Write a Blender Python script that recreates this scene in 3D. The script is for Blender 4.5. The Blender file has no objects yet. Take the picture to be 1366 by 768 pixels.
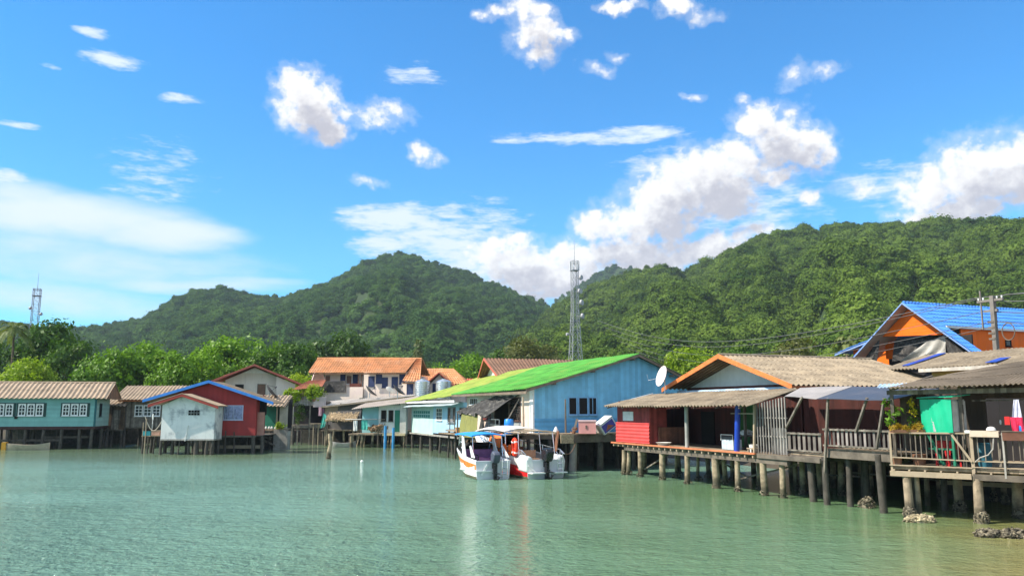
import bpy, math, random
import numpy as np
from mathutils import Vector, Matrix
RNG = random.Random(7)
PI = math.pi
rad = math.radians
scene = bpy.context.scene
C = scene.collection

# ------------------------------------------------------------------ camera
cam = bpy.data.objects.new('camera', bpy.data.cameras.new('camera'))
C.objects.link(cam)
cam.location = (0, 0, 3.8)
cam.rotation_euler = (rad(90) + math.atan(160 / 1072), 0, 0)
cam.data.sensor_width = 36
cam.data.lens = 36 * 1072 / 1366
cam.data.clip_start = 0.1
cam.data.clip_end = 12000
scene.camera = cam

# ------------------------------------------------------------------ sun, sky, exposure
SUN_EL, SUN_AZ = 47.0, -103.0                 # azimuth from +Y towards +X
sv = Vector((math.sin(rad(SUN_AZ)) * math.cos(rad(SUN_EL)), math.cos(rad(SUN_AZ)) * math.cos(rad(SUN_EL)), math.sin(rad(SUN_EL))))
sl = bpy.data.lights.new('sun', 'SUN')
sl.energy = 4.9
sl.angle = rad(0.53)
sl.color = (1.0, 0.92, 0.79)
so = bpy.data.objects.new('sun', sl)
C.objects.link(so)
so.rotation_euler = (-sv).to_track_quat('-Z', 'Y').to_euler()
so.location = (-60, 0, 90)
scene.view_settings.view_transform = 'Standard'
scene.view_settings.look = 'None'
scene.view_settings.exposure = 0.72
scene.view_settings.gamma = 1
scene.view_settings.use_curve_mapping = False
SKY_STRENGTH = 0.125

CUM = [(-14.77,20.67,2.87,2.27,1.0),(-15.6,21.68,2.08,1.37,1.0),(-13.3,19.54,1.69,1.2,1.0),(-9.46,20.54,2.17,0.91,0.6),(-11.73,20.5,1.82,0.7,0.45),(-6.62,17.86,0.93,0.93,0.95),(-5.36,17.74,0.77,0.47,0.4),(-10.25,15.79,1.28,0.52,0.5),(1.81,25.88,2.38,2.04,0.85),(1.08,27.48,2.28,1.19,0.8),(-1.99,27.33,1.25,0.57,0.6),(3.34,26.05,1.7,0.68,0.75),(2.09,24.21,1.01,0.79,0.7),(8.33,27.8,1.79,0.47,0.75),(12.46,27.35,1.63,0.84,0.85),(6.28,23.6,1.34,0.5,0.42),(13.79,26.66,1.61,0.47,0.42),(7.97,24.6,0.78,0.34,0.35),(19.48,17.64,2.96,2.65,1.0),(17.41,19.53,2.03,1.47,0.95),(21.42,17.24,1.25,2.19,1.0),(18.47,15.35,2.08,0.9,0.8),(16.26,16.79,2.29,2.01,0.95),(13.64,15.81,4.42,2.45,1.0),(11.51,15.06,3.43,2.58,1.0),(9.86,13.2,5.04,1.99,1.0),(6.37,13.0,2.43,1.37,0.95),(15.14,14.48,3.07,2.04,1.0),(13.2,10.82,5.91,1.56,1.0),(17.05,11.8,2.29,0.66,0.7),(9.0,10.45,5.02,2.21,1.0),(4.45,10.54,3.24,1.81,0.95),(2.81,9.23,4.31,2.13,1.0),(0.38,10.04,3.25,1.92,1.0),(-1.52,10.94,2.5,1.39,1.0),(0.38,11.8,1.36,0.85,0.8),(16.46,21.1,0.93,0.49,0.45),(30.72,14.2,3.06,2.55,1.0),(27.67,14.19,1.99,1.59,1.0),(32.75,14.36,2.35,2.58,1.0),(29.33,12.38,3.75,1.21,1.0),(35.31,12.85,2.2,2.6,1.0),(23.85,14.34,1.66,0.68,0.65),(21.08,13.72,0.86,0.64,0.9),(20.3,21.78,1.19,0.66,0.33),(22.51,21.72,0.96,0.47,0.3),(12.95,21.51,0.75,0.35,0.5)]
WSP = [(5.93,19.07,6.84,0.51,0.62),(9.21,19.19,3.57,0.76,0.75),(0.39,18.75,2.22,0.26,0.6),(-8.85,13.24,4.27,1.05,0.9),(-5.87,11.95,4.85,2.01,0.75),(-9.87,11.47,2.38,1.16,0.75),(-3.99,13.57,2.72,0.63,0.4),(-3.42,10.55,3.25,2.13,0.7),(-1.8,12.96,3.27,1.59,0.35),(-32.95,13.87,1.79,0.71,0.8),(-28.51,23.64,1.32,0.39,0.62),(-27.64,22.27,2.22,0.63,0.68),(-32.63,17.16,1.27,0.31,0.6),(-31.54,21.16,0.57,0.26,0.42),(-22.94,20.19,1.61,0.38,0.42),(-23.75,16.53,1.58,0.96,0.22),(-24.93,14.7,2.72,1.92,0.2),(-7.72,23.39,2.21,0.69,0.4),(0.92,9.24,6.47,2.4,0.5),(16.9,13.96,4.52,3.04,0.35),(10.24,17.19,2.68,0.72,0.35),(25.56,14.63,2.69,1.43,0.3)]
STR = [(-29.54,11.8,8.29,1.85,1.1),(-24.01,11.0,5.68,1.56,1.1),(-32.07,12.78,3.55,1.35,0.9),(-28.08,9.11,12.64,1.98,0.6),(-30.4,6.83,8.03,1.47,0.7),(-21.76,7.99,7.9,0.69,0.8),(-18.43,8.36,5.34,0.51,0.6),(-31.43,9.74,6.35,1.14,0.65),(-19.77,6.18,9.47,1.26,0.5)]


def node_tools(nt):
    def N(t, **kw):
        n = nt.nodes.new(t)
        for k, v in kw.items():
            setattr(n, k, v)
        return n
    def put(sock, v):
        if hasattr(v, 'is_linked') or isinstance(v, bpy.types.NodeSocket):
            nt.links.new(v, sock)
        elif v is not None:
            sock.default_value = v
    def math_(op, a, b=None, c=None, clamp=False):
        n = N('ShaderNodeMath', operation=op, use_clamp=clamp)
        put(n.inputs[0], a)
        if b is not None: put(n.inputs[1], b)
        if c is not None: put(n.inputs[2], c)
        return n.outputs[0]
    def vec(op, a, b=None, out=0):
        n = N('ShaderNodeVectorMath', operation=op)
        put(n.inputs[0], a)
        if b is not None: put(n.inputs[1], b)
        return n.outputs[out]
    def noise(v, scale, detail=4, rough=.55, dist=0):
        n = N('ShaderNodeTexNoise')
        put(n.inputs['Vector'], v)
        n.inputs['Scale'].default_value = scale
        n.inputs['Detail'].default_value = detail
        n.inputs['Roughness'].default_value = rough
        n.inputs['Distortion'].default_value = dist
        return n
    def ramp(f, a, b, lo=0., hi=1., smooth=True):
        n = N('ShaderNodeMapRange', interpolation_type='SMOOTHSTEP' if smooth else 'LINEAR')
        put(n.inputs[0], f)
        for i, x in ((1, a), (2, b), (3, lo), (4, hi)):
            put(n.inputs[i], x)
        return n.outputs[0]
    def mix(f, a, b, blend='MIX'):
        n = N('ShaderNodeMix', data_type='RGBA', blend_type=blend)
        put(n.inputs[0], f)
        put(n.inputs[6], a)
        put(n.inputs[7], b)
        return n.outputs[2]
    return N, put, math_, vec, noise, ramp, mix

def cloud_group(name, blobs, warps, fine, tear):
    """density of a set of clouds as a function of (azimuth, elevation) in degrees"""
    g = bpy.data.node_groups.new(name, 'ShaderNodeTree')
    g.interface.new_socket('P', in_out='INPUT', socket_type='NodeSocketVector')
    g.interface.new_socket('D', in_out='OUTPUT', socket_type='NodeSocketFloat')
    N, put, math_, vec, noise, ramp, mix = node_tools(g)
    gi, go = N('NodeGroupInput'), N('NodeGroupOutput')
    P = gi.outputs[0]
    W = P
    for scale, amp, stretch in warps:
        q = vec('MULTIPLY', P, stretch)
        n = noise(q, scale, 3, .5)
        d = vec('MULTIPLY', vec('SUBTRACT', n.outputs['Color'], (.5, .5, .5)), amp)
        W = vec('ADD', W, d)
    F = None
    for (a, e, ra, re, w) in blobs:
        q = vec('MULTIPLY', vec('SUBTRACT', W, (a, e, 0)), (1 / ra, 1 / re, 0))
        l = vec('DOT_PRODUCT', q, q, out=1)
        f = math_('MULTIPLY_ADD', l, -w, w)
        if F is None: F = f
        else: F = math_('SMOOTH_MAX', F, f, .22)
    scale, amp, stretch, det = fine
    n = noise(vec('MULTIPLY', P, stretch), scale, det, .54)
    F = math_('MULTIPLY_ADD', math_('SUBTRACT', n.outputs[0], .5), amp, F)
    n = noise(vec('MULTIPLY', P, tuple(x * 3.4 for x in stretch)), scale, 5, .6)
    F = math_('MULTIPLY_ADD', math_('SUBTRACT', n.outputs[0], .5), amp * tear, F)
    put(go.inputs[0], F)
    return g

world = bpy.data.worlds.new('World')
scene.world = world
world.use_nodes = True
wt = world.node_tree
wt.nodes.clear()
N, put, math_, vec, noise, ramp, mix = node_tools(wt)
# the tropical sky of the photograph is a deep clean blue
sky = N('ShaderNodeTexSky', sky_type='NISHITA')
sky.sun_disc = False
sky.sun_elevation = rad(SUN_EL)
sky.sun_rotation = rad(SUN_AZ)
sky.air_density = 1.0
sky.dust_density = 0.2
sky.ozone_density = 3.0
hs = N('ShaderNodeHueSaturation')
hs.inputs['Saturation'].default_value = 1.25
hs.inputs['Hue'].default_value = .488
hs.inputs['Value'].default_value = 1.0
put(hs.inputs['Color'], sky.outputs[0])
tc = N('ShaderNodeTexCoord')
sep = N('ShaderNodeSeparateXYZ')
put(sep.inputs[0], vec('NORMALIZE', tc.outputs['Generated']))
az = math_('MULTIPLY', math_('ARCTAN2', sep.outputs[0], sep.outputs[1]), 180 / PI)
el = math_('MULTIPLY', math_('ARCSINE', sep.outputs[2]), 180 / PI)
comb = N('ShaderNodeCombineXYZ')
put(comb.inputs[0], az); put(comb.inputs[1], el)
P = comb.outputs[0]
gC = cloud_group('cumulus', CUM, [(.16, (3.2, 2.4, 0), (1, 1, 1)), (.55, (1.5, 1.3, 0), (1, 1.1, 1)), (1.7, (.75, .7, 0), (1, 1.1, 1))], (1.0, 1.75, (1, 1.15, 1), 6), .14)
gW = cloud_group('wisps', WSP, [(.10, (4.5, 2.2, 0), (.7, 1.4, 1)), (.4, (1.6, .8, 0), (.6, 1.6, 1)), (1.5, (.8, .35, 0), (.6, 1.8, 1))], (1.25, 1.75, (.42, 1.7, 1), 8), .4)
gS = cloud_group('veil', STR, [(.09, (5, 2.0, 0), (.6, 1.3, 1)), (.3, (1.6, .6, 0), (.6, 1.5, 1))], (.34, 1.0, (.5, 1.6, 1), 6), .3)
def use(g, p):
    n = N('ShaderNodeGroup'); n.node_tree = g
    put(n.inputs[0], p)
    return n.outputs[0]
d0 = use(gC, P)
d1 = use(gC, vec('ADD', P, (-.55, 1.0, 0)))
d2 = use(gC, vec('ADD', P, (-1.3, 2.4, 0)))
alphaC = math_('MAXIMUM', ramp(d0, .02, .80), math_('MULTIPLY', ramp(d0, -.45, .5), .30))
thick = math_('ADD', math_('MULTIPLY', math_('MAXIMUM', d1, 0.), .55), math_('MULTIPLY', math_('MAXIMUM', d2, 0.), .60))
shade = ramp(thick, .12, 1.15)
colC = mix(shade, (5.6, 5.5, 5.4, 1), (2.9, 2.85, 3.2, 1))
e0 = use(gW, P)
e1 = use(gS, P)
alphaW = math_('MAXIMUM', math_('MULTIPLY', ramp(e0, -.10, .85), .93), math_('MULTIPLY', ramp(e1, -.10, 1.15), .96))
# unseen broken cloud added overhead and behind the camera as neutral fill light
fill_cloud = math_('MAXIMUM', ramp(el, 34, 60), ramp(math_('ABSOLUTE', az), 50, 80))
lump = ramp(noise(vec('NORMALIZE', tc.outputs['Generated']), 2.6, 5, .6).outputs[0], .40, .58)
alphaW = math_('MAXIMUM', alphaW, math_('MULTIPLY', fill_cloud, math_('MULTIPLY_ADD', lump, .6, .25)))
skyblue = mix(1.0, hs.outputs[0], (.35, .87, 1.17, 1), 'MULTIPLY')
skyW = mix(alphaW, skyblue, (4.5, 5.0, 5.4, 1))
skyC = mix(alphaC, skyW, colC)
bg = N('ShaderNodeBackground')
put(bg.inputs[0], skyC)
bg.inputs[1].default_value = SKY_STRENGTH
put(N('ShaderNodeOutputWorld').inputs[0], bg.outputs[0])
world.cycles.sampling_method = 'MANUAL'
world.cycles.sample_map_resolution = 512

scene.render.engine = 'CYCLES'
scene.cycles.max_bounces = 6
scene.cycles.diffuse_bounces = 3
scene.cycles.glossy_bounces = 3
scene.cycles.transmission_bounces = 3
scene.cycles.volume_bounces = 0
scene.cycles.transparent_max_bounces = 8
scene.cycles.caustics_reflective = False
scene.cycles.caustics_refractive = False
scene.cycles.use_denoising = True
scene.cycles.sample_clamp_indirect = 6

# ------------------------------------------------------------------ materials
MATS = {}
def mat(name, col, rough=.75, var=.22, scale=1.3, planks=None, pw=.16, bump=.25, bscale=18, dirt=None, metal=0., spec=.3, streak=None, plank_var=.3, island=0., tide=False):
    """weathered surface: blotchy colour, optional boards ('v' upright, 'h' lying, 'x', 'y', 'z'), dirt blotches, rain streaks"""
    if name in MATS: return MATS[name]
    m = bpy.data.materials.new(name); m.use_nodes = True
    nt = m.node_tree; nt.nodes.clear()
    N, put, math_, vec, noise, ramp, mix = node_tools(nt)
    out = N('ShaderNodeOutputMaterial'); b = N('ShaderNodeBsdfPrincipled')
    put(out.inputs[0], b.outputs[0])
    tc = N('ShaderNodeTexCoord'); P = tc.outputs['Object']
    c4 = (*col, 1)
    n1 = noise(P, scale, 5, .6)
    lo = tuple(x * (1 - var) for x in col) + (1,)
    hi = tuple(min(1, x * (1 + var * .8)) for x in col) + (1,)
    base = mix(ramp(n1.outputs[0], .3, .7), lo, hi)
    h = math_('MULTIPLY', noise(P, bscale, 3).outputs[0], .15)
    if planks:
        s = N('ShaderNodeSeparateXYZ'); put(s.inputs[0], P)
        k = {'h': s.outputs[2], 'z': s.outputs[2], 'x': s.outputs[0], 'y': s.outputs[1]}.get(planks)
        if k is None: k = math_('ADD', s.outputs[0], s.outputs[1])
        q = math_('DIVIDE', k, pw)
        fr = math_('FRACT', q); fl = math_('FLOOR', q)
        wn = N('ShaderNodeTexWhiteNoise', noise_dimensions='1D'); put(wn.inputs['W'], fl)
        tint = ramp(wn.outputs[0], 0, 1, 1 - plank_var, 1 + plank_var * .6, smooth=False)
        base = mix(1.0, base, N_comb(N, put, tint), 'MULTIPLY')
        edge = math_('MINIMUM', math_('MULTIPLY', fr, 9.), math_('MULTIPLY', math_('SUBTRACT', 1., fr), 9.), clamp=True)
        h = math_('ADD', h, edge)
    if island:
        g = N('ShaderNodeNewGeometry')
        t = ramp(g.outputs['Random Per Island'], 0, 1, 1 - island, 1 + island * .7, smooth=False)
        base = mix(1.0, base, N_comb(N, put, t), 'MULTIPLY')
    if streak:
        q = vec('MULTIPLY', P, (5, 5, .5))
        n2 = noise(q, 1.0, 4, .6)
        base = mix(math_('MULTIPLY', ramp(n2.outputs[0], .52, .75), streak[1]), base, (*streak[0], 1))
    if dirt:
        n3 = noise(P, dirt[2], 6, .65)
        base = mix(math_('MULTIPLY', ramp(n3.outputs[0], .5, .68), dirt[1]), base, (*dirt[0], 1))
    if tide:
        s3 = N('ShaderNodeSeparateXYZ'); put(s3.inputs[0], P)
        lv = math_('MULTIPLY_ADD', noise(P, 5., 4).outputs[0], .5, s3.outputs[2])
        base = mix(math_('MULTIPLY', ramp(lv, .95, .55), .8), base, (.035, .036, .024, 1))
    put(b.inputs['Base Color'], base)
    rr = ramp(n1.outputs[0], .3, .7, max(.05, rough - .1), min(1, rough + .1))
    put(b.inputs['Roughness'], rr)
    b.inputs['Metallic'].default_value = metal
    b.inputs['Specular IOR Level'].default_value = spec
    if bump:
        bp = N('ShaderNodeBump'); bp.inputs['Strength'].default_value = bump; bp.inputs['Distance'].default_value = .03
        put(bp.inputs['Height'], h); put(b.inputs['Normal'], bp.outputs[0])
    MATS[name] = m
    return m

def N_comb(N, put, s):
    c = N('ShaderNodeCombineColor')
    for i in range(3): put(c.inputs[i], s)
    return c.outputs[0]

def leaf_mat(name, c1, c2, trans=.35, tint_noise=.12, gloss=.02):
    if name in MATS: return MATS[name]
    m = bpy.data.materials.new(name); m.use_nodes = True
    nt = m.node_tree; nt.nodes.clear()
    N, put, math_, vec, noise, ramp, mix = node_tools(nt)
    out = N('ShaderNodeOutputMaterial')
    g = N('ShaderNodeNewGeometry'); oi = N('ShaderNodeObjectInfo'); tc = N('ShaderNodeTexCoord')
    n = noise(tc.outputs['Object'], tint_noise * 4, 3)  # foliage tone varies with object-space noise
    n9 = noise(g.outputs['Position'], .014, 5, .62)  # species patches, strengthened to stand in for cloud shadows and dark folds
    f = math_('ADD', math_('MULTIPLY', g.outputs['Random Per Island'], .3), math_('MULTIPLY', oi.outputs['Random'], .55))
    f = math_('ADD', f, math_('MULTIPLY', n.outputs[0], .15))
    f = math_('ADD', f, math_('MULTIPLY', math_('SUBTRACT', n9.outputs[0], .47), 1.7), clamp=True)
    col = mix(f, (*c1, 1), (*c2, 1))
    d = N('ShaderNodeBsdfDiffuse'); t = N('ShaderNodeBsdfTranslucent'); gl = N('ShaderNodeBsdfGlossy')
    put(d.inputs[0], col)
    put(t.inputs[0], mix(1.0, col, (1.25, 1.35, .5, 1), 'MULTIPLY'))
    gl.inputs['Roughness'].default_value = .45
    gl.inputs[0].default_value = (.9, .95, .9, 1)
    m1 = N('ShaderNodeMixShader'); m1.inputs[0].default_value = trans
    put(m1.inputs[1], d.outputs[0]); put(m1.inputs[2], t.outputs[0])
    m2 = N('ShaderNodeMixShader'); m2.inputs[0].default_value = gloss
    put(m2.inputs[1], m1.outputs[0]); put(m2.inputs[2], gl.outputs[0])
    put(out.inputs[0], m2.outputs[0])
    MATS[name] = m
    return m

# ------------------------------------------------------------------ mesh helpers
def V(*a): return Vector(a)
class MB:
    def __init__(s): s.v = []; s.f = []; s.m = []
    def add(s, vs, fs, mi=0):
        o = len(s.v)
        s.v += [tuple(p) for p in vs]
        s.f += [tuple(i + o for i in f) for f in fs]
        s.m += [mi] * len(fs)
        return s
    def ob(s, o, u, v, w, mi=0):
        o, u, v, w = Vector(o), Vector(u), Vector(v), Vector(w)
        if u.cross(v).dot(w) < 0: u, v = v, u
        p = [o, o + u, o + u + v, o + v, o + w, o + u + w, o + u + v + w, o + v + w]
        return s.add(p, [(3, 2, 1, 0), (4, 5, 6, 7), (0, 1, 5, 4), (1, 2, 6, 5), (2, 3, 7, 6), (3, 0, 4, 7)], mi)
    def box(s, x0, y0, z0, x1, y1, z1, mi=0):
        return s.ob((x0, y0, z0), (x1 - x0, 0, 0), (0, y1 - y0, 0), (0, 0, z1 - z0), mi)
    def bar(s, p, q, w, h=None, up=(0, 0, 1), mi=0):
        p, q = Vector(p), Vector(q); h = h or w
        d = (q - p); up = Vector(up)
        if abs(d.normalized().dot(up)) > .98: up = V(1, 0, 0)
        a = d.cross(up).normalized(); b = a.cross(d).normalized()
        return s.ob(p - a * w / 2 - b * h / 2, a * w, b * h, d, mi)
    def prism(s, pts, ext, mi=0):
        pts = [Vector(p) for p in pts]; e = Vector(ext); n = len(pts)
        nrm = Vector((0, 0, 0))
        for i in range(n): nrm += pts[i].cross(pts[(i + 1) % n])
        if nrm.dot(e) < 0: pts = pts[::-1]
        return s.add(pts + [p + e for p in pts], [tuple(range(n))[::-1], tuple(range(n, 2 * n))] + [(i, (i + 1) % n, n + (i + 1) % n, n + i) for i in range(n)], mi)
    def tube(s, pts, r, n=8, mi=0):
        pts = [Vector(p) for p in pts]; k = len(pts)
        rs = r if isinstance(r, (list, tuple)) else [r] * k
        vs = []; ref = None
        for i, p in enumerate(pts):
            d = (pts[min(i + 1, k - 1)] - pts[max(i - 1, 0)]).normalized()
            if ref is None: ref = V(1, 0, 0) if abs(d.x) < .8 else V(0, 1, 0)
            a = (ref - d * ref.dot(d)).normalized(); b = d.cross(a); ref = a
            vs += [p + (a * math.cos(2 * PI * j / n) + b * math.sin(2 * PI * j / n)) * rs[i] for j in range(n)]
        fs = [(i * n + j, i * n + (j + 1) % n, (i + 1) * n + (j + 1) % n, (i + 1) * n + j) for i in range(k - 1) for j in range(n)]
        fs += [tuple(range(n))[::-1], tuple(range((k - 1) * n, k * n))]
        return s.add(vs, fs, mi)
    def lathe(s, prof, n=16, c=(0, 0, 0), mi=0):
        vs = []; k = len(prof)
        for r, z in prof:
            vs += [(c[0] + r * math.cos(2 * PI * j / n), c[1] + r * math.sin(2 * PI * j / n), c[2] + z) for j in range(n)]
        fs = [(i * n + j, i * n + (j + 1) % n, (i + 1) * n + (j + 1) % n, (i + 1) * n + j) for i in range(k - 1) for j in range(n)]
        fs += [tuple(range(n))[::-1], tuple(range((k - 1) * n, k * n))]
        return s.add(vs, fs, mi)
    def sheet(s, a, b, c, d, amp=.03, pitch=.17, th=.02, laps=1, spp=5, sag=0., step=.018, mi=0):
        """corrugated sheet a->b across the ribs (eave), d->c the other edge (ridge); ribs run a->d"""
        a, b, c, d = map(Vector, (a, b, c, d))
        L = max((b - a).length, (c - d).length); H = ((d - a).length + (c - b).length) / 2
        nrm = (b - a).cross(d - a).normalized()
        if nrm.z < 0: nrm = -nrm
        nu = max(2, int(L / pitch * spp)) if amp else max(2, int(L / .5))
        rows = []
        for k in range(laps):
            v0, v1 = k / laps, (k + 1) / laps
            e = .05 / max(H, .1)
            rows.append((max(0, v0 - e if k else 0), step * 1.0 if k else 0.0)); rows.append((v1, 0.))
        top = []
        for (v, off) in rows:
            for i in range(nu + 1):
                u = i / nu
                p = (a * (1 - u) + b * u) * (1 - v) + (d * (1 - u) + c * u) * v
                w = amp * math.sin(2 * PI * u * L / pitch) if amp else 0
                w += .012 * math.sin(u * L * 1.7 + v * 5) + .010 * math.sin(u * L * .6 + 1 + 3 * v)
                p = p + nrm * (w + off) - V(0, 0, 1) * sag * math.sin(PI * v)
                top.append(p)
        n = nu + 1; R = len(rows)
        bot = [p - nrm * th for p in top]
        T = len(top); fs = []
        for r in range(R - 1):
            for i in range(nu):
                q = (r * n + i, r * n + i + 1, (r + 1) * n + i + 1, (r + 1) * n + i)
                fs.append(q); fs.append(tuple(T + j for j in q[::-1]))
        for i in range(nu):
            fs.append((i + 1, i, T + i, T + i + 1)); o = (R - 1) * n
            fs.append((o + i, o + i + 1, T + o + i + 1, T + o + i))
        for r in range(R - 1):
            fs.append((r * n, (r + 1) * n, T + (r + 1) * n, T + r * n)); o = nu
            fs.append(((r + 1) * n + o, r * n + o, T + r * n + o, T + (r + 1) * n + o))
        return s.add(top + bot, fs, mi)
    def cloth(s, a, b, c, d, nu=10, nv=10, fold=.05, waves=4, th=.012, sag=0., mi=0, seed=0):
        a, b, c, d = map(Vector, (a, b, c, d)); rg = random.Random(seed)
        nrm = (b - a).cross(d - a).normalized(); ph = rg.random() * 6
        top = []
        for j in range(nv + 1):
            for i in range(nu + 1):
                u, v = i / nu, j / nv
                p = (a * (1 - u) + b * u) * (1 - v) + (d * (1 - u) + c * u) * v
                k = math.sin(u * waves * 2 * PI + ph + 1.3 * math.sin(v * 3 + ph)) + .5 * math.sin(u * waves * 4.7 + v * 4 + ph)
                p = p + nrm * fold * k * (.35 + .65 * (1 - v)) - V(0, 0, 1) * sag * math.sin(PI * u) * math.sin(PI * v)
                top.append(p)
        T = len(top); n = nu + 1; fs = []
        bot = [p - nrm * th for p in top]
        for j in range(nv):
            for i in range(nu):
                q = (j * n + i, j * n + i + 1, (j + 1) * n + i + 1, (j + 1) * n + i)
                fs.append(q); fs.append(tuple(T + k for k in q[::-1]))
        return s.add(top + bot, fs, mi)
    def blob(s, c, r, seed=0, rough=.25, sub=2, mi=0):
        rg = np.random.RandomState(seed)
        vs, fs = ICO[sub]
        ph = rg.rand(3, 3) * 6
        out = []
        for p in vs:
            k = 1 + rough * (math.sin(p[0] * 3 + ph[0, 0]) * math.sin(p[1] * 3.3 + ph[0, 1]) + .6 * math.sin(p[2] * 6 + ph[1, 0] + p[0] * 5) + .4 * math.sin(p[1] * 9 + ph[2, 1]))
            out.append((c[0] + p[0] * r[0] * k, c[1] + p[1] * r[1] * k, c[2] + p[2] * r[2] * k))
        return s.add(out, fs, mi)
    def build(s, name, mats, parent=None, smooth=False, loc=None):
        me = bpy.data.meshes.new(name)
        me.from_pydata(s.v, [], s.f)
        mats = mats if isinstance(mats, (list, tuple)) else [mats]
        for m in mats: me.materials.append(m)
        if len(mats) > 1: me.polygons.foreach_set('material_index', s.m)
        if smooth:
            me.polygons.foreach_set('use_smooth', [True] * len(me.polygons))
            me.set_sharp_from_angle(angle=rad(42))
        me.update()
        o = bpy.data.objects.new(name, me); C.objects.link(o)
        if parent: o.parent = parent
        if loc: o.location = loc
        return o

def bevel(o, w=.04):
    m = o.modifiers.new('bevel', 'BEVEL'); m.width = w; m.segments = 3; m.limit_method = 'ANGLE'
    o.data.polygons.foreach_set('use_smooth', [True] * len(o.data.polygons)); o.data.set_sharp_from_angle(angle=rad(50))
    return o

def ico(sub):
    t = (1 + 5 ** .5) / 2
    v = [Vector(p).normalized() for p in [(-1, t, 0), (1, t, 0), (-1, -t, 0), (1, -t, 0), (0, -1, t), (0, 1, t), (0, -1, -t), (0, 1, -t), (t, 0, -1), (t, 0, 1), (-t, 0, -1), (-t, 0, 1)]]
    f = [(0, 11, 5), (0, 5, 1), (0, 1, 7), (0, 7, 10), (0, 10, 11), (1, 5, 9), (5, 11, 4), (11, 10, 2), (10, 7, 6), (7, 1, 8), (3, 9, 4), (3, 4, 2), (3, 2, 6), (3, 6, 8), (3, 8, 9), (4, 9, 5), (2, 4, 11), (6, 2, 10), (8, 6, 7), (9, 8, 1)]
    for _ in range(sub):
        cache = {}; nf = []
        def mid(a, b):
            k = (min(a, b), max(a, b))
            if k not in cache:
                v.append(((v[a] + v[b]) / 2).normalized()); cache[k] = len(v) - 1
            return cache[k]
        for a, b, c in f:
            x, y, z = mid(a, b), mid(b, c), mid(c, a)
            nf += [(a, x, z), (b, y, x), (c, z, y), (x, y, z)]
        f = nf
    return [tuple(p) for p in v], f
ICO = {k: ico(k) for k in (0, 1, 2, 3)}

def thing(name, label, cat, loc=(0, 0, 0), rotz=0, group=None):
    o = bpy.data.objects.new(name, None); C.objects.link(o)
    o.location = loc; o.rotation_euler = (0, 0, rotz); o.empty_display_size = .3
    o['label'] = label; o['category'] = cat
    if group: o['group'] = group
    return o
def tag(o, label, cat, group=None):
    o['label'] = label; o['category'] = cat
    if group: o['group'] = group
    return o

# the waterfront row: s runs along the front towards the camera, t goes inland
RO, RA = V(6.42, 47.89, 0), V(.3742, -.9273, 0)
RN = V(.9273, .3742, 0)
ROT = math.atan2(RA.y, RA.x)
def R(s, t, z=0): return RO + RA * s + RN * t + V(0, 0, z)
def row_thing(name, label, cat, s, t, z=0, group=None, rot=0): return thing(name, label, cat, R(s, t, z), ROT + rot, group)
# the right-hand balcony house has its own frame
BO, BROT = V(13.95, 29.09, 0), rad(-37.55)
def B(x, y, z=0): return BO + V(math.cos(BROT), math.sin(BROT), 0) * x + V(-math.sin(BROT), math.cos(BROT), 0) * y + V(0, 0, z)

def piles(parent, lst, m, r=.13, name='pile', zb=-1.2):
    for it in lst:
        x, y, zt = it[:3]; rr = it[3] if len(it) > 3 else r * RNG.uniform(.85, 1.15)
        dx, dy = RNG.uniform(-.11, .11), RNG.uniform(-.08, .08)
        MB().tube([(x + dx, y + dy, zb), (x + dx * .6, y + dy * .6, .3), (x + dx * .3, y, zt * .6), (x, y, zt)], [rr * 1.08, rr * 1.02, rr * .95, rr * .92], 10).build(name, m, parent, smooth=True)

def oysters(name, m, parent, c, r, n, seed, size=.06, loc=None, core=True):
    rg = random.Random(seed); b = MB()
    if core: b.blob(c, (r[0] * .9, r[1] * .9, r[2] * .9), seed, .18, 2)
    for _ in range(n):
        d = V(rg.gauss(0, 1), rg.gauss(0, 1), rg.gauss(.25, 1)).normalized()
        p = V(c[0] + d.x * r[0] * rg.uniform(.85, 1.1), c[1] + d.y * r[1] * rg.uniform(.85, 1.1), c[2] + d.z * r[2] * rg.uniform(.8, 1.1))
        s_ = size * rg.uniform(.5, 1.3)
        q = Matrix.Rotation(rg.random() * 6, 3, V(rg.random() - .5, rg.random() - .5, rg.random() - .5).normalized())
        vs = [p + q @ V(*[k * s_ * f for k, f in zip(v, (1, .75, .4))]) for v in ICO[0][0]]
        b.add(vs, ICO[0][1])
    return b.build(name, m, parent, loc=loc)

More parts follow.
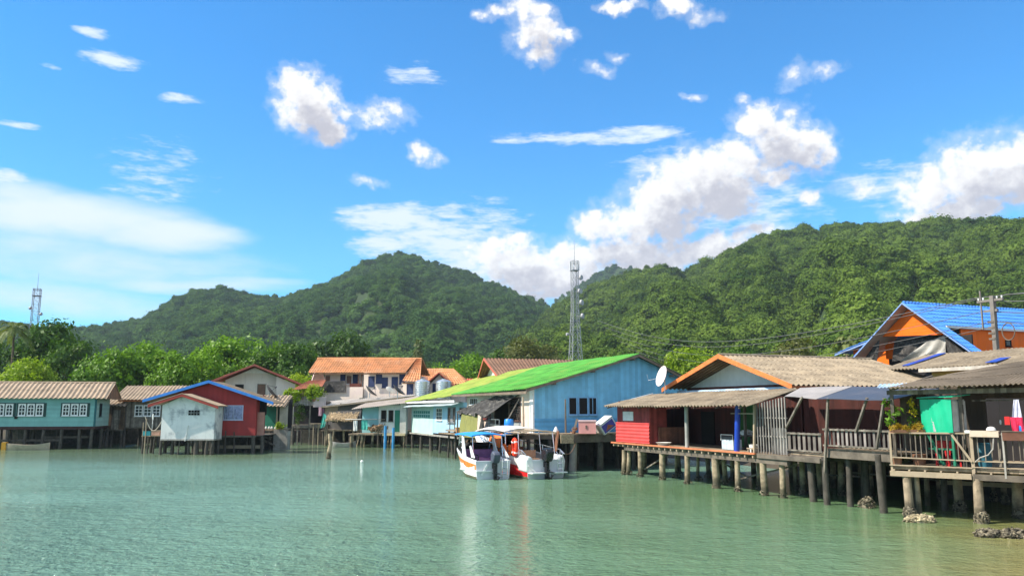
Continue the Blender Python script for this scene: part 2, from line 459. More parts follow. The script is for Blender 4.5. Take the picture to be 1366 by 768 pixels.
def win(parent, o, u, w, h, n, fm, pm, cols=1, rows=1, fw=.06, depth=.05, arch=False, name='window'):
    """a framed window standing on a wall: o lower-left corner, u direction along the wall, n outward normal"""
    o, u, n = Vector(o), Vector(u).normalized(), Vector(n).normalized(); z = V(0, 0, 1)
    b = MB()
    b.ob(o, u * w, z * fw, n * depth); b.ob(o + z * (h - fw), u * w, z * fw, n * depth)
    b.ob(o + z * fw, u * fw, z * (h - 2 * fw), n * depth); b.ob(o + z * fw + u * (w - fw), u * fw, z * (h - 2 * fw), n * depth)
    iw, ih = w - 2 * fw, h - 2 * fw; t = fw * .6
    for i in range(1, cols): b.ob(o + z * fw + u * (fw + iw * i / cols - t / 2), u * t, z * ih, n * depth * .8)
    for j in range(1, rows): b.ob(o + u * fw + z * (fw + ih * j / rows - t / 2), u * iw, z * t, n * depth * .7)
    if arch:
        for s_ in (0, 1):
            k = []
            for i in range(6):
                a = PI / 2 * i / 5
                k.append(o + z * (h - fw - iw * .5 + math.sin(a) * iw * .5) + u * (w / 2 + (-1 if s_ else 1) * math.cos(a) * iw * .5))
            k.append(o + z * (h - fw) + u * (fw if s_ else w - fw))
            b.prism(k, n * depth * .75)
    b.ob(o - u * .04 - z * .05, u * (w + .08), z * .047, n * (depth + .06))
    f = b.build(name, fm, parent)
    g = MB().ob(o + u * fw * .5 + z * fw * .5 + n * .008, u * (w - fw), z * (h - fw), n * .012).build('pane', pm, f)
    return f

def gable(mb, x0, x1, y0, zb, ze, xa, za, th, mi=0):
    """gable wall in the local xz plane, thickness th towards +y"""
    return mb.prism([(x0, y0, zb), (x1, y0, zb), (x1, y0, ze[1]), (xa, y0, za), (x0, y0, ze[0])], (0, th, 0), mi)

#MATERIALS
GLASS = mat('window_glass', (.012, .016, .02), .12, .3, 1, bump=.03, spec=.5)
DARK = mat('dark_gap', (.012, .011, .010), .9, .3, 2, bump=0)
WHITE = mat('white_paint', (.78, .78, .76), .6, .08, 2, dirt=((.45, .42, .36), .35, 2.5))
WHITE_FRAME = mat('white_frame_paint', (.8, .8, .78), .5, .06)
OLDWOOD = mat('old_grey_wood', (.20, .175, .145), .9, .35, 2.5, planks='v', pw=.17, plank_var=.45, dirt=((.08, .065, .05), .5, 3))
DECKWOOD = mat('deck_boards', (.30, .235, .165), .9, .3, 2, planks='x', pw=.18, plank_var=.35, dirt=((.12, .09, .06), .5, 1.5))
BEAM = mat('dark_beam_wood', (.15, .125, .10), .9, .35, 2, bump=.4)
PALEBEAM = mat('pale_beam_wood', (.39, .31, .22), .85, .25, 2, bump=.4, dirt=((.2, .15, .1), .5, 2))
PILE = mat('weathered_pile', (.36, .285, .19), .9, .4, 3, bump=.5, dirt=((.045, .042, .035), .75, 1.6), streak=((.50, .42, .31), .5), tide=True)
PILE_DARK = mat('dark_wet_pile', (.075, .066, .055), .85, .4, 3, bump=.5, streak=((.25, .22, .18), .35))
OYSTER = mat('oyster_shell', (.17, .145, .10), .8, .5, 8, bump=.4, island=.95, dirt=((.05, .045, .035), .6, 5))
TANROOF = mat('tan_cement_roof', (.37, .28, .20), .85, .25, 1.2, bump=.2, dirt=((.22, .16, .11), .5, 1.2))
GREYROOF = mat('grey_tan_cement_roof', (.27, .215, .15), .85, .28, 1.1, bump=.2, dirt=((.14, .11, .08), .6, .8), streak=((.42, .36, .28), .5))
MUDROOF = mat('dull_brown_cement_roof', (.19, .15, .11), .9, .25, 1.2, bump=.2, dirt=((.13, .10, .07), .5, 1.0))
CONCRETE = mat('concrete', (.34, .32, .29), .9, .25, 1.5, bump=.3, dirt=((.12, .115, .1), .6, 1.2), streak=((.08, .075, .065), .5))
GALV = mat('galvanised_steel', (.55, .57, .59), .35, .15, 3, metal=.85, bump=.05, spec=.5)
MESHGREY = mat('dark_dish_mesh', (.09, .09, .095), .7, .2, 3, bump=.1)
# ------------------------------------------------------------------ water, ground
def vnoise(x, y, seed=0):
    """smooth value noise on numpy arrays"""
    r = np.random.RandomState(seed).rand(64, 64)
    xi, yi = np.floor(x).astype(int), np.floor(y).astype(int)
    fx, fy = x - xi, y - yi
    fx = fx * fx * (3 - 2 * fx); fy = fy * fy * (3 - 2 * fy)
    a = r[xi % 64, yi % 64]; b = r[(xi + 1) % 64, yi % 64]; c = r[xi % 64, (yi + 1) % 64]; d = r[(xi + 1) % 64, (yi + 1) % 64]
    return (a * (1 - fx) + b * fx) * (1 - fy) + (c * (1 - fx) + d * fx) * fy
def fbm(x, y, seed=0, o=5):
    t = 0; k = .5
    for i in range(o):
        t = t + k * vnoise(x * 2 ** i, y * 2 ** i, seed + i); k *= .5
    return t
def grid_mesh(name, X, Y, Z, m, smooth=True):
    nr, nc = X.shape
    co = np.stack([X, Y, Z], -1).reshape(-1, 3).astype(np.float32)
    i = np.arange(nr * nc).reshape(nr, nc)
    q = np.stack([i[:-1, :-1], i[:-1, 1:], i[1:, 1:], i[1:, :-1]], -1).reshape(-1, 4)
    return quad_mesh(name, co, q, m, smooth)
def quad_mesh(name, co, q, m, smooth=False):
    me = bpy.data.meshes.new(name)
    k = q.shape[1]
    me.vertices.add(len(co)); me.vertices.foreach_set('co', co.astype(np.float32).ravel())
    me.loops.add(q.size); me.loops.foreach_set('vertex_index', q.astype(np.int32).ravel())
    me.polygons.add(len(q)); me.polygons.foreach_set('loop_start', np.arange(0, q.size, k, dtype=np.int32))
    me.polygons.foreach_set('use_smooth', np.full(len(q), smooth))
    me.update(calc_edges=True); me.validate()
    if m: me.materials.append(m)
    o = bpy.data.objects.new(name, me); C.objects.link(o)
    return o

wm = bpy.data.materials.new('harbour_water'); wm.use_nodes = True
nt = wm.node_tree; nt.nodes.clear()
N, put, math_, vec, noise, ramp, mix = node_tools(nt)
out = N('ShaderNodeOutputMaterial'); b = N('ShaderNodeBsdfPrincipled'); put(out.inputs[0], b.outputs[0])
geo = N('ShaderNodeNewGeometry'); P = geo.outputs['Position']
sp = N('ShaderNodeSeparateXYZ'); put(sp.inputs[0], P)
# silt: near-right olive shallows and milky green; turquoise and far olive paint reflections
sh = math_('ADD', math_('MULTIPLY', sp.outputs[0], .075), math_('MULTIPLY', sp.outputs[1], -.045))
sh = math_('ADD', sh, math_('MULTIPLY', noise(P, .12, 4).outputs[0], .5))
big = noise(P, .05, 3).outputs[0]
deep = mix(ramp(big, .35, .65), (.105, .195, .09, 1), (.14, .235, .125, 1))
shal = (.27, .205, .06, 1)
turq_refl = ramp(math_('ADD', math_('MULTIPLY', sp.outputs[0], .06), math_('MULTIPLY', big, .8)), -.4, .75)
turq_refl = math_('MULTIPLY', turq_refl, ramp(sp.outputs[1], 36, 62, 1., 0.))
deep = mix(turq_refl, (.195, .355, .275, 1), deep)  # turquoise stands in for reflected sky, put into the base colour
deep = mix(math_('MULTIPLY', ramp(math_('ADD', sp.outputs[1], math_('MULTIPLY', big, 14.)), 56, 74), .8), deep, (.105, .135, .062, 1))  # far olive paints the trees' reflection into the base colour
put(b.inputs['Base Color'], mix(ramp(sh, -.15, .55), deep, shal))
b.inputs['Roughness'].default_value = .035
b.inputs['IOR'].default_value = 1.333
b.inputs['Specular IOR Level'].default_value = .5
wv = noise(vec('MULTIPLY', P, (1.0, 1.35, 1)), 1.35, 4, .6, .3)
w2 = noise(vec('MULTIPLY', P, (1.0, 1.5, 1)), 4.6, 4, .62, .2)
w3 = noise(P, .25, 2)
patch = ramp(noise(vec('ADD', vec('MULTIPLY', P, (.7, 1, 1)), (13, 4, 0)), .055, 3).outputs[0], .36, .62, .35, 1.0)
# the sheltered strip along the right-hand piles lies calmer than the open middle
open_ = ramp(math_('SUBTRACT', math_('MULTIPLY', sp.outputs[0], -1.), math_('MULTIPLY', math_('SUBTRACT', sp.outputs[1], 44.), .40)), -10., 14., .33, 1.0)
calm_far = ramp(sp.outputs[1], 44, 66, 1.0, .28)
st = math_('MULTIPLY', math_('MULTIPLY', patch, open_), calm_far)
hgt = math_('ADD', math_('MULTIPLY', wv.outputs[0], .55), math_('MULTIPLY', w2.outputs[0], .30))
hgt = math_('ADD', math_('MULTIPLY', hgt, st), math_('MULTIPLY', w3.outputs[0], .12))
bp = N('ShaderNodeBump'); bp.inputs['Strength'].default_value = 1.0; bp.inputs['Distance'].default_value = 1.05
put(bp.inputs['Height'], hgt); put(b.inputs['Normal'], bp.outputs[0])
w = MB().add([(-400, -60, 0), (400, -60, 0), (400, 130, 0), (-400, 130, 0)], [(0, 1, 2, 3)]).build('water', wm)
w['kind'] = 'structure'

SOIL = mat('muddy_shore_soil', (.075, .06, .042), .95, .35, .3, bump=.5, dirt=((.05, .05, .025), .6, .15))
xs = np.concatenate([np.linspace(-3000, -120, 24, endpoint=False), np.linspace(-120, 120, 121), np.linspace(120, 3000, 25)[1:]])
ys = np.concatenate([np.linspace(-600, -40, 10, endpoint=False), np.linspace(-40, 160, 101), np.linspace(160, 3000, 30)[1:]])
X, Y = np.meshgrid(xs, ys)
tt = (X - RO.x) * RN.x + (Y - RO.y) * RN.y
land = np.maximum((tt - 11) / 5, (Y - np.where(X < -16, 94, 88)) / 5)
Z = np.clip(land, -1, 1) * 1.25 + .15 * (fbm(X * .2, Y * .2, 3) - .5)
Z = np.where(land > 1, Z + np.clip((Y - 95) * .012, 0, 2), Z)
g = grid_mesh('ground', X, Y, Z, SOIL); g['kind'] = 'structure'

# ------------------------------------------------------------------ hills
F = 1072.; TILT = math.atan(160 / 1072)
def az_tan(px, py):
    """image point of the survey photograph -> azimuth and slope of the sight line (used for skylines only)"""
    u, v = (px - 683) / F, (384 - py) / F
    y = math.cos(TILT) - v * math.sin(TILT); z = math.sin(TILT) + v * math.cos(TILT)
    return math.atan2(u, y), z / math.hypot(u, y)
HILLGREEN = mat('hill_undergrowth', (.03, .055, .012), .95, .4, .03, bump=0)
def hill(name, sky, rc, rf, seed, spur=.24, zf=1.0):
    pts = [az_tan(x, y) for x, y in sky]
    az = np.linspace(pts[0][0], pts[-1][0], 260)
    ct = np.interp(az, [p[0] for p in pts], [p[1] for p in pts])
    RC = np.interp(az, [az[0], az[-1]], rc) * (1 + .10 * (fbm(az * 9 + 3, az * 0, seed) - .5))
    RF = np.interp(az, [az[0], az[-1]], rf)
    tv = np.concatenate([np.linspace(0, 1, 60), np.linspace(1.03, 1.5, 10)])
    A_, T_ = np.meshgrid(az, tv)
    Rr = RF + (RC - RF) * T_
    zc = 3.8 + ct * RC - 4.5                     # the canopy adds its own height on top
    n = fbm(A_ * 14 + .8 * T_, T_ * 1.6 + 1, seed, 4) - .48
    rid = 1 - np.abs(2 * fbm(A_ * 11 + T_ * .5, T_ * .9, seed + 20, 3) - 1) * 2
    prof = T_ ** 1.05 * .9 + .1 * T_ ** 3
    gz = prof + (spur * n + .17 * (rid - .6)) * np.clip(T_ * (1 - T_) * 4, 0, 1)
    gz = np.where(T_ > 1, 1 - (T_ - 1) * .9, gz)
    Zz = zf + (zc - zf) * np.clip(gz, 0, 1.0)
    Xx, Yy = Rr * np.sin(A_), Rr * np.cos(A_)
    o = grid_mesh(name, Xx, Yy, Zz, HILLGREEN); o['kind'] = 'structure'
    return Xx, Yy, Zz, 60
def scatter(H, spacing, seed):
    X, Y, Z, nt_ = H
    rg = np.random.RandomState(seed)
    P3 = np.stack([X, Y, Z], -1)[:nt_ + 3]
    a, b_, c, d = P3[:-1, :-1], P3[:-1, 1:], P3[1:, 1:], P3[1:, :-1]
    area = np.linalg.norm(np.cross(c - a, d - b_), axis=-1) / 2
    lam = area / spacing ** 2
    k = rg.poisson(lam)
    i, j = np.nonzero(k)
    rep = k[i, j]; i = np.repeat(i, rep); j = np.repeat(j, rep)
    u, v = rg.rand(len(i))[:, None], rg.rand(len(i))[:, None]
    return (a[i, j] * (1 - u) + b_[i, j] * u) * (1 - v) + (d[i, j] * (1 - u) + c[i, j] * u) * v

def leaf_cloud(lobes, nclump, nleaf, size, seed, spread=.22, flat=.6):
    """lumpy foliage: clumps of small rhombic leaves on the surface of several lobes"""
    rg = np.random.RandomState(seed)
    cs, rs = np.array([l[0] for l in lobes], float), np.array([l[1] for l in lobes], float)
    wgt = (rs.prod(1)) ** (2 / 3); wgt /= wgt.sum()
    li = rg.choice(len(lobes), nclump, p=wgt)
    d = rg.normal(size=(nclump, 3)); d[:, 2] += .25; d /= np.linalg.norm(d, axis=1)[:, None]
    rr = rg.uniform(.62, 1.04, (nclump, 1))
    cc = cs[li] + d * rs[li] * rr
    per = nleaf // nclump
    cl = np.repeat(cc, per, 0); dn = np.repeat(d, per, 0)
    sc = np.repeat(rs[li].mean(1), per)[:, None] * spread
    p = cl + rg.normal(size=cl.shape) * sc * np.array([1, 1, .75])
    nrm = dn * 1.1 + rg.normal(size=p.shape) * .5 + np.array([0, 0, .3]); nrm /= np.linalg.norm(nrm, axis=1)[:, None]
    u = np.cross(nrm, rg.normal(size=p.shape)); u /= np.linalg.norm(u, axis=1)[:, None]
    v = np.cross(nrm, u)
    s = size * rg.uniform(.55, 1.25, (len(p), 1))
    co = np.stack([p - u * s, p - v * s * flat, p + u * s, p + v * s * flat], 1).reshape(-1, 3)
    return co, np.arange(len(co)).reshape(-1, 4)

FOREST = leaf_mat('forest_leaf', (.022, .056, .012), (.145, .215, .038), .2, gloss=.0)
FOREST_FAR = leaf_mat('far_forest_leaf', (.016, .052, .016), (.095, .172, .045), .2, gloss=.0)
def protos(m, tag_):
    col = bpy.data.collections.new('canopy_kinds_' + tag_)
    for k in range(6):
        rg = np.random.RandomState(50 + k)
        lobes = [((0, 0, .35), (.72, .72, .6))]
        for i in range(3 + k % 3):
            a = rg.rand() * 6.28; q = rg.uniform(.3, .6)
            lobes.append(((q * math.cos(a), q * math.sin(a), rg.uniform(.1, .75)), (rg.uniform(.3, .5),) * 2 + (rg.uniform(.28, .45),)))
        if k == 5: lobes = [((0, 0, .3 + .25 * i), (.6 - .14 * i, .6 - .14 * i, .42)) for i in range(3)]
        co, q = leaf_cloud(lobes, 130, 2600, .085, 60 + k, .2)
        me_o = quad_mesh('canopy_kind', co, q, m)
        C.objects.unlink(me_o); col.objects.link(me_o)
        bm = MB()
        for (c, r) in lobes: bm.blob(c, tuple(x * .78 for x in r), k, .18, 2)
        core = bm.build('canopy_core', m); C.objects.unlink(core)
        # join leaves and core into one mesh
        nv = len(me_o.data.vertices)
        cv = np.array(bm.v); tri = np.array(bm.f)
        vs = [tuple(x) for x in co] + bm.v
        fs = [tuple(x) for x in q] + [tuple(i + nv for i in f) for f in bm.f]
        me = bpy.data.meshes.new('canopy_kind'); me.from_pydata(vs, [], fs); me.materials.append(m)
        old = me_o.data; me_o.data = me; bpy.data.meshes.remove(old)
        cd = core.data; bpy.data.objects.remove(core); bpy.data.meshes.remove(cd)
    return col
def forest(name, pts, smin, smax, col, seed):
    rg = np.random.RandomState(seed)
    n = len(pts)
    me = bpy.data.meshes.new(name)
    me.vertices.add(n); me.vertices.foreach_set('co', pts.astype(np.float32).ravel())
    s = rg.uniform(smin, smax, n) * np.where(rg.rand(n) < .07, 1.45, 1)
    at = me.attributes.new('size', 'FLOAT', 'POINT'); at.data.foreach_set('value', s.astype(np.float32))
    at = me.attributes.new('spin', 'FLOAT_VECTOR', 'POINT')
    rot = np.stack([rg.normal(0, .12, n), rg.normal(0, .12, n), rg.rand(n) * 6.28], -1)
    at.data.foreach_set('vector', rot.astype(np.float32).ravel())
    o = bpy.data.objects.new(name, me); C.objects.link(o)
    ng = bpy.data.node_groups.new(name, 'GeometryNodeTree')
    ng.interface.new_socket('Geometry', in_out='INPUT', socket_type='NodeSocketGeometry')
    ng.interface.new_socket('Geometry', in_out='OUTPUT', socket_type='NodeSocketGeometry')
    a, z = ng.nodes.new('NodeGroupInput'), ng.nodes.new('NodeGroupOutput')
    ip = ng.nodes.new('GeometryNodeInstanceOnPoints'); ci = ng.nodes.new('GeometryNodeCollectionInfo')
    ci.inputs['Collection'].default_value = col
    ci.inputs['Separate Children'].default_value = True
    ci.inputs['Reset Children'].default_value = True
    ip.inputs['Pick Instance'].default_value = True
    def attr(nm, t):
        q = ng.nodes.new('GeometryNodeInputNamedAttribute'); q.data_type = t; q.inputs[0].default_value = nm
        return q.outputs[0]
    rv = ng.nodes.new('FunctionNodeRandomValue'); rv.data_type = 'INT'
    for s_ in rv.inputs:
        if s_.type == 'INT' and s_.name == 'Max': s_.default_value = 5
        if s_.name == 'Seed': s_.default_value = seed
    io = [s_ for s_ in rv.outputs if s_.type == 'INT'][0]
    L_ = ng.links.new
    L_(a.outputs[0], ip.inputs['Points']); L_(ci.outputs[0], ip.inputs['Instance'])
    L_(io, ip.inputs['Instance Index'])
    L_(attr('spin', 'FLOAT_VECTOR'), ip.inputs['Rotation']); L_(attr('size', 'FLOAT'), ip.inputs['Scale'])
    L_(ip.outputs[0], z.inputs[0])
    md = o.modifiers.new('trees', 'NODES'); md.node_group = ng
    o['kind'] = 'stuff'
    return o
H1 = hill('left_hill', [(-120, 425), (0, 432), (75, 438), (110, 437), (150, 433), (200, 422), (235, 399), (265, 386), (285, 382), (310, 386), (340, 393), (370, 399), (400, 390), (440, 375), (480, 354), (512, 341), (543, 337), (580, 348), (620, 362), (660, 378), (700, 397), (730, 410), (800, 440), (900, 470)], (1000, 950), (330, 300), 11)
H2 = hill('right_hill', [(600, 485), (640, 472), (680, 446), (720, 420), (760, 396), (800, 377), (850, 358), (880, 353), (910, 359), (940, 350), (980, 331), (1020, 311), (1060, 301), (1110, 300), (1150, 298), (1200, 296), (1250, 294), (1300, 293), (1366, 293), (1450, 290), (1560, 300)], (760, 560), (190, 125), 23)
H3 = hill('far_peak', [(740, 400), (770, 384), (795, 365), (820, 353), (840, 358), (870, 375), (900, 390)], (1500, 1500), (900, 900), 31)
KF, KN = protos(FOREST_FAR, 'far'), protos(FOREST, 'near')
tag(forest('hill_forest', scatter(H1, 8.2, 1), 3.4, 8.0, KF, 1), 'dense green forest covering the left mountain', 'forest')
tag(forest('hill_forest', scatter(H2, 6.2, 2), 2.4, 6.6, KN, 2), 'dense sunlit forest covering the long right ridge', 'forest')
tag(forest('hill_forest', scatter(H3, 9, 3), 5, 8, KF, 3), 'hazy forest on the small far peak between the hills', 'forest')

# ------------------------------------------------------------------ single trees
TRUNK = mat('tree_bark', (.13, .10, .07), .9, .3, 3, bump=.5)
L_BRIGHT = leaf_mat('bright_mangrove_leaf', (.062, .15, .006), (.195, .35, .016), .33)
L_MID = leaf_mat('mid_green_leaf', (.036, .09, .007), (.10, .19, .016), .3)
L_DARK = leaf_mat('deep_green_leaf', (.028, .068, .008), (.07, .135, .015), .3)
L_LIME = leaf_mat('lime_leaf', (.17, .27, .01), (.30, .40, .025), .4)
L_OLIVE = leaf_mat('olive_leaf', (.075, .088, .018), (.14, .15, .035), .3)
L_PALE = leaf_mat('pale_grey_green_leaf', (.10, .125, .045), (.17, .19, .075), .3)
TREE_MESH = {}
def tree_meshes(kind, var):
    key = (kind, var)
    if key in TREE_MESH: return TREE_MESH[key]
    rg = np.random.RandomState(200 + var * 7 + len(kind)); rr = random.Random(var)
    lobes = []
    if kind == 'cone':
        for i in range(7): lobes.append(((rg.normal(0, .04), rg.normal(0, .04), .25 + i * .105), (.24 - .026 * i,) * 2 + (.12,)))
        n, sz, nc = 2600, .022, 150
    elif kind == 'round':
        for i in range(9):
            a = rg.rand() * 6.28; q = rg.uniform(.05, .30); z = rg.uniform(.38, .84)
            r = rg.uniform(.15, .23)
            lobes.append(((q * math.cos(a), q * math.sin(a), z), (r, r, r * .85)))
        lobes.append(((0, 0, .6), (.27, .27, .27)))
        n, sz, nc = 6300, .022, 150
    else:
        for i in range(13):
            a = rg.rand() * 6.28; q = rg.uniform(.1, .42); z = rg.uniform(.22, .84) - q * .25
            r = rg.uniform(.13, .21)
            lobes.append(((q * math.cos(a), q * math.sin(a), z), (r, r, r * .8)))
        lobes.append(((0, 0, .5), (.3, .3, .3)))
        n, sz, nc = 7600, .022, 175
    co, q = leaf_cloud(lobes, nc, n, sz, 300 + var, .22)
    crown = quad_mesh('crown', co, q, None); cm = crown.data; bpy.data.objects.remove(crown)
    t = MB()
    t.tube([(0, 0, -.02), (.01, .01, .18), (-.01, .015, .4), (0, 0, .62)], [.026, .021, .016, .008], 8)
    for c, r in lobes[:8]:
        t.tube([(0, .01, .2 + .2 * rr.random()), (c[0] * .5, c[1] * .5, c[2] * .75), c], [.012, .009, .003], 6)
    to = t.build('trunk', TRUNK, smooth=True); tm = to.data; bpy.data.objects.remove(to)
    TREE_MESH[key] = (cm, tm); return cm, tm
def tree(kind, var, px, Y, top_py, wpx, m, label, name='tree', base=1.3, group=None, stretch=1.):
    a, tn = az_tan(px, top_py)
    x = Y * math.tan(a); z = 3.8 + tn * math.hypot(x, Y)
    hgt = (z - base) / .96; wid = wpx / F * Y * 1.0
    t = thing(name, label, 'tree', (x, Y, base), RNG.random() * 6.28, group)
    cm, tm = tree_meshes(kind, var)
    c2 = MATS.setdefault(('crown', kind, var, m.name), None)
    if c2 is None:
        c2 = cm.copy(); c2.materials.append(m); MATS[('crown', kind, var, m.name)] = c2
    for nm, me in (('crown', c2), ('trunk', tm)):
        o = bpy.data.objects.new(nm, me); C.objects.link(o); o.parent = t
        k = {'cone': .5, 'round': .62, 'bush': .85}[kind]
        o.scale = (wid / k, wid / k, hgt)
    return t
TG = 'trees behind the waterfront houses'
for (kind, var, px, Y, top, wp, m, lab) in [
    ('bush', 0, -28, 122, 440, 80, L_MID, 'dark leafy tree cut by the left photo edge above the teal house'),
    ('round', 1, 62, 124, 433, 90, L_MID, 'tall leafy tree right of the palm, below the distant left tower'),
    ('bush', 2, 98, 116, 451, 85, L_MID, 'full green tree between the tall tree by the palm and the mangrove mass'),
    ('bush', 3, 150, 108, 456, 80, L_BRIGHT, 'bright mangrove tree behind the right end of the teal house roof'),
    ('round', 4, 190, 112, 457, 78, L_BRIGHT, 'bright mangrove tree behind the grey wooden house roof'),
    ('bush', 0, 228, 106, 464, 70, L_BRIGHT, 'bright green tree above the white hut and left of the beige house'),
    ('bush', 2, 268, 112, 459, 74, L_BRIGHT, 'bright green tree rising just left of the beige house gable'),
    ('round', 5, 306, 122, 448, 80, L_BRIGHT, 'tallest bright green tree above the left slope of the beige house'),
    ('bush', 3, 345, 120, 446, 82, L_BRIGHT, 'bright leafy tree directly above the beige house gable tip'),
    ('round', 1, 382, 116, 460, 66, L_MID, 'leafy tree between the beige house gable and the pink house'),
    ('bush', 0, 405, 112, 482, 50, L_MID, 'low dark tree just left of the pink house roof'),
    ('round', 4, 455, 165, 446, 74, L_DARK, 'rounded dark green tree above the pink house orange roof'),
    ('bush', 2, 420, 150, 462, 60, L_DARK, 'dark bushy tree behind the left end of the pink house roof'),
    ('round', 5, 505, 175, 470, 48, L_DARK, 'low dark tree behind the middle of the orange roof'),
    ('cone', 0, 560, 165, 455, 40, L_PALE, 'pale grey-green pointed tree behind the orange roofs'),
    ('bush', 3, 600, 150, 474, 66, L_BRIGHT, 'bright green tree behind the small orange gable'),
    ('round', 1, 640, 160, 474, 60, L_BRIGHT, 'bright green tree left of the brown roofed house'),
    ('bush', 0, 577, 140, 486, 50, L_MID, 'low leafy tree peeping over the orange roof between pale tree and gable'),
    ('round', 4, 706, 170, 450, 66, L_OLIVE, 'olive brown rounded tree left of the tall radio tower'),
    ('bush', 2, 672, 165, 462, 50, L_MID, 'green tree behind the brown roof ridge'),
    ('bush', 0, 745, 185, 466, 48, L_OLIVE, 'olive tree at the foot of the tall radio tower'),
    ('bush', 3, 812, 150, 462, 64, L_MID, 'green tree behind the ridge of the green roof'),
    ('bush', 2, 885, 120, 473, 66, L_OLIVE, 'yellowish tree right of the green roof peak'),
    ('round', 5, 925, 112, 462, 62, L_LIME, 'yellow-green tree left of the orange gable peak'),
    ('bush', 0, 985, 118, 457, 74, L_MID, 'green tree behind the orange gable peak'),
    ('round', 1, 1050, 112, 455, 74, L_OLIVE, 'olive green tree above the grey-tan roof, left of the coconut palm'),
    ('bush', 3, 1098, 100, 462, 46, L_LIME, 'yellow-green bush beside the orange house side roof'),
    ('bush', 2, 1330, 100, 425, 90, L_MID, 'green tree hidden mostly behind the blue roof on the right')]:
    tree(kind, var, px, Y, top, wp, m, lab, group=TG)
for (kind, var, px, Y, top, wp, lab) in [
    ('round', 1, 30, 92, 481, 62, 'lime yellow-green round bush above the teal house roof'),
    ('bush', 2, 62, 94, 483, 44, 'smaller lime bush right of the round lime bush'),
    ('bush', 0, 135, 92, 506, 46, 'low lime bush between teal and grey house roofs'),
    ('round', 5, 402, 102, 497, 34, 'light green bush wedged left of the pink house gable end')]:
    tree(kind, var, px, Y, top, wp, L_LIME, lab, name='bush', group='lime bushes behind the roofs')

PALMLEAF = leaf_mat('palm_leaf', (.09, .13, .025), (.22, .25, .08), .3)
def palm(px, Y, top_py, label, nfr=17, L=3.6, base=1.3, seed=1):
    rg = random.Random(seed)
    a, tn = az_tan(px, top_py); x = Y * math.tan(a); z = 3.8 + tn * math.hypot(x, Y) - base - L * .35
    t = thing('palm_tree', label, 'palm tree', (x, Y, base), rg.random() * 6, 'palm trees')
    MB().tube([(0, 0, -.2), (.15, 0, z * .4), (.1, .1, z * .8), (0, 0, z)], [.22, .17, .14, .12], 8).build('trunk', TRUNK, t, smooth=True)
    for i in range(nfr):
        b = MB(); an = 2 * PI * i / nfr + rg.uniform(-.2, .2); up = rg.uniform(.15, 1.5); l = L * rg.uniform(.8, 1.1)
        pts = []
        for k in range(9):
            u = k / 8; r = l * (u - .25 * u * u * (1 - up * .3))
            pts.append(V(math.cos(an) * r * (1 - up * .35), math.sin(an) * r * (1 - up * .35), z + l * (up * .75 * u - (.72) * u * u)))
        b.tube(pts, [.04, .035, .03, .028, .025, .02, .016, .012, .006], 5)
        for k in range(1, 9):
            for s_ in (-1, 1):
                for q in (0, .5):
                    if k == 8 and q: continue
                    p = pts[k].lerp(pts[min(8, k + 1)], q)
                    d = (pts[k] - pts[k - 1]).normalized(); side = d.cross(V(0, 0, 1)).normalized() * s_
                    ll = l * .17 * (1 - .5 * abs(k / 8 - .4))
                    tip = p + side * ll + d * ll * .5 - V(0, 0, ll * rg.uniform(.3, .7))
                    b.add([p, p + d * .1, tip, p + side * ll * .4 - d * .03], [(0, 1, 2, 3)])
        b.build('frond', PALMLEAF, t)
    return t
palm(20, 101, 428, 'tall palm with drooping fronds left of the distant tower', L=3.6)
palm(1128, 92, 448, 'coconut palm crown just left of the blue side roof', L=2.6, seed=5)

# ------------------------------------------------------------------ radio towers
def lattice_tower(name, label, x, Y, zb, zt, wb, wtop, m, ztap, dishes, panels=8):
    t = thing(name, label, 'radio tower', (x, Y, zb), rad(18), 'radio towers')
    H_ = zt - zb
    def hw(z): return (wb + (wtop - wb) * min(1, z / ztap)) / 2
    cor = [(1, 1), (-1, 1), (-1, -1), (1, -1)]
    b = MB()
    for cx, cy in cor:
        b.tube([(cx * hw(0), cy * hw(0), -1), (cx * hw(ztap), cy * hw(ztap), ztap), (cx * hw(ztap), cy * hw(ztap), H_)], .085, 6)
    b.build('mast_legs', m, t)
    b = MB(); z = 0; k = 0
    while z < H_ - .5:
        dz = max(1.7, hw(z) * 2.3); z2 = min(H_, z + dz)
        for i in range(4):
            a, c = cor[i], cor[(i + 1) % 4]
            b.bar((a[0] * hw(z), a[1] * hw(z), z), (c[0] * hw(z2), c[1] * hw(z2), z2), .055)
            b.bar((c[0] * hw(z), c[1] * hw(z), z), (a[0] * hw(z2), a[1] * hw(z2), z2), .055)
            b.bar((a[0] * hw(z2), a[1] * hw(z2), z2), (c[0] * hw(z2), c[1] * hw(z2), z2), .065)
        z = z2
    b.build('bracing', m, t)
    MB().tube([(0, 0, H_ - 1), (0, 0, H_ + 5.5)], [.09, .03], 6).build('antenna_spike', m, t)
    b = MB(); b.box(-hw(H_) - .2, -hw(H_) - .2, H_ - 2.4, hw(H_) + .2, hw(H_) + .2, H_ - 2.25); b.build('platform', m, t)
    for i in range(panels):
        a = 2 * PI * i / 8; r = hw(H_) + .45
        MB().ob((r * math.cos(a) - .09, r * math.sin(a) - .09, H_ - 2.2), (.18, 0, 0), (0, .18, 0), (0, 0, 2.0)).build('panel_antenna', WHITE, t)
    for zz, rr, ang in dishes:
        d = MB()
        n = V(math.cos(ang), math.sin(ang), 0); u = n.cross(V(0, 0, 1)); c = n * (hw(zz) + .9) + V(0, 0, zz)
        ring = [c + u * rr * math.cos(q * PI / 8) + V(0, 0, 1) * rr * math.sin(q * PI / 8) for q in range(16)]
        d.prism(ring, n * .45); d.bar(n * hw(zz) * .6 + V(0, 0, zz), c, .12)
        d.build('dish', mat('dish_paint', (.40, .40, .41), .5, .1, spec=.4), t)
    return t
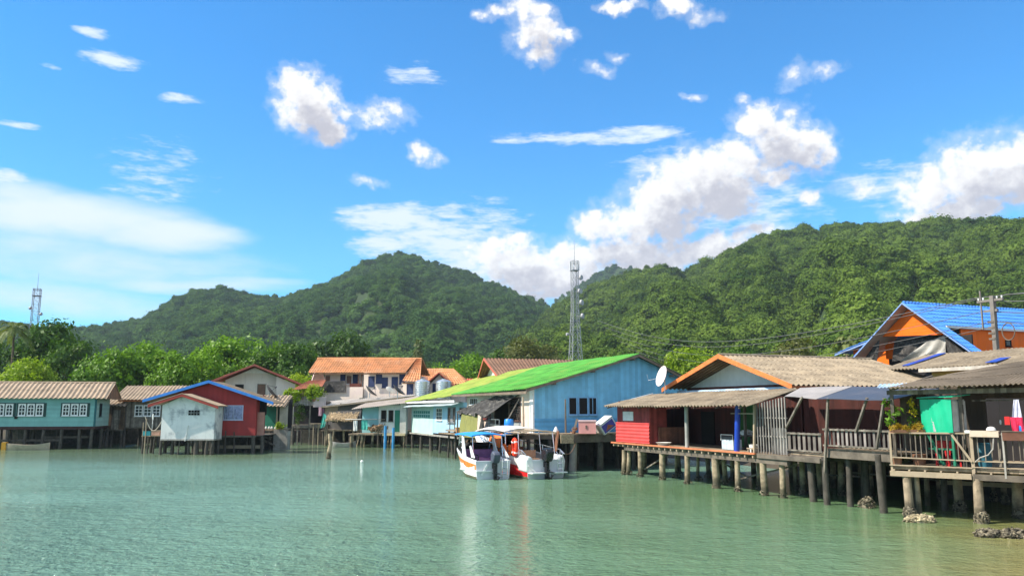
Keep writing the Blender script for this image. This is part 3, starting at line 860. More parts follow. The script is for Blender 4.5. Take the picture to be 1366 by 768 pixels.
TOWERM = mat('tower_paint', (.40, .41, .42), .5, .1, .5, bump=0, metal=.3)
TOWERR = mat('tower_red_white', (.27, .24, .25), .5, .1, .5, bump=0)
lattice_tower('lattice_tower', 'tall pale steel lattice radio tower with dishes behind the green roof', 15.0, 190, 3, 38.7, 3.6, 1.4, TOWERM, 24, [(31.5, .6, -1.0), (28.2, .6, -1.2), (25.5, .7, -.9), (22.3, .65, -.8), (18, .35, 3.2)])
lattice_tower('lattice_tower', 'small distant lattice radio tower rising over trees at far left', -155.2, 260, 3, 42.3, 3.0, 2.0, TOWERR, 20, [(31, .5, -.5), (33, .5, 2.6)], 0)
# ================================================================== the waterfront row on the right
HG = 'stilt houses over the water'
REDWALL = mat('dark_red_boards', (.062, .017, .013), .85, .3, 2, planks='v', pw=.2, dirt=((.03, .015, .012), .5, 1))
KIOSKRED = mat('coral_red_metal_sheet', (.62, .075, .07), .55, .12, 1.5, bump=.05, streak=((.45, .10, .08), .4))
KIOSKTOP = mat('shaded_red_boards', (.30, .055, .05), .8, .25, 2, planks='v', pw=.18)  # eave shade on the upper kiosk wall put into a darker red
ORANGEFASC = mat('orange_painted_fascia', (.66, .20, .055), .6, .15, 3, dirt=((.3, .1, .04), .5, 2))
ORANGEEDGE = mat('orange_deck_edge', (.55, .19, .09), .7, .2, 3)
WHITEWALL = mat('white_gable_board', (.72, .71, .68), .7, .08, 1, streak=((.5, .46, .4), .3))
BROWNBAND = mat('maroon_brown_band', (.12, .035, .025), .7, .2, 3)
BLUEPOST = mat('royal_blue_paint', (.012, .055, .42), .4, .12, 3, spec=.5)
BLUETARP = mat('pale_blue_plastic_sheet', (.42, .55, .72), .45, .3, 1.2, bump=.1, dirt=((.75, .78, .8), .7, 2.5))
AWNTARP = mat('slate_blue_awning', (.068, .076, .10), .5, .2, 1, bump=.1)
AWNWHITE = mat('dusty_white_awning', (.31, .285, .27), .7, .15, 1)

def gable_roof(parent, mb_mat, s0, s1, ze0, ze1, sr, zr, t0, t1, laps=4, amp=.035, pitch=.2, name='roof_sheet', axis='t', th=.025):
    """two corrugated slopes; ridge runs along local y from t0 to t1 (axis 't') at local x = sr"""
    MB().sheet((s0, t0, ze0), (s0, t1, ze0), (sr, t1, zr), (sr, t0, zr), amp, pitch, th, laps).build(name, mb_mat, parent)
    MB().sheet((s1, t0, ze1), (s1, t1, ze1), (sr, t1, zr), (sr, t0, zr), amp, pitch, th, laps).build(name, mb_mat, parent)

# ---- porch house: orange fascia gable, front porch, kiosk
h = row_thing('porch_house', 'stilt house with orange gable fascia, dark red porch and blue post', 'house', 0, 0, group=HG)
MB().box(-.3, 12.3, -1, 18.5, 12.4, 1.695).build('shade_backing', PILE_DARK, h)  # added dark boards that make the space under the floor read as shade
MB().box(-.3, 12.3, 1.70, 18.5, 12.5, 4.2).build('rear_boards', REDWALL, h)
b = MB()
b.box(11.4, 3.3, 1.70, 18.5, 12.3, 1.80)
b.box(-.6, -.2, 1.70, 12.3, 3.3, 1.80)
b.box(12.3, -.1, 1.70, 14.2, 3.3, 1.80)
b.box(.9, 3.3, 1.70, 11.4, 12.5, 1.80)
b.build('deck', DECKWOOD, h)
MB().box(-.75, -.30, 1.755, 12.32, -.203, 1.835).build('deck_edge', ORANGEEDGE, h)
b = MB()
b.box(.5, -.12, 1.40, 14.2, .04, 1.62); b.box(-.5, 1.6, 1.45, 14, 1.75, 1.66); b.box(-.5, 3.0, 1.45, 18, 3.15, 1.66)
b.box(12.35, -.2, 1.62, 16.2, -.12, 1.80)
b.build('beam', BEAM, h)
b = MB()
for i in range(24): b.box(-.55 + i * .55, -.26, 1.60, -.47 + i * .55, 2.9, 1.70)
b.build('joists', PALEBEAM, h)
for (p, q) in (((2.0, .3, .4), (4.3, .5, 1.4)), ((6.6, 1.7, 1.3), (9.2, 1.6, .5)), ((10.4, .4, .55), (12.7, 1.8, 1.3)), ((13.0, 2.3, .9), (14.6, 3.6, .85))): MB().bar(p, q, .07).build('brace', OLDWOOD, h)
PL = [(0.25, 0, 1.4, .13), (.62, .12, 1.4, .12), (2.05, 0, 1.4, .14), (4.25, 0.05, 1.4, .17), (6.65, 0, 1.4, .14), (9.0, 0, 1.4, .19), (10.7, 0, 1.4, .13), (12.5, 0, 1.4, .16), (13.6, .1, 1.5, .13),
      (-.3, 1.7, 1.5), (3.2, 1.6, 1.5, .08), (5.0, 1.8, 1.5, .09), (7.4, 1.7, 1.5), (10.2, 1.65, 1.5), (12.8, 1.9, 1.5), (13.3, 2.4, 1.5), (1.2, 3.1, 1.5), (4, 3.1, 1.5), (6.2, 3.1, 1.5), (8.4, 3.1, 1.5), (11, 3.1, 1.5), (13.9, 3.1, 1.5, .15), (14.6, 4.0, 1.6),
      (2, 5.4, 1.7), (5, 5.4, 1.7), (8, 5.4, 1.7), (11, 5.4, 1.7), (3, 7.6, 1.7), (7, 7.6, 1.7), (10.5, 7.6, 1.7)]
piles(h, PL, PILE)
pk = [o for o in h.children if o.name.startswith('pile')]
for i, (x, y, z, *r) in enumerate(PL[:23]):
    oysters('oyster_crust', OYSTER, pk[i], (x + .02, y - .02, .05), (.20, .20, .20), 46, 400 + i, .055, core=False)
# kiosk
b = MB()
b.box(-.45, 0, 1.83, 3.15, .08, 3.95); b.box(-.45, .08, 1.83, -.37, 1.9, 4.2); b.box(3.07, .08, 1.83, 3.15, 1.1, 4.0)
b.build('kiosk_wall', KIOSKTOP, h)
MB().sheet((-.56, -.05, 1.86), (-.56, -.05, 2.98), (3.2, -.05, 2.98), (3.2, -.05, 1.86), .014, .19, .02, 1, 6).build('kiosk_front_sheet', KIOSKRED, h)
MB().box(.25, -.03, 3.08, 1.42, -.005, 3.60).build('white_panel', WHITE, h)
MB().box(3.2, .5, 1.83, 3.26, 2.2, 2.75).build('side_board', mat('brown_board', (.20, .09, .06), .8, .3, 2, planks='y', pw=.14), h)
# back wall and inside of the porch
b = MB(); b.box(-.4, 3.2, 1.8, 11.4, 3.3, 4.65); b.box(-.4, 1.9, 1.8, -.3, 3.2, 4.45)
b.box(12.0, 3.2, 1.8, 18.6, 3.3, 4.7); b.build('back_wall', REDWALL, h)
MB().box(6.9, 3.10, 1.82, 8.15, 3.19, 4.3).build('green_curtain', mat('green_cloth', (.03, .10, .03), .9, .25, 2), h)
MB().box(3.5, 3.13, 1.82, 4.7, 3.19, 3.6).build('doorway', DARK, h)
# posts
POSTG = mat('grey_concrete_post', (.36, .36, .34), .8, .2, 2, streak=((.2, .18, .16), .4))
MB().tube([(6.72, -.02, 1.8), (6.75, -.02, 3.95)], .10, 12).build('post', POSTG, h, smooth=True)
MB().tube([(10.78, -.06, 1.8), (10.98, -.06, 3.93)], .125, 14).build('blue_post', BLUEPOST, h, smooth=True)
MB().bar((12.0, -.04, 1.8), (12.15, -.04, 3.95), .09).build('post', PALEBEAM, h)
MB().bar((10.5, -.1, 3.55), (12.1, -.1, 3.55), .035).build('rail_stick', PALEBEAM, h)
for x in (1.4, 4.2, 9.2): MB().bar((x, 1.7, 1.8), (x, 1.7, 4.3), .11).build('post', BEAM, h)
# porch roof
MB().sheet((-.55, -.85, 3.90), (12.65, -.85, 3.92), (12.2, 2.42, 4.70), (-.35, 2.42, 4.62), .045, .27, .02, 3).build('porch_roof', GREYROOF, h)
b = MB()
for y, z in ((-.6, 3.89), (.9, 4.26), (2.2, 4.56)): b.box(-.4, y, z - .06, 12.3, y + .07, z - .005 - .05)
for i in range(8): b.bar((-.3 + i * 1.75, -.75, 3.80), (-.3 + i * 1.75, 2.3, 4.54), .06)
b.build('rafters', BEAM, h)
MB().bar((-.5, -.8, 3.93), (-.32, 2.4, 4.67), .10, .03).build('roof_edge', WHITE, h)
# main gable
b = MB(); b.prism([(1.25, 3.95, 4.95), (11.15, 3.95, 4.95), (6.2, 3.95, 6.45)], (0, .1, 0)); b.build('gable_board', WHITEWALL, h)
MB().box(1.2, 3.86, 4.80, 11.2, 4.06, 4.98).build('gable_band', BROWNBAND, h)
MB().cloth((1.2, 3.12, 4.55), (11.3, 3.12, 4.62), (11.3, 3.14, 4.83), (1.2, 3.14, 4.80), 40, 2, .03, 9).build('plastic_strip', BLUETARP, h)
gable_roof(h, GREYROOF, .62, 11.75, 4.93, 4.86, 6.2, 6.60, 2.5, 13.2, laps=6, pitch=.30, amp=.055)
MB().tube([(6.2, 2.5, 6.62), (6.2, 13.2, 6.62)], .09, 8).build('ridge_cap', GREYROOF, h, smooth=True)
b = MB()
for (x0, z0) in ((.60, 4.86), (11.78, 4.79)):
    b.ob((x0, 2.44, z0 - .13), (6.2 - x0, 0, 6.55 - z0), (0, .05, 0), (0, 0, .24))
b.build('gable_fascia', ORANGEFASC, h)
MB().box(11.70, 2.5, 4.58, 11.75, 13, 4.83).build('eave_fascia', mat('orange_brown_fascia', (.36, .11, .04), .7, .2, 2), h)  # darker copy of the orange fascia; eave shade put into the colour
b = MB()
b.ob((.9, 2.5, 4.98), (5.2, 0, 1.55), (0, 1.4, 0), (0, 0, .03)); b.ob((11.5, 2.5, 4.90), (-5.2, 0, 1.6), (0, 1.4, 0), (0, 0, .03))
b.build('soffit', mat('brown_soffit', (.16, .09, .05), .85, .25, 2, planks='x', pw=.2), h)
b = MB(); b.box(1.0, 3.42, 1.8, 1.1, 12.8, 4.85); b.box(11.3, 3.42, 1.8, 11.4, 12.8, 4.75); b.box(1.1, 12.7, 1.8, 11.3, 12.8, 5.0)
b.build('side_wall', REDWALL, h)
# slatted screen at the porch end
b = MB()
for i in range(11):
    x = 12.2 + i * .185; b.box(x, .0, 1.82, x + .05, .05, 3.98 + i * .03)
for z in (2.55, 3.35): b.box(12.2, .055, z, 14.12, .09, z + .05)
b.box(13.1, .1, 1.82, 13.95, .13, 2.95)
b.build('slat_screen', mat('silver_grey_slats', (.30, .275, .25), .85, .3, 2, planks='x', pw=.185, plank_var=.4), h)

# ---- awning annex with two railings
h2 = row_thing('awning_annex', 'dark red annex under a slate blue awning with slatted balcony rails', 'annex', 14, 0, group=HG)
b = MB(); b.box(.2, .1, 1.86, 2.2, 3.1, 1.95); b.box(2.2, .2, 2.12, 5.7, 3.1, 2.2); b.build('deck', DECKWOOD, h2)
b = MB(); b.box(0.2, .05, 1.6, 2.2, .17, 1.85); b.box(2.2, .1, 1.85, 5.7, .22, 2.12); b.build('beam', BEAM, h2)
for (x0, x1, z0, z1, n, nm) in ((.08, 2.15, 2.02, 2.76, 7, 'grey'), (2.22, 5.6, 2.30, 2.97, 15, 'mixed')):
    r = MB(); r.box(x0, .0, z1 - .05, x1, .06, z1 + .02); r.box(x0, .0, z0, x1, .06, z0 + .06)
    rr_ = r.build('railing', OLDWOOD, h2)
    step = (x1 - x0) / n
    pk_ = MB()
    for i in range(n): pk_.box(x0 + i * step + .03, .07, z0 - .03, x0 + i * step + step * .62, .095, z1 + .03)
    pk_.build('railing_boards', mat('railing_boards_' + nm, (.24, .21, .195) if nm == 'mixed' else (.19, .165, .145), .85, .3, 2, planks='x', pw=step, plank_var=.75 if nm == 'mixed' else .25), rr_)
for (p, q) in (((.1, 0, 2.95), (1.35, -.15, 4.25)), ((2.2, -.02, 1.0), (2.75, -.1, 4.2)), ((4.0, -.02, 2.9), (4.75, -.1, 4.18)), ((4.95, -.02, 2.3), (5.55, -.1, 4.15))):
    MB().bar(p, q, .08).build('slanted_post', OLDWOOD, h2)
MB().sheet((2.3, -.25, 4.16), (5.9, -.25, 4.08), (5.9, 2.3, 4.52), (1.7, 2.3, 4.72), 0, .3, .015, 1).build('awning', AWNTARP, h2)
MB().sheet((.0, .1, 4.30), (2.28, -.28, 4.17), (1.68, 2.3, 4.73), (-1.5, 2.3, 4.74), 0, .3, .015, 1).build('awning_flap', AWNWHITE, h2)
MB().box(5.15, 3.0, 2.3, 5.75, 3.1, 4.1).build('pale_panel', mat('beige_panel', (.50, .46, .38), .8, .15, 2), h2)
piles(h2, [(1.1, .3, 1.85, .15), (2.2, .05, 1.85, .13), (3.0, .5, 2.1, .12), (4.9, .1, 2.1, .14), (.6, 1.5, 1.85), (2.6, 1.8, 2.1), (3.7, 1.6, 2.1, .09), (4.5, 2.2, 2.1), (1.5, 2.8, 1.9), (5.2, 3.0, 2.1), (3.1, 3.4, 2.1)], PILE_DARK)
piles(h2, [(3.9, 3.6, 2.1, .10), (2.0, 3.3, 1.85, .09)], PILE)

# ---- things on the porch
t = row_thing('cooler_bag', 'pale blue and grey cooler bag standing near the blue post', 'cooler bag', 9.15, .9, 1.8)
b = MB(); b.box(-.45, -.25, .02, .45, .25, .5); b.build('body', mat('pale_blue_vinyl', (.48, .56, .62), .5, .2, 4), t)
b = MB(); b.box(-.47, -.27, .5, .47, .27, .64); b.build('lid', mat('dark_grey_vinyl', (.06, .065, .07), .5, .2, 4), t)
MB().tube([(-.46, -.28, .45), (-.46, -.28, .72), (.46, -.28, .72), (.46, -.28, .45)], .02, 6).build('handle', WHITE, t)
t = row_thing('low_table', 'low dark table at the back of the red porch', 'table', 9.7, 2.3, 1.8)
MB().box(-1.3, -.5, .62, 1.3, .4, .68).build('tabletop', BEAM, t)
for x, y in ((-1.2, -.4), (1.2, -.4), (-1.2, .3), (1.2, .3)): MB().box(x - .04, y - .04, 0, x + .04, y + .04, .62).build('leg', BEAM, t)
t = row_thing('basin', 'white plastic basin on the deck edge beside the red kiosk', 'basin', 4.1, .25, 1.8)
MB().lathe([(.25, 0), (.40, .16), (.43, .17), (.38, .15), (.22, .03)], 18).build('bowl', WHITE, t, smooth=True)
t = row_thing('bucket', 'small white bucket just right of the blue post', 'bucket', 11.45, .35, 1.8)
MB().lathe([(.14, 0), (.19, .34), (.205, .35), (.16, .33), (.12, .02)], 16).build('pail', WHITE, t, smooth=True)
t = row_thing('stool', 'little pale wooden stool between the bucket and the white post', 'stool', 11.75, .1, 1.8)
MB().box(-.26, -.16, .17, .26, .16, .22).build('seat', PALEBEAM, t)
for x in (-.2, .2):
    for y in (-.1, .1): MB().box(x - .03, y - .03, .0, x + .03, y + .03, .17).build('leg', PALEBEAM, t)
t = row_thing('plastic_bag', 'crumpled white bag on the low dark table', 'bag', 8.75, 2.1, 2.48)
MB().blob((0, 0, .11), (.42, .25, .13), 9, .35, 2).build('sack', WHITE, t)

# ---- satellite dish on the porch roof
t = row_thing('satellite_dish', 'round white satellite dish at the left eave of the orange gable', 'satellite dish', 1.35, 2.2, 4.75, 'satellite dishes')
MB().tube([(0, 0, -.1), (0, 0, .55), (.25, -.2, .75)], .035, 8).build('mast', GALV, t, smooth=True)
d = MB(); prof = [(.02, .0), (.3, .03), (.55, .10), (.72, .19), (.72, .205), (.55, .12), (.3, .05), (.02, .02)]
d.lathe(prof, 24); ds = d.build('reflector', mat('pinkish_white_dish', (.78, .66, .64), .5, .08), t, smooth=True)
ds.location = (.3, -.25, .85); ds.scale = (.86,) * 3
ds.rotation_euler = (Matrix.Rotation(-ROT, 3, 'Z') @ V(-.93, -.24, .30)).to_track_quat('Z', 'Y').to_euler()
MB().tube([(.3, -.25, .85), (-.35, -.9, .65), (-.40, -.95, 1.0)], .012, 6).build('feed_arm', GALV, t)

# ================================================================== blue and green house
BLUEW = mat('sky_blue_boards', (.20, .51, .72), .75, .12, 1.2, planks='v', pw=.22, plank_var=.16, bump=.35, streak=((.24, .48, .62), .3), dirt=((.12, .36, .57), .3, 1.5))
BLUEH = mat('deeper_blue_lap_boards', (.11, .37, .62), .75, .14, 1.2, planks='h', pw=.16, plank_var=.14, bump=.4, streak=((.12, .28, .42), .4))
GREENROOF = mat('green_painted_roof', (.085, .325, .05), .65, .3, .8, bump=.1, dirt=((.19, .33, .06), .6, .6), streak=((.12, .38, .05), .5))
LIMEROOF = mat('yellow_green_roof', (.29, .38, .07), .7, .22, .7, bump=.1, dirt=((.46, .36, .10), .6, .8))
CREAM = mat('cream_plaster', (.66, .56, .47), .8, .10, .8, dirt=((.55, .34, .26), .6, .5), streak=((.45, .36, .30), .3))
PALEBLUEWALL = mat('pale_blue_plaster', (.36, .58, .76), .75, .1, 1, dirt=((.45, .60, .66), .5, 1), streak=((.28, .42, .52), .35))
TEALWALL = mat('pale_turquoise_plaster', (.43, .60, .57), .75, .1, 1, streak=((.28, .42, .40), .35))
CURTAIN = mat('grey_curtain', (.28, .29, .32), .9, .25, 6)
h = row_thing('blue_house', 'long blue board house with a bright green corrugated roof', 'house', -5, 0, group=HG)
# local x: s+5 ; gable wall at x = 0, house runs to x = -13
b = MB()
b.prism([(0, -3.4, 3.15), (0, 9.6, 3.15), (0, 9.6, 5.0), (0, 4.0, 7.25), (0, -3.4, 5.02)], (-.12, 0, 0)); b.build('gable_wall', BLUEW, h)
MB().box(-.10, -3.4, 2.2, .03, 9.6, 3.15).build('lower_wall', BLUEH, h)
MB().box(-22, 6.2, -1, .0, 6.3, 2.1).build('shade_backing', PILE_DARK, h)  # dark boards added behind the piles in place of deep shade
MB().box(-12.9, -3.3, 2.1, -.15, 9.3, 2.19).build('floor', BEAM, h)
b = MB()
b.box(-4.2, -3.45, 2.2, -.125, -3.33, 4.9); b.box(-13.0, -3.45, 2.2, -7.1, -3.33, 4.9); b.box(-7.1, -3.45, 4.4, -4.2, -3.33, 4.9)
b.build('side_wall', CREAM, h)
MB().box(-.5, -3.50, 2.2, .035, -3.40, 4.95).build('corner_column', WHITE, h)
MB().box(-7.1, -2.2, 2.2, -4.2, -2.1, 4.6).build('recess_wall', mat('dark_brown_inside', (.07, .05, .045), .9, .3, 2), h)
b = MB(); b.box(-13, 9.4, 1.0, -.13, 9.5, 5); b.box(-13, -3.33, 2.2, -12.9, 9.4, 5.0); b.build('rear_wall', CREAM, h)
win(h, (-4.05, -3.43, 2.95), (1, 0, 0), 2.0, 1.55, (0, -1, 0), mat('brown_frame', (.10, .055, .045), .7, .2, 4), GLASS, 2, 1, .07)
MB().box(-4.1, -3.47, 2.22, -2.0, -3.451, 2.9).build('grey_panel', mat('grey_panel', (.36, .38, .38), .7, .2, 3), h)
win(h, (-9.6, -3.45, 3.0), (1, 0, 0), 1.9, 1.35, (0, -1, 0), mat('red_brown_frame', (.20, .05, .04), .7, .2, 4), GLASS, 3, 2, .07)
win(h, (-12.2, -3.45, 4.05), (1, 0, 0), 1.7, .5, (0, -1, 0), WHITE_FRAME, GLASS, 4, 1, .05)
FR = mat('blue_window_frame', (.22, .44, .66), .6, .1, 4)
for k, y0 in enumerate((-1.02, -.31, .42)):
    win(h, (.012, y0, 3.36), (0, 1, 0), .62 if k != 1 else .70, 1.14, (1, 0, 0), FR, DARK, 2 if k == 2 else 1, 1, .055, .06)
# roof
MB().sheet((.55, -4.15, 5.02), (-14.9, -4.15, 4.86), (-14.9, 4.0, 7.36), (.55, 4.0, 7.40), .05, .32, .025, 5, 5, .12, .035).build('roof_sheet', GREENROOF, h)
MB().sheet((.55, 10.3, 4.75), (-14.9, 10.3, 4.75), (-14.9, 4.0, 7.36), (.55, 4.0, 7.40), .035, .24, .025, 4).build('roof_sheet', mat('dull_green_brown_roof', (.10, .14, .05), .8, .3, 1), h)
b = MB()
b.ob((.50, -4.15, 4.79), (0, 8.15, 2.38), (.04, 0, 0), (0, 0, .17)); b.ob((.50, 10.3, 4.54), (0, -6.3, 2.63), (.04, 0, 0), (0, 0, .17))
b.box(-14.8, -4.14, 4.68, .5, -4.08, 4.84)
b.build('fascia', mat('grey_brown_fascia', (.20, .15, .11), .85, .3, 2), h)
for y, z in ((-2.2, 5.42), (.6, 6.25), (3.6, 7.1), (6.6, 6.05)): MB().box(.035, y, z - .16, .5, y + .12, z - .02).build('purlin', BEAM, h)
MB().box(-14.5, -4.7, 2.02, -.02, -3.46, 2.12).build('side_deck', DECKWOOD, h)
piles(h, [(-1.5, -4.5, 2.02), (-4.5, -4.5, 2.02), (-7.5, -4.55, 2.02), (-10.5, -4.5, 2.02), (-12.5, -4.5, 2.02, .1), (-14.2, -4.5, 2.02, .08), (-3, -2, 2.1), (-6, -2, 2.1), (-9, -2, 2.1), (-12, -2, 2.1), (-5, 1, 2.1), (-9, 1, 2.1), (-2, 1.5, 2.1)], PILE_DARK)

# ---- jetty in front of the blue gable
h = row_thing('wooden_jetty', 'plank jetty on concrete posts in front of the blue gable wall', 'jetty', -5, 0)
MB().box(.05, -5.0, 2.18, 2.1, 4.6, 2.26).build('deck', mat('jetty_boards', (.36, .28, .19), .9, .3, 2, planks='y', pw=.2, plank_var=.4, dirt=((.14, .1, .07), .5, 1.5)), h)
b = MB(); b.box(1.95, -1.8, 1.72, 2.12, 4.6, 2.175); b.box(.2, -4.9, 1.9, .4, 4.6, 2.175); b.box(1.9, -5, 1.95, 2.05, -1.85, 2.175); b.build('beam', BEAM, h)
MB().box(2.13, -2.6, 1.68, 2.22, -1.75, 2.20).build('hanging_mat', mat('straw_board', (.40, .33, .21), .95, .35, 9, bump=.6), h)
piles(h, [(1.6, -1.45, 2.15, .24), (2.0, -.0, 2.0, .0001)][:1], CONCRETE)
piles(h, [(2.0, .2 + .0, 1.75, .20), (1.9, -3.2, 1.95, .12), (1.9, -4.6, 1.95, .12), (.5, 2.2, 1.9), (.5, -.6, 1.9), (.6, -2.6, 1.9), (2.2, 2.4, 1.75, .12), (.4, 1.0, 1.9), (-1.5, -.4, 2.1), (-1.8, 1.6, 2.1)], PILE_DARK)
t = row_thing('mooring_pole', 'tall thin dark pole standing against the blue gable wall', 'pole', -3.9, -1.75, 0, 'poles on the jetty')
MB().tube([(0, 0, -1), (.02, 0, 2), (-.02, .02, 4.35)], [.075, .065, .05], 8).build('shaft', BEAM, t, smooth=True)
t = row_thing('mooring_pole', 'weathered pole at the white house corner by the blue barrel', 'pole', -5.3, -4.0, 0, 'poles on the jetty')
MB().tube([(0, 0, -1), (.02, 0, 2), (-.12, .02, 4.5)], [.085, .075, .06], 8).build('shaft', PALEBEAM, t, smooth=True)
t = row_thing('mooring_pole', 'short grey post leaning right in front of the pink cooler', 'pole', -3.2, -1.75, 2.1, 'poles on the jetty')
MB().bar((0, 0, -.4), (.25, .35, 1.05), .12).build('shaft', OLDWOOD, t)
PINK = mat('pink_plastic', (.72, .33, .30), .5, .1, 3)
t = row_thing('cooler_box', 'large faded pink cooler box on the jetty', 'cooler box', -3.0, -1.28, 2.26, 'cooler boxes', rad(-28))
b = MB(); b.box(-.72, 0, .0, .5, 1.05, .72); b.build('body', PINK, t)
MB().box(-.75, -.03, .725, .53, 1.08, .80).build('lid', mat('pale_pink_plastic', (.74, .52, .50), .5, .1, 3), t)
MB().box(.505, .42, .3, .53, .52, .5).build('latch', BEAM, t)
t = row_thing('cooler_box', 'white cooler box with purple and orange panel tipped on its corner', 'cooler box', -3.0, .62, 2.32, 'cooler boxes')
t.rotation_euler = (rad(34), 0, ROT)
MB().box(-.6, -.3, 0, .3, .75, .62).build('body', WHITE, t)
MB().box(.302, -.22, .06, .32, .67, .56).build('panel', mat('purple_plastic', (.10, .09, .36), .5, .2, 3), t)
MB().prism([(.325, -.1, .15), (.325, .55, .15), (.325, .22, .42)], (.008, 0, 0)).build('printed_patch', mat('orange_print', (.5, .16, .07), .5, .2, 3), t)
MB().box(-.62, -.32, .622, .32, .77, .70).build('lid', WHITE, t)
t = row_thing('net_heap', 'small brown heap of rope between pink cooler and leaning post', 'rope heap', -3.1, -1.55, 2.26)
b = MB(); rg = random.Random(3)
for i in range(7):
    r = rg.uniform(.08, .2); c = (rg.uniform(-.1, .1), rg.uniform(-.12, .12), .04 + i * .05)
    b.tube([(c[0] + r * math.cos(a), c[1] + r * math.sin(a), c[2] + .03 * math.sin(2 * a)) for a in [k * PI / 5 for k in range(11)]], .025, 6)
b.build('coils', mat('brown_rope', (.24, .13, .08), .9, .3, 8), t)
t = row_thing('plastic_barrel', 'bright blue plastic barrel beside the cream house wall', 'barrel', -7.4, -4.15, 2.12)
MB().lathe([(.27, 0), (.30, .05), (.315, .3), (.325, .33), (.315, .36), (.315, .62), (.325, .65), (.315, .68), (.29, .93), (.25, .97), (.05, .97)], 22).build('drum', mat('blue_plastic', (.012, .22, .70), .35, .08, 2, bump=.05, spec=.5), t, smooth=True)
for y in (-.12, .12): MB().lathe([(.04, .965), (.04, 1.0), (.01, 1.0)], 10, (0, y, 0)).build('cap', WHITE, t)
t = row_thing('white_float', 'small white float lying on the jetty edge', 'float', -3.5, -2.6, 2.26)
MB().lathe([(.02, .0), (.13, .05), (.16, .16), (.10, .28), (.04, .40), (.02, .42)], 14).build('buoy', WHITE, t, smooth=True)
t = row_thing('plank_pile', 'pile of loose pale planks beside the blue barrel', 'planks', -8.6, -4.25, 2.12)
b = MB(); rg = random.Random(5)
for i in range(7): b.ob((rg.uniform(-.9, -.7), rg.uniform(-.3, .2), i * .045), (rg.uniform(1.2, 1.8), rg.uniform(-.3, .3), 0), (0, .16, 0), (0, 0, .04))
b.build('planks', PALEBEAM, t)

# ---- shade net, tarp and rail
NET = mat('black_shade_net', (.055, .052, .05), .9, .45, 3.5, bump=.8, dirt=((.20, .185, .165), .6, 3))
t = row_thing('shade_net_awning', 'sagging dark shade net awning sloping off the cream wall', 'awning', -10, -4, 0)
MB().cloth((-5.2, -1.2, 3.45), (.6, -1.35, 3.30), (2.9, .5, 4.62), (-1.8, .5, 4.62), 34, 14, .13, 3.3, .02, .16, seed=4).build('net', NET, t)
for p, q in (((-5.1, -1.15, 1.7), (-5.1, -1.15, 3.45)), ((.5, -1.3, 1.9), (.55, -1.3, 3.3)), ((2.3, -.75, 2.0), (2.9, .45, 4.4))): MB().bar(p, q, .08).build('pole', OLDWOOD, t)
t = row_thing('olive_tarp', 'olive green tarpaulin hanging under the shade net', 'tarpaulin', -12.6, -5.25, 0)
MB().cloth((-1.9, 0, 1.72), (2.1, 0, 1.80), (1.9, .1, 3.30), (-1.5, .1, 3.38), 20, 12, .07, 3, .015, seed=2).build('cloth', mat('olive_canvas', (.24, .235, .075), .85, .2, 1.5, dirt=((.15, .15, .06), .5, 1.5)), t)
t = row_thing('black_tarp', 'dark tarp bundle hanging right of the olive tarpaulin', 'tarpaulin', -9.8, -5.15, 0)
MB().cloth((-.6, 0, 1.75), (.25, 0, 1.85), (.1, .1, 2.9), (-.5, .1, 3.25), 8, 8, .09, 2, .02, seed=8).build('cloth', NET, t)
t = row_thing('metal_rail', 'small grey pipe railing in front of the cream wall', 'railing', -8.6, -4.75, 2.0)
b = MB()
for x in (-.95, .3, 1.0): b.tube([(x, 0, 0), (x, 0, 1.05)], .03, 8)
for z in (.35, .7, 1.05): b.tube([(-.95, 0, z), (1.0, 0, z)], .025, 8)
b.build('pipes', mat('grey_green_pipe', (.22, .25, .24), .5, .2, 4, metal=.4), t, smooth=True)

# ---- pale blue house beyond
h = row_thing('pale_blue_house', 'pale blue and turquoise plaster house with yellow-green roof', 'house', -28, -3.2, group=HG)
MB().box(0, 0, 1.62, 9.3, .12, 4.25).build('blue_wall', PALEBLUEWALL, h)
MB().box(-7.4, -.02, 1.48, -.003, .10, 4.15).build('turquoise_wall', TEALWALL, h)
b = MB(); b.box(-7.4, .12, 1.48, -7.28, 6, 4.1); b.box(-7.4, 6, 1.48, 9.3, 6.1, 5.5); b.build('rear_wall', TEALWALL, h)
win(h, (1.0, -.002, 2.75), (1, 0, 0), 1.75, 1.05, (0, -1, 0), WHITE_FRAME, GLASS, 3, 3, .06)
f = win(h, (4.35, -.002, 2.62), (1, 0, 0), 2.1, 1.25, (0, -1, 0), mat('grey_frame', (.20, .22, .24), .6, .1, 4), GLASS, 1, 1, .07)
MB().box(5.15, -.045, 2.7, 5.8, -.025, 3.8).build('curtain', CURTAIN, f)
win(h, (7.5, -.002, 3.1), (1, 0, 0), 1.6, .75, (0, -1, 0), mat('grey_frame', (.2, .22, .24)), DARK, 2, 1, .07)
b = MB()
for i in range(8):
    for j in range(2): b.box(-6.6 + i * .72, -.045, 2.95 + j * .34, -6.1 + i * .72, -.021, 3.2 + j * .34)
b.build('vent_blocks', mat('turquoise_vent', (.05, .22, .20), .8, .2, 4), h)
MB().sheet((8.2, -.75, 4.80), (-7.3, -.75, 4.42), (-7.0, 7.2, 7.0), (8.2, 7.2, 7.28), .05, .32, .025, 5, 5, .1, .035).build('roof_sheet', LIMEROOF, h)
MB().sheet((8.2, 13.5, 4.8), (-7.0, 13.5, 4.6), (-7.0, 7.2, 7.0), (8.2, 7.2, 7.28), .035, .24, .025, 3).build('roof_sheet', LIMEROOF, h)
b = MB(); b.box(-7.2, -.70, 4.25, 8.1, -.64, 4.42); b.build('fascia', WHITE, h)
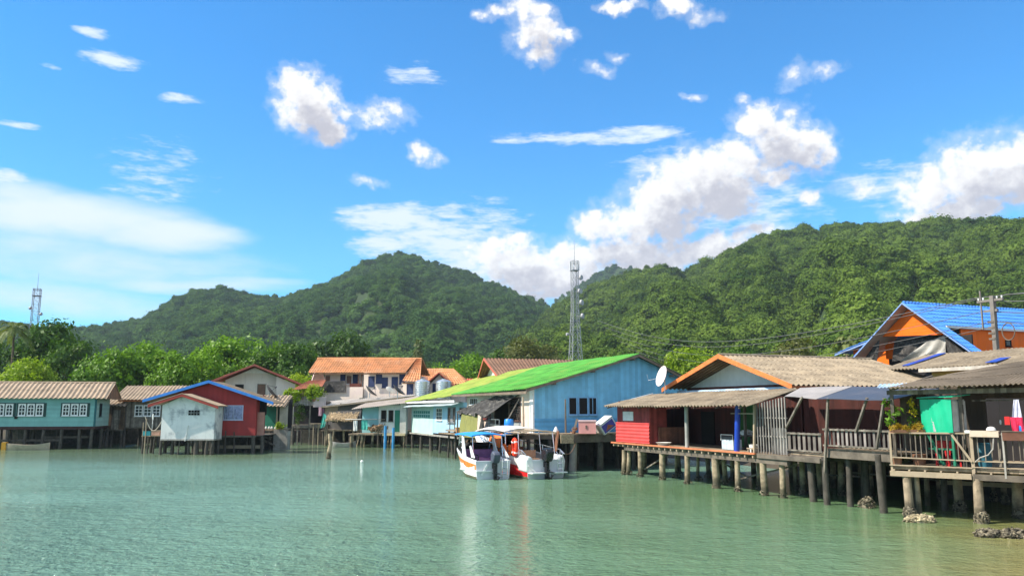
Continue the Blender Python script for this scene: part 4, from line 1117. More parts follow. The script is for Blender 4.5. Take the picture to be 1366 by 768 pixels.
MB().sheet((8.5, -1.05, 4.02), (-6.9, -1.0, 3.9), (-6.9, -.05, 4.2), (8.5, -.05, 4.3), .02, .2, .02, 1).build('eave_sheet', mat('pale_blue_eave', (.40, .47, .50), .6, .15, 2), h)
b = MB(); b.box(-7.4, -.25, 1.36, 9.4, 5.5, 1.475); b.build('floor_slab', CONCRETE, h)
for s_, t_ in ((-7, 0), (-4, 0.05), (-1.2, .1), (1.5, 0), (2.8, -.1), (5.2, .1), (7.6, 0)):
    pass
piles(h, [(-7, 0, 1.4), (-4, .05, 1.4), (-1.0, .1, 1.4, .17), (2.6, -.1, 1.4, .11), (5.2, .1, 1.4), (7.6, 0, 1.4), (-5, 2, 1.4), (-2, 2, 1.4), (1, 2, 1.4), (4, 2, 1.4), (7, 2, 1.4)], PILE_DARK)
t = row_thing('ladder_rack', 'small ladder-like rack of grey bars at the pale blue wall', 'rack', -20.6, -4.0, 1.9)
b = MB()
for x in (0, 1.2): b.bar((x, 0, -.1), (x, 0, 1.3), .06)
for z in (.25, .6, .95): b.bar((-.9, 0, z), (1.2, 0, z), .04)
b.build('frame', OLDWOOD, t)
t = row_thing('basket', 'orange brown basket at the foot of the olive tarpaulin', 'basket', -16.2, -4.6, 1.95)
MB().lathe([(.25, 0), (.38, .4), (.40, .42), (.33, .40), (.22, .03)], 14).build('bowl', mat('orange_brown_weave', (.5, .24, .09), .85, .3, 9, bump=.6), t)
MB().box(-19.9 + 16.2 - .2, -.5, -.13, 2.6, .9, -.04).build('stand_board', DECKWOOD, t)

# ================================================================== balcony house at the right
h = thing('balcony_house', 'dark wooden balcony house on oyster-crusted piles at right edge', 'house', B(0, 0), BROT, HG)
MB().box(-.45, -.05, 1.66, 6.5, 6.5, 1.76).build('deck', DECKWOOD, h)
b = MB(); b.box(-.5, -.16, 1.42, 2.05, -.03, 1.60); b.build('front_beam', PALEBEAM, h)
b = MB(); b.box(2.1, -.14, 1.40, 6.5, -.02, 1.60); b.box(-.4, 2.2, 1.4, 6.5, 2.35, 1.65); b.box(-.4, 4.3, 1.4, 6.5, 4.45, 1.65); b.build('beam', BEAM, h)
b = MB()
for i in range(7): b.box(-.4 + i * .5, -.14, 1.605, -.34 + i * .5, 6, 1.658)
b.build('joists', PALEBEAM, h)
b = MB(); b.bar((-.5, -.1, 1.80), (2.1, -.1, 1.80), .07, .035); b.bar((2.1, -.1, 1.83), (6.5, -.1, 1.83), .06, .03); b.build('edge_strip', PALEBEAM, h)
r = MB(); r.bar((-.42, -.06, 2.92), (2.1, -.06, 2.95), .09, .05); r.bar((-.42, -.06, 2.07), (2.15, -.06, 2.03), .06, .04); r.bar((2.1, -.06, 2.03), (6.5, -.06, 2.03), .05, .04); r.bar((2.9, -.06, 2.93), (6.5, -.06, 3.0), .09, .05)
r.bar((-.44, -.06, 1.6), (-.44, -.06, 2.95), .07); r.bar((2.12, -.06, 1.4), (2.12, -.06, 3.0), .10)
rr_ = r.build('railing', PALEBEAM, h)
b = MB()
for i in range(15): b.bar((-.28 + i * .165, -.03, 2.05), (-.28 + i * .165, -.03, 2.92), .045, .03)
for i in range(22): b.bar((2.3 + i * .2, -.03, 2.04), (2.3 + i * .2 + RNG.uniform(-.02, .02), -.03, 2.95), .04, .03)
b.build('balusters', mat('grey_brown_balusters', (.19, .16, .13), .85, .3, 3, planks='x', pw=.165, plank_var=.4), rr_)  # darkened so that the shade on the balusters sits in their colour
MB().bar((1.55, -.12, 2.9), (2.1, -.12, 2.0), .07).build('brace', PALEBEAM, h)
MB().bar((3.05, -.12, 1.5), (3.05, -.12, 3.0), .055).build('pipe_post', mat('pale_pipe', (.36, .34, .31), .6, .2, 4), h)
MB().tube([(2.2, -.14, 2.0), (2.35, -.16, 2.15), (2.6, -.16, 2.25), (2.75, -.14, 2.45), (2.8, -.12, 2.9)], .022, 8).build('drain_pipe', mat('pale_pipe', (.62, .60, .56)), h, smooth=True)
# wall behind with openings
WALLD = mat('dark_weathered_boards', (.115, .09, .07), .9, .35, 2, planks='v', pw=.2, plank_var=.4, dirt=((.04, .03, .025), .5, 1))
b = MB()
b.box(-.6, 2.6, 1.76, .3, 2.7, 4.6); b.box(1.2, 2.6, 1.76, 2.3, 2.7, 4.7); b.box(3.9, 2.6, 1.76, 6.6, 2.7, 4.8); b.box(.3, 2.6, 3.9, 1.2, 2.7, 4.6); b.box(2.3, 2.6, 4.15, 3.9, 2.7, 4.7)
b.build('front_wall', WALLD, h)
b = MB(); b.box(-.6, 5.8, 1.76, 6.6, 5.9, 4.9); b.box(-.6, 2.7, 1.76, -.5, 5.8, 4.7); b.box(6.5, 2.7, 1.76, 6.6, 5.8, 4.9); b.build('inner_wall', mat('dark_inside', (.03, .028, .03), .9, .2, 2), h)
b = MB()
for x in (-.35, 1.85, 4.4): b.bar((x, .2, 1.76), (x, .2, 4.55), .11)
b.bar((-.5, .2, 4.35), (6, .2, 4.42), .10, .16); b.bar((2.1, .9, 4.05), (4.2, .9, 4.10), .05)
b.build('posts', OLDWOOD, h)
MB().sheet((-.35, -.35, 4.50), (6.2, -.35, 4.66), (6.4, 4.0, 6.0), (1.9, 3.4, 5.25), .028, .15, .02, 3).build('roof_sheet', MUDROOF, h)
MB().box(-.4, 7.6, -1, 6.5, 7.7, 1.65).build('shade_backing', PILE_DARK, h)  # added dark backing that stands in for shade below the deck
MB().box(-.4, 6.5, 1.55, 6.5, 7.6, 1.65).build('rear_deck', DECKWOOD, h)
MB().sheet((-.75, -.15, 4.54), (.7, -.2, 4.54), (.9, .9, 4.72), (-.9, .9, 4.70), .02, .15, .02, 1).build('gutter_sheet', BLUETARP, h)
b = MB()
for i in range(8): b.bar((-.2 + i * .85, -.3, 4.45 + i * .02), (.6 + i * .75, 2.6, 5.0 + i * .05), .07)
b.build('rafters', BEAM, h)
PB = [(0, 0, 1.45, .15), (2.2, 0, 1.45, .16), (1.12, 2.9, 1.45, .17), (3.1, 2.3, 1.5, .18), (-.1, 6.2, 1.6, .08), (1.65, 7.5, 1.6, .09), (2.15, 6.6, 1.6, .11), (4.6, .1, 1.45, .15), (.25, .35, 1.45, .09), (5, 3, 1.6), (3.3, 5.5, 1.6)]
piles(h, PB, mat('near_pile', (.34, .265, .185), .9, .35, 3, bump=.5, dirt=((.085, .07, .05), .7, 1.8), streak=((.13, .10, .07), .6), tide=True))
pk = [o for o in h.children if o.name.startswith('pile')]
for i, (x, y, z, rr) in enumerate(PB[:8]):
    oysters('oyster_crust', OYSTER, pk[i], (x + .03, y - .03, .12), (rr * 1.45, rr * 1.45, .30), 130, 500 + i, .05)
t = thing('plank_walkway', 'long pale plank beam running behind the balcony house piles', 'plank', B(0, 4.6), BROT)
MB().bar((-3.5, 1.0, 1.05), (1.2, .2, .92), .12, .07).build('thin_pole', OLDWOOD, t)
MB().box(.2, .0, .82, 6.5, .14, .98).build('beam', PALEBEAM, t)

# things on the balcony
GTARP = mat('emerald_tarp', (.012, .42, .23), .55, .12, 1.2, bump=.15, bscale=6)
t = thing('covered_cage', 'cage cabinet covered by an emerald green tarp on green legs', 'cabinet', B(1.58, -.16, 1.84), rad(-62))
MB().box(-1.10, .03, 1.14, -.0, .80, 2.26).build('box', mat('grey_panel', (.36, .38, .38)), t)
MB().cloth((-1.14, -.0, 1.06), (.03, -.0, 1.13), (.03, .0, 2.27), (-1.14, .0, 2.27), 18, 12, .03, 3, .012, seed=6).build('tarp_front', GTARP, t)
MB().sheet((-1.2, -.08, 2.32), (.16, -.08, 2.34), (.16, .92, 2.44), (-1.2, .92, 2.42), 0, .3, .03, 1).build('tarp_top', GTARP, t)
MB().box(.004, .05, 1.16, .03, .42, 2.2).build('door', mat('light_grey_door', (.42, .43, .42), .6, .15, 3), t)
MB().box(.004, .44, 1.16, .03, .80, 2.2).build('door', mat('light_grey_door', (.42, .43, .42)), t)
MB().box(.032, .52, 1.75, .045, .66, 2.08).build('torn_hole', DARK, t)
GLEG = mat('green_paint_leg', (.02, .17, .10), .6, .2, 4)
for p, q in (((-1.0, .1, 1.1), (-.45, .1, 0)), ((-.05, .1, 1.14), (-.05, .1, 0)), ((-1.0, .7, 1.1), (-1.0, .7, 0)), ((-.05, .7, 1.1), (-.05, .7, 0))): MB().bar(p, q, .08).build('leg', GLEG, t)
MB().bar((-1.0, .1, .55), (-.05, .1, .55), .06).build('crossbar', GLEG, t)
REDP = mat('red_plastic', (.62, .03, .03), .45, .1, 3)
for i, x in enumerate((1.05, 1.45)):
    t = thing('plastic_stool', ['left red plastic stool under the green covered cage', 'right red plastic stool under the green covered cage'][i], 'stool', B(x, .75, 1.76), BROT + .2 * i, 'red plastic stools')
    MB().box(-.15, -.15, .86, .15, .15, .90).build('seat', REDP, t)
    b = MB(); b.box(-.15, -.155, .62, .15, -.14, .86); b.box(-.15, .14, .62, .15, .155, .86); b.build('apron', REDP, t)
    for sx in (-.13, .13):
        for sy in (-.13, .13): MB().bar((sx, sy, .86), (sx * 1.3, sy * 1.3, 0), .04).build('leg', REDP, t)
t = thing('sink_counter', 'pale stone sink counter set on the balcony rail', 'counter', B(2.45, .15, 1.76), BROT)
MB().box(-.35, -.33, 1.08, .50, .15, 1.28).build('slab', mat('pale_stone', (.60, .50, .40), .7, .2, 3, dirt=((.4, .28, .18), .5, 3)), t)
MB().box(-.5, -.30, 1.20, -.353, .12, 1.29).build('drainboard', WHITE, t)
for x in (-.25, .45): MB().box(x - .04, -.05, 0, x + .04, .03, 1.02).build('leg', OLDWOOD, t)
t = thing('dish_bowl', 'white bowl upside down on the stone sink counter', 'bowl', B(2.72, .05, 3.06), BROT)
MB().lathe([(.15, .0), (.14, .05), (.10, .10), (.04, .12), (.01, .12)], 16).build('shell', WHITE, t, smooth=True)
t = thing('wooden_box', 'dark red-brown wooden box right of the stone sink', 'box', B(3.35, .1, 1.76), BROT)
MB().box(-.30, -.28, .98, .32, .2, 1.26).build('body', mat('brown_board', (.2, .09, .06)), t)
MB().box(-.32, -.3, 1.262, .34, .22, 1.29).build('lid', BEAM, t)
for x in (-.25, .27): MB().box(x - .03, -.1, 0, x + .03, -.04, .98).build('leg', OLDWOOD, t)
t = thing('bottle', 'small blue bottle on the brown wooden box', 'bottle', B(3.58, .0, 3.05), BROT)
MB().lathe([(.045, 0), (.05, .02), (.05, .15), (.02, .2), (.02, .25)], 10).build('glass', mat('blue_plastic', (.012, .22, .7)), t, smooth=True)
t = thing('washing', 'white and lavender shirt above a crimson skirt hanging on a line', 'laundry', B(3.5, .0, 1.70), BROT)
MB().cloth((-.15, 0, 1.75), (.15, 0, 1.75), (.09, 0, 2.38), (-.05, 0, 2.38), 8, 8, .03, 2, .012, seed=3).build('shirt', mat('lavender_cloth', (.58, .58, .72), .9, .15, 5), t)
MB().cloth((-.14, -.04, 1.12), (.18, -.04, 1.12), (.16, -.04, 1.80), (-.20, -.04, 1.80), 8, 8, .05, 2, .012, seed=5).build('skirt', mat('crimson_cloth', (.66, .03, .09), .85, .15, 5), t)
MB().box(-.36, -.03, 1.55, -.21, .02, 1.82).build('red_rag', REDP, t)
t = thing('washing', 'beige towel hanging right of the crimson skirt', 'laundry', B(4.05, -.02, 1.76), BROT)
MB().cloth((-.16, 0, 1.2), (.25, 0, 1.2), (.25, 0, 1.75), (-.16, 0, 1.75), 8, 6, .03, 2, .012, seed=7).build('towel', mat('beige_cloth', (.55, .43, .30), .9, .15, 5), t)
t = thing('hanging_hook', 'white hook on a string hanging in the dark doorway', 'hook', B(2.9, 1.0, 3.4), BROT)
MB().tube([(0, 0, 0), (0, 0, .7)], .008, 5).build('string', OLDWOOD, t)
MB().lathe([(.02, -.16), (.035, -.08), (.02, 0)], 8).build('weight', WHITE, t)
t = thing('storage_drum', 'teal blue drum behind the balcony rail under the sink', 'drum', B(2.3, .75, 1.76), BROT)
MB().lathe([(.27, 0), (.29, .4), (.29, .8), (.25, .85)], 18).build('barrel', mat('teal_drum', (.04, .16, .22), .5, .2, 3), t, smooth=True)
# balcony plants
def plant(name, label, loc, lobes, n, size, m, pot=None, seed=1, cat='plant', nclump=30, group=None):
    t = thing(name, label, cat, loc, 0, group)
    co, q = leaf_cloud(lobes, nclump, n, size, seed, .3, .45)
    o = quad_mesh('foliage', co, q, m); o.parent = t
    if pot: MB().lathe(pot, 14).build('pot', mat('clay_pot', (.30, .15, .09), .85, .2, 4), t, smooth=True)
    return t
PLG = 'plants on the balconies'
P_YEL = leaf_mat('yellow_leaf', (.42, .34, .01), (.62, .50, .02), .35)
P_GRN = leaf_mat('fresh_leaf', (.09, .20, .015), (.20, .34, .04), .38)
P_ORG = leaf_mat('orange_yellow_leaf', (.34, .17, .02), (.42, .38, .03), .35)
t = plant('rail_plants', 'long trough of low yellow and orange plants on the balcony rail', B(.12, -.02, 2.95), [((-.3, 0, .12), (.3, .16, .14)), ((.15, 0, .14), (.3, .16, .16)), ((.45, .05, .16), (.2, .15, .15))], 1300, .04, P_ORG, seed=4, group=PLG)
MB().box(-.55, -.12, -.02, .6, .14, .09).build('trough', mat('clay_pot', (.3, .15, .09)), t)
t = plant('papaya_plant', 'young green plant with big leaves at the balcony left corner', B(-.35, .25, 1.76), [((-.1, 0, 1.55), (.30, .2, .16)), ((.05, 0, 1.9), (.22, .2, .15)), ((-.1, .1, 2.25), (.16, .16, .12))], 200, .11, P_GRN, seed=6, group=PLG, nclump=24)
MB().tube([(0, 0, 0), (.03, 0, 1.2), (0, .02, 2.3)], [.035, .03, .015], 8).build('stem', mat('pale_pipe', (.62, .6, .56)), t)
MB().lathe([(.15, 0), (.2, .3), (.17, .3)], 14).build('pot', mat('clay_pot', (.3, .15, .09)), t)
t = plant('hanging_plant', 'yellow trailing plant hanging left under the balcony roof', B(.28, .35, 3.55), [((0, 0, .25), (.08, .08, .38))], 170, .055, P_YEL, seed=8, group=PLG)
MB().tube([(0, 0, .3), (0, 0, .95)], .01, 5).build('string', OLDWOOD, t)
t = plant('hanging_plant', 'yellow flower bunch hanging against the dark post by the green cage', B(.72, .6, 3.55), [((0, 0, 0), (.12, .12, .28))], 220, .06, P_YEL, seed=9, group=PLG)
MB().lathe([(.06, .3), (.12, .38), (.08, .46)], 10).build('pot', WHITE, t); MB().tube([(0, 0, .4), (0, 0, .95)], .01, 5).build('string', OLDWOOD, t)
plant('leafy_pot_plant', 'dark leafy pot plant behind the yellow rail plants', B(.3, .8, 1.76), [((0, 0, 1.3), (.4, .3, .3)), ((-.1, 0, 1.75), (.25, .25, .3))], 380, .07, L_MID, [(.18, 0), (.26, .4), (.22, .4)], seed=11, group=PLG)

# ---- oyster rocks in the water
for (x, y, r, n, sd, lab) in [(13.72, 31.95, (.30, .26, .34), 150, 21, 'small upright oyster-covered stump alone in the water'),
                              (13.78, 28.0, (.50, .30, .17), 230, 22, 'pale flat oyster slab lying beside the left balcony pile'),
                              (14.25, 24.9, (.36, .25, .16), 200, 23, 'dark oyster rock left of two at the right photo edge'),
                              (14.95, 24.75, (.48, .30, .18), 230, 24, 'mossy oyster rock cut by the right photo edge')]:
    m = OYSTER if sd != 22 else mat('pale_oyster_shell', (.42, .35, .22), .8, .4, 8, bump=.4, island=.6, dirt=((.08, .07, .05), .5, 4))
    o = oysters('oyster_rock', m, None, (0, 0, .05), r, n, sd, .07, loc=(x, y, 0))
    tag(o, lab, 'rock', 'oyster rocks')

# ================================================================== houses behind the row
h = row_thing('back_house', 'low house with long grey-brown roof and white gutter behind balcony house', 'house', 8, 12)
MB().sheet((0, 0, 5.88), (14, 0, 5.88), (14, 3.4, 6.80), (0, 3.4, 6.80), .04, .24, .025, 2).build('roof_sheet', GREYROOF, h)
MB().sheet((0, 6.8, 5.88), (14, 6.8, 5.88), (14, 3.4, 6.80), (0, 3.4, 6.80), .04, .24, .025, 2).build('roof_sheet', GREYROOF, h)
b = MB(); b.box(2.6, -.12, 5.66, 14, .0, 5.84); b.build('gutter', mat('stained_white_gutter', (.55, .50, .43), .75, .2, 2, dirt=((.3, .25, .2), .5, 3)), h)
MB().box(2.8, .6, 1.2, 13.8, .75, 5.75).build('wall', mat('ochre_wall', (.55, .42, .13), .8, .15, 1), h)
BT = mat('blue_roof_patch', (.02, .06, .35), .4, .2, 2, spec=.5)
for (x0, x1, y0, y1) in ((1.0, 1.5, .5, 3.2), (6.3, 6.9, .1, 1.0)):
    MB().ob((x0, y0, 5.95 + y0 * .27), (x1 - x0, 0, 0), (.1, y1 - y0, (y1 - y0) * .27), (0, 0, .02)).build('roof_patch', BT, h)

# ---- orange house with the blue roof
BLUEROOF = mat('blue_tile_roof', (.055, .22, .66), .45, .12, .8, bump=.1, spec=.5, dirt=((.10, .30, .70), .5, 1))
ORWALL = mat('bright_orange_boards', (.93, .16, .006), .65, .1, 1, planks='v', pw=.3, plank_var=.1)
ORWALLH = mat('bright_orange_lap_boards', (.93, .16, .006), .65, .1, 1, planks='h', pw=.24, plank_var=.08, bump=.4)
h = row_thing('orange_house', 'bright orange house with blue tiled roof and open gable', 'house', 2.6, 20)
k = .745
def zr(x): return 10.75 - k * abs(x)
MB().sheet((5.6, 0, zr(5.6)), (5.6, .8, zr(5.6)), (0, .8, 10.75), (0, 0, 10.75), .03, .25, .03, 14, 5, step=.03).build('gable_roof_strip', BLUEROOF, h)
MB().sheet((-5.6, 0, zr(5.6)), (-5.6, .8, zr(5.6)), (0, .8, 10.75), (0, 0, 10.75), .03, .25, .03, 14, 5, step=.03).build('gable_roof_strip', BLUEROOF, h)
MB().sheet((2.3, .8, zr(2.3)), (2.3, 15, zr(2.3)), (0, 15, 10.75), (0, .8, 10.75), .03, .28, .03, 6, 5, step=.04).build('roof_sheet', BLUEROOF, h)
MB().sheet((-2.3, .8, zr(2.3)), (-2.3, 15, zr(2.3)), (0, 15, 10.75), (0, .8, 10.75), .03, .28, .03, 6, 5, step=.04).build('roof_sheet', BLUEROOF, h)
b = MB()
for i in range(48): b.lathe([(.12, 0), (.12, .07), (.07, .12), (.02, .13)], 8, (0, .15 + i * .31, 10.71))
b.build('ridge_caps', BLUEROOF, h)
b = MB()
for s_ in (1, -1): b.ob((s_ * 5.6, -.06, zr(5.6) - .13), (-s_ * 5.6, 0, k * 5.6), (0, .055, 0), (0, 0, .10))
b.build('bargeboard', mat('pale_blue_bargeboard', (.22, .34, .60), .6, .1, 2), h)
b = MB()
for s_ in (1, -1): b.ob((s_ * 5.5, .0, zr(5.5) - .14), (-s_ * 5.4, 0, k * 5.4), (0, .68 if s_ > 0 else 2.2, 0), (0, 0, .03))
b.build('soffit', mat('pale_soffit', (.50, .46, .42), .8, .15, 1), h)
MB().prism([(-2.5, .7, zr(2.5) - .2), (2.9, .7, zr(2.9) - .2), (0, .7, 10.5)], (0, .1, 0)).build('gable_board', ORWALLH, h)
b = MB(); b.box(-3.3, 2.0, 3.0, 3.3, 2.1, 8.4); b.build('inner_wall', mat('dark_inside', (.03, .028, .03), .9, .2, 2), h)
MB().box(-3.3, 1.75, 7.2, -2.2, 1.95, 8.4).build('orange_pier', ORWALL, h)
MB().box(2.15, 2.4, 3, 2.25, 15, 9.0).build('side_wall', ORWALL, h)
MB().box(2.26, 9.2, 6.5, 2.32, 15, 8.2).build('maroon_panel', BROWNBAND, h)
win(h, (2.252, 6.4, 7.85), (0, 1, 0), .55, .4, (1, 0, 0), DARK, GLASS, 1, 1, .06)
b = MB(); b.box(2.3, 1.0, 8.86, 2.42, 9, 9.0); b.build('eave_board', WHITE, h)
MB().cloth((-1.2, .9, 6.9), (2.2, .9, 7.1), (2.5, 1.0, 8.5), (.6, 1.0, 8.0), 16, 8, .18, 2, .02, .3, seed=3).build('grey_sheet', mat('grey_canvas', (.42, .40, .36), .85, .2, 1), h)
MB().cloth((-2.3, 1.3, 7.0), (1.4, 1.3, 7.0), (1.8, 1.35, 8.55), (-2.1, 1.35, 8.45), 16, 8, .08, 3, .02, seed=4).build('dark_netting', NET, h)
for s_ in (1, -1): MB().cloth((s_ * 4.6, .4, 6.6), (s_ * 2.9, .4, 6.8), (s_ * 2.6, .5, zr(2.6) - .35), (s_ * 3.2, .5, zr(3.2) - .35), 8, 8, .12, 3, .02, seed=6).build('dark_netting', NET, h)
MB().sheet((-10.4, 4.0, 8.1), (-10.4, 13, 8.1), (-4.2, 13, 9.5), (-4.2, 4.0, 9.5), .03, .28, .03, 5, 5, step=.03).build('side_roof', BLUEROOF, h)
MB().box(-9.4, 4.9, 3, -3.2, 5.0, 8.35).build('side_annex_wall', ORWALL, h)
MB().ob((-10.4, 3.92, 7.9), (6.2, 0, 1.4), (0, .06, 0), (0, 0, .11)).build('side_bargeboard', mat('pale_blue_bargeboard', (.22, .34, .60)), h)

# ---- utility pole and cables
POLEM = mat('grey_pole', (.20, .18, .16), .85, .2, 2)
UP = R(11.9, 16, 0)
t = thing('utility_pole', 'concrete utility pole with crossarms and insulators by the blue roof', 'utility pole', UP, ROT)
MB().bar((0, 0, 0), (.15, 0, 9.75), .22).build('shaft', POLEM, t)
for z, l in ((9.45, .75), (8.9, .4)): MB().box(-l, -.06, z, l, .06, z + .12).build('crossarm', POLEM, t)
for x in (-.68, -.4, .4, .68): MB().lathe([(.03, 0), (.045, .06), (.03, .14)], 8, (x, 0, 9.57)).build('insulator', WHITE, t)
MB().bar((-.55, .0, 8.0), (-.55, 0, 10.1), .07).build('pipe', POLEM, t)
MB().tube([(.95 + .35 * math.cos(a), -.1, 7.75 + .45 * math.sin(a)) for a in [i * PI / 10 for i in range(21)]], .03, 6).build('cable_coil', BEAM, t)
for z in (7.4, 7.7, 8.0, 8.3): MB().box(-.16, -.14, z, .2, .14, z + .1).build('bracket', BEAM, t)
CAB = mat('cable_sheath', (.15, .15, .145), .6, .1, 4)
CABL = 'sagging cable crossing the green hillside from the utility pole'
ends = [((-.9, 9.75), (-12.5, 96, 7.1), .024), ((-.45, 9.7), (-10.5, 97, 7.4), .022), ((-.1, 9.0), (-8, 98, 6.8), .022), ((.1, 8.4), (-6, 99, 6.4), .02), ((0, 8.1), (-4, 100, 6.0), .018)]
for i, ((x, z), e, r) in enumerate(ends):
    p = R(11.9 + x, 16, z); q = V(*e)
    q = V(16 + i * 1.4, 150, 20.0 - i * 1.3)
    pts = [p.lerp(q, k / 40) - V(0, 0, 3.6 * math.sin(PI * k / 40) * (1 - .3 * (k / 40))) for k in range(41)]
    pts = [v - p for v in pts]
    o = MB().tube(pts, r, 5).build('power_cable', CAB, loc=p); tag(o, CABL, 'cable', 'power cables to the left')
for i, (x, z) in enumerate(((-.9, 9.75), (.9, 9.72), (.5, 9.4), (.0, 8.9), (0, 8.4))):
    p = R(11.9 + x, 16, z); q = p + V(14, -16 + i, 2.2 - .9 * i)
    pts = [p.lerp(q, k / 16) - V(0, 0, .6 * math.sin(PI * k / 16)) - p for k in range(17)]
    o = MB().tube(pts, .025, 5).build('power_cable', CAB, loc=p); tag(o, 'cable running from the utility pole out of the right photo edge', 'cable', 'power cables to the right')
# ================================================================== left group
TEAL = mat('teal_painted_boards', (.21, .43, .41), .75, .1, 1, planks='h', pw=.2, plank_var=.1, bump=.25, streak=((.15, .30, .29), .3))
TEALEND = mat('pale_green_boards', (.34, .50, .44), .75, .1, 1, planks='h', pw=.2, plank_var=.1)
h = thing('teal_house', 'long low teal house on dark stilts with tan striped roof', 'house', (-39.4, 77, 0), rad(10), HG)
MB().box(-12.5, 0, 2.1, 0, .12, 4.75).build('front_wall', TEAL, h)
MB().prism([(.002, 0, 2.1), (.002, 4, 2.1), (.002, 4, 4.7), (.002, 2, 6.0), (.002, 0, 4.7)], (-.12, 0, 0)).build('end_wall', TEALEND, h)
MB().box(-12.5, 3.9, 2.1, -.12, 4, 4.7).build('rear_wall', TEAL, h)
MB().box(-.14, -.04, 2.1, .05, .0, 4.75).build('corner_board', mat('dark_teal_trim', (.03, .12, .13), .7, .2, 3), h)
MB().sheet((-12.8, -.55, 4.72), (1.0, -.55, 4.72), (1.0, 2, 6.25), (-12.8, 2, 6.25), .055, .42, .03, 2, 6).build('roof_sheet', TANROOF, h)
MB().sheet((-12.8, 4.5, 4.72), (1.0, 4.5, 4.72), (1.0, 2, 6.25), (-12.8, 2, 6.25), .055, .42, .03, 2, 6).build('roof_sheet', TANROOF, h)
MB().tube([(-12.8, 2, 6.25), (1.0, 2, 6.25)], .09, 8).build('ridge_cap', TANROOF, h)
b = MB(); b.prism([(.85, -.5, 4.66), (.85, 4.45, 4.66), (.85, 2, 6.12)], (.05, 0, 0)); b.build('gable_board', mat('brown_gable_boards', (.22, .11, .06), .8, .3, 2, planks='y', pw=.2), h)
DTRIM = mat('dark_green_trim', (.02, .055, .05), .6, .2, 3)
for x0, n in ((-11.9, 3), (-9.35, 3), (-6.75, 3), (-2.95, 3)):
    MB().box(x0 - .15, -.03, 3.0, x0 + n * .76 + .12, -.002, 4.28).build('window_surround', DTRIM, h)
    for i in range(n): win(h, (x0 + i * .76, -.031, 3.08), (1, 0, 0), .64, 1.12, (0, -1, 0), WHITE_FRAME, GLASS, 2, 3, .09, .05, arch=True)
win(h, (.004, .9, 3.0), (0, 1, 0), .7, 1.25, (1, 0, 0), DTRIM, DARK, 1, 1, .07)
MB().box(-7.0, -.12, 2.82, -6.75, -.035, 3.05).build('lamp_box', DARK, h)
b = MB(); b.box(-12.5, -.05, 1.82, .02, .12, 2.095);  b.box(-.1, .125, 1.85, .02, 3.8, 2.09); b.build('floor_beam', mat('maroon_dark_beam', (.06, .03, .028), .85, .3, 2), h)
MB().box(-12.4, .13, 1.98, -.11, 12, 2.09).build('floor', BEAM, h)  # runs on unseen behind the house to shade what lies beneath
MB().box(-12.4, 11.9, -1, 3, 12, 1.975).build('shade_backing', PILE_DARK, h)  # dark backing added to stand for the shade between the stilts
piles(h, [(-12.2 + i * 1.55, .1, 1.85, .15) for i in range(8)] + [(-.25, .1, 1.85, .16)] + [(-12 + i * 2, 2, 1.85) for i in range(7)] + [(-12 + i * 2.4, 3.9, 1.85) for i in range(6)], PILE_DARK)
b = MB(); b.box(-11, 1.0, .7, -3.4, 1.15, .9); b.box(-5.2, 1.6, .95, -1, 1.75, 1.15); b.build('cross_beam', BEAM, h)

h = thing('grey_wood_house', 'unpainted grey wooden house with three white windows', 'house', (-39.2, 82, 0), rad(4), HG)
MB().box(0, 0, 1.85, 7, .12, 4.9).build('front_wall', OLDWOOD, h)
b = MB(); b.box(0, .12, 1.85, .12, 4, 4.9); b.box(6.88, .12, 1.85, 7, 4, 4.9); b.build('side_wall', OLDWOOD, h)
MB().sheet((-.9, -.6, 4.66), (7.4, -.6, 4.66), (7.4, 2, 6.1), (-.6, 2, 6.1), .05, .36, .03, 3, 6).build('roof_sheet', TANROOF, h)
MB().sheet((-.9, 4.6, 4.66), (7.4, 4.6, 4.66), (7.4, 2, 6.1), (-.6, 2, 6.1), .05, .36, .03, 3, 6).build('roof_sheet', TANROOF, h)
for i in range(3): win(h, (1.12 + i * .86, -.002, 2.98), (1, 0, 0), .80, 1.12, (0, -1, 0), WHITE_FRAME, GLASS, 2, 3, .09)
MB().box(-.4, -.5, 4.45, 7.2, -.46, 4.62).build('fascia', mat('orange_brown_fascia', (.36, .11, .04)), h)
MB().box(0, .1, 1.75, 7, 9, 1.848).build('floor', BEAM, h)  # extended past the house, out of view, to shade the space below
MB().box(-1, 8.9, -1, 14, 9, 1.745).build('shade_backing', PILE_DARK, h)  # added boards, dark in place of shade under the floor
piles(h, [(.2, .1, 1.8), (2.0, .1, 1.8), (3.6, .1, 1.8), (5.2, .1, 1.8), (6.8, .1, 1.8), (1, 2, 1.8), (4, 2, 1.8)], PILE_DARK)

h = thing('lean_to_shed', 'narrow brown plank lean-to between teal and grey houses', 'shed', (-41.0, 81.6, 0), rad(4), HG)
MB().sheet((-.2, -.6, 4.02), (2.3, -.6, 4.02), (2.3, 1.2, 4.72), (-.2, 1.2, 4.72), .05, .36, .03, 1, 6).build('roof_sheet', TANROOF, h)
MB().box(0, 0, 1.7, 2.1, .1, 4.1).build('plank_wall', mat('dark_brown_planks', (.11, .075, .05), .9, .3, 2, planks='v', pw=.2, plank_var=.5), h)
MB().box(.1, -.1, 1.55, 2.0, 1.2, 1.69).build('floor', BEAM, h)
piles(h, [(.2, 0, 1.6), (1.0, 0, 1.6), (1.9, 0, 1.6)], PILE_DARK)
t = thing('plank_door', 'grey leaning plank board under the lean-to shed', 'board', (-40.0, 81.3, 1.7), rad(5))
MB().ob((0, 0, 0), (.7, 0, 0), (0, .08, 0), (.05, .2, 1.9)).build('board', OLDWOOD, t)

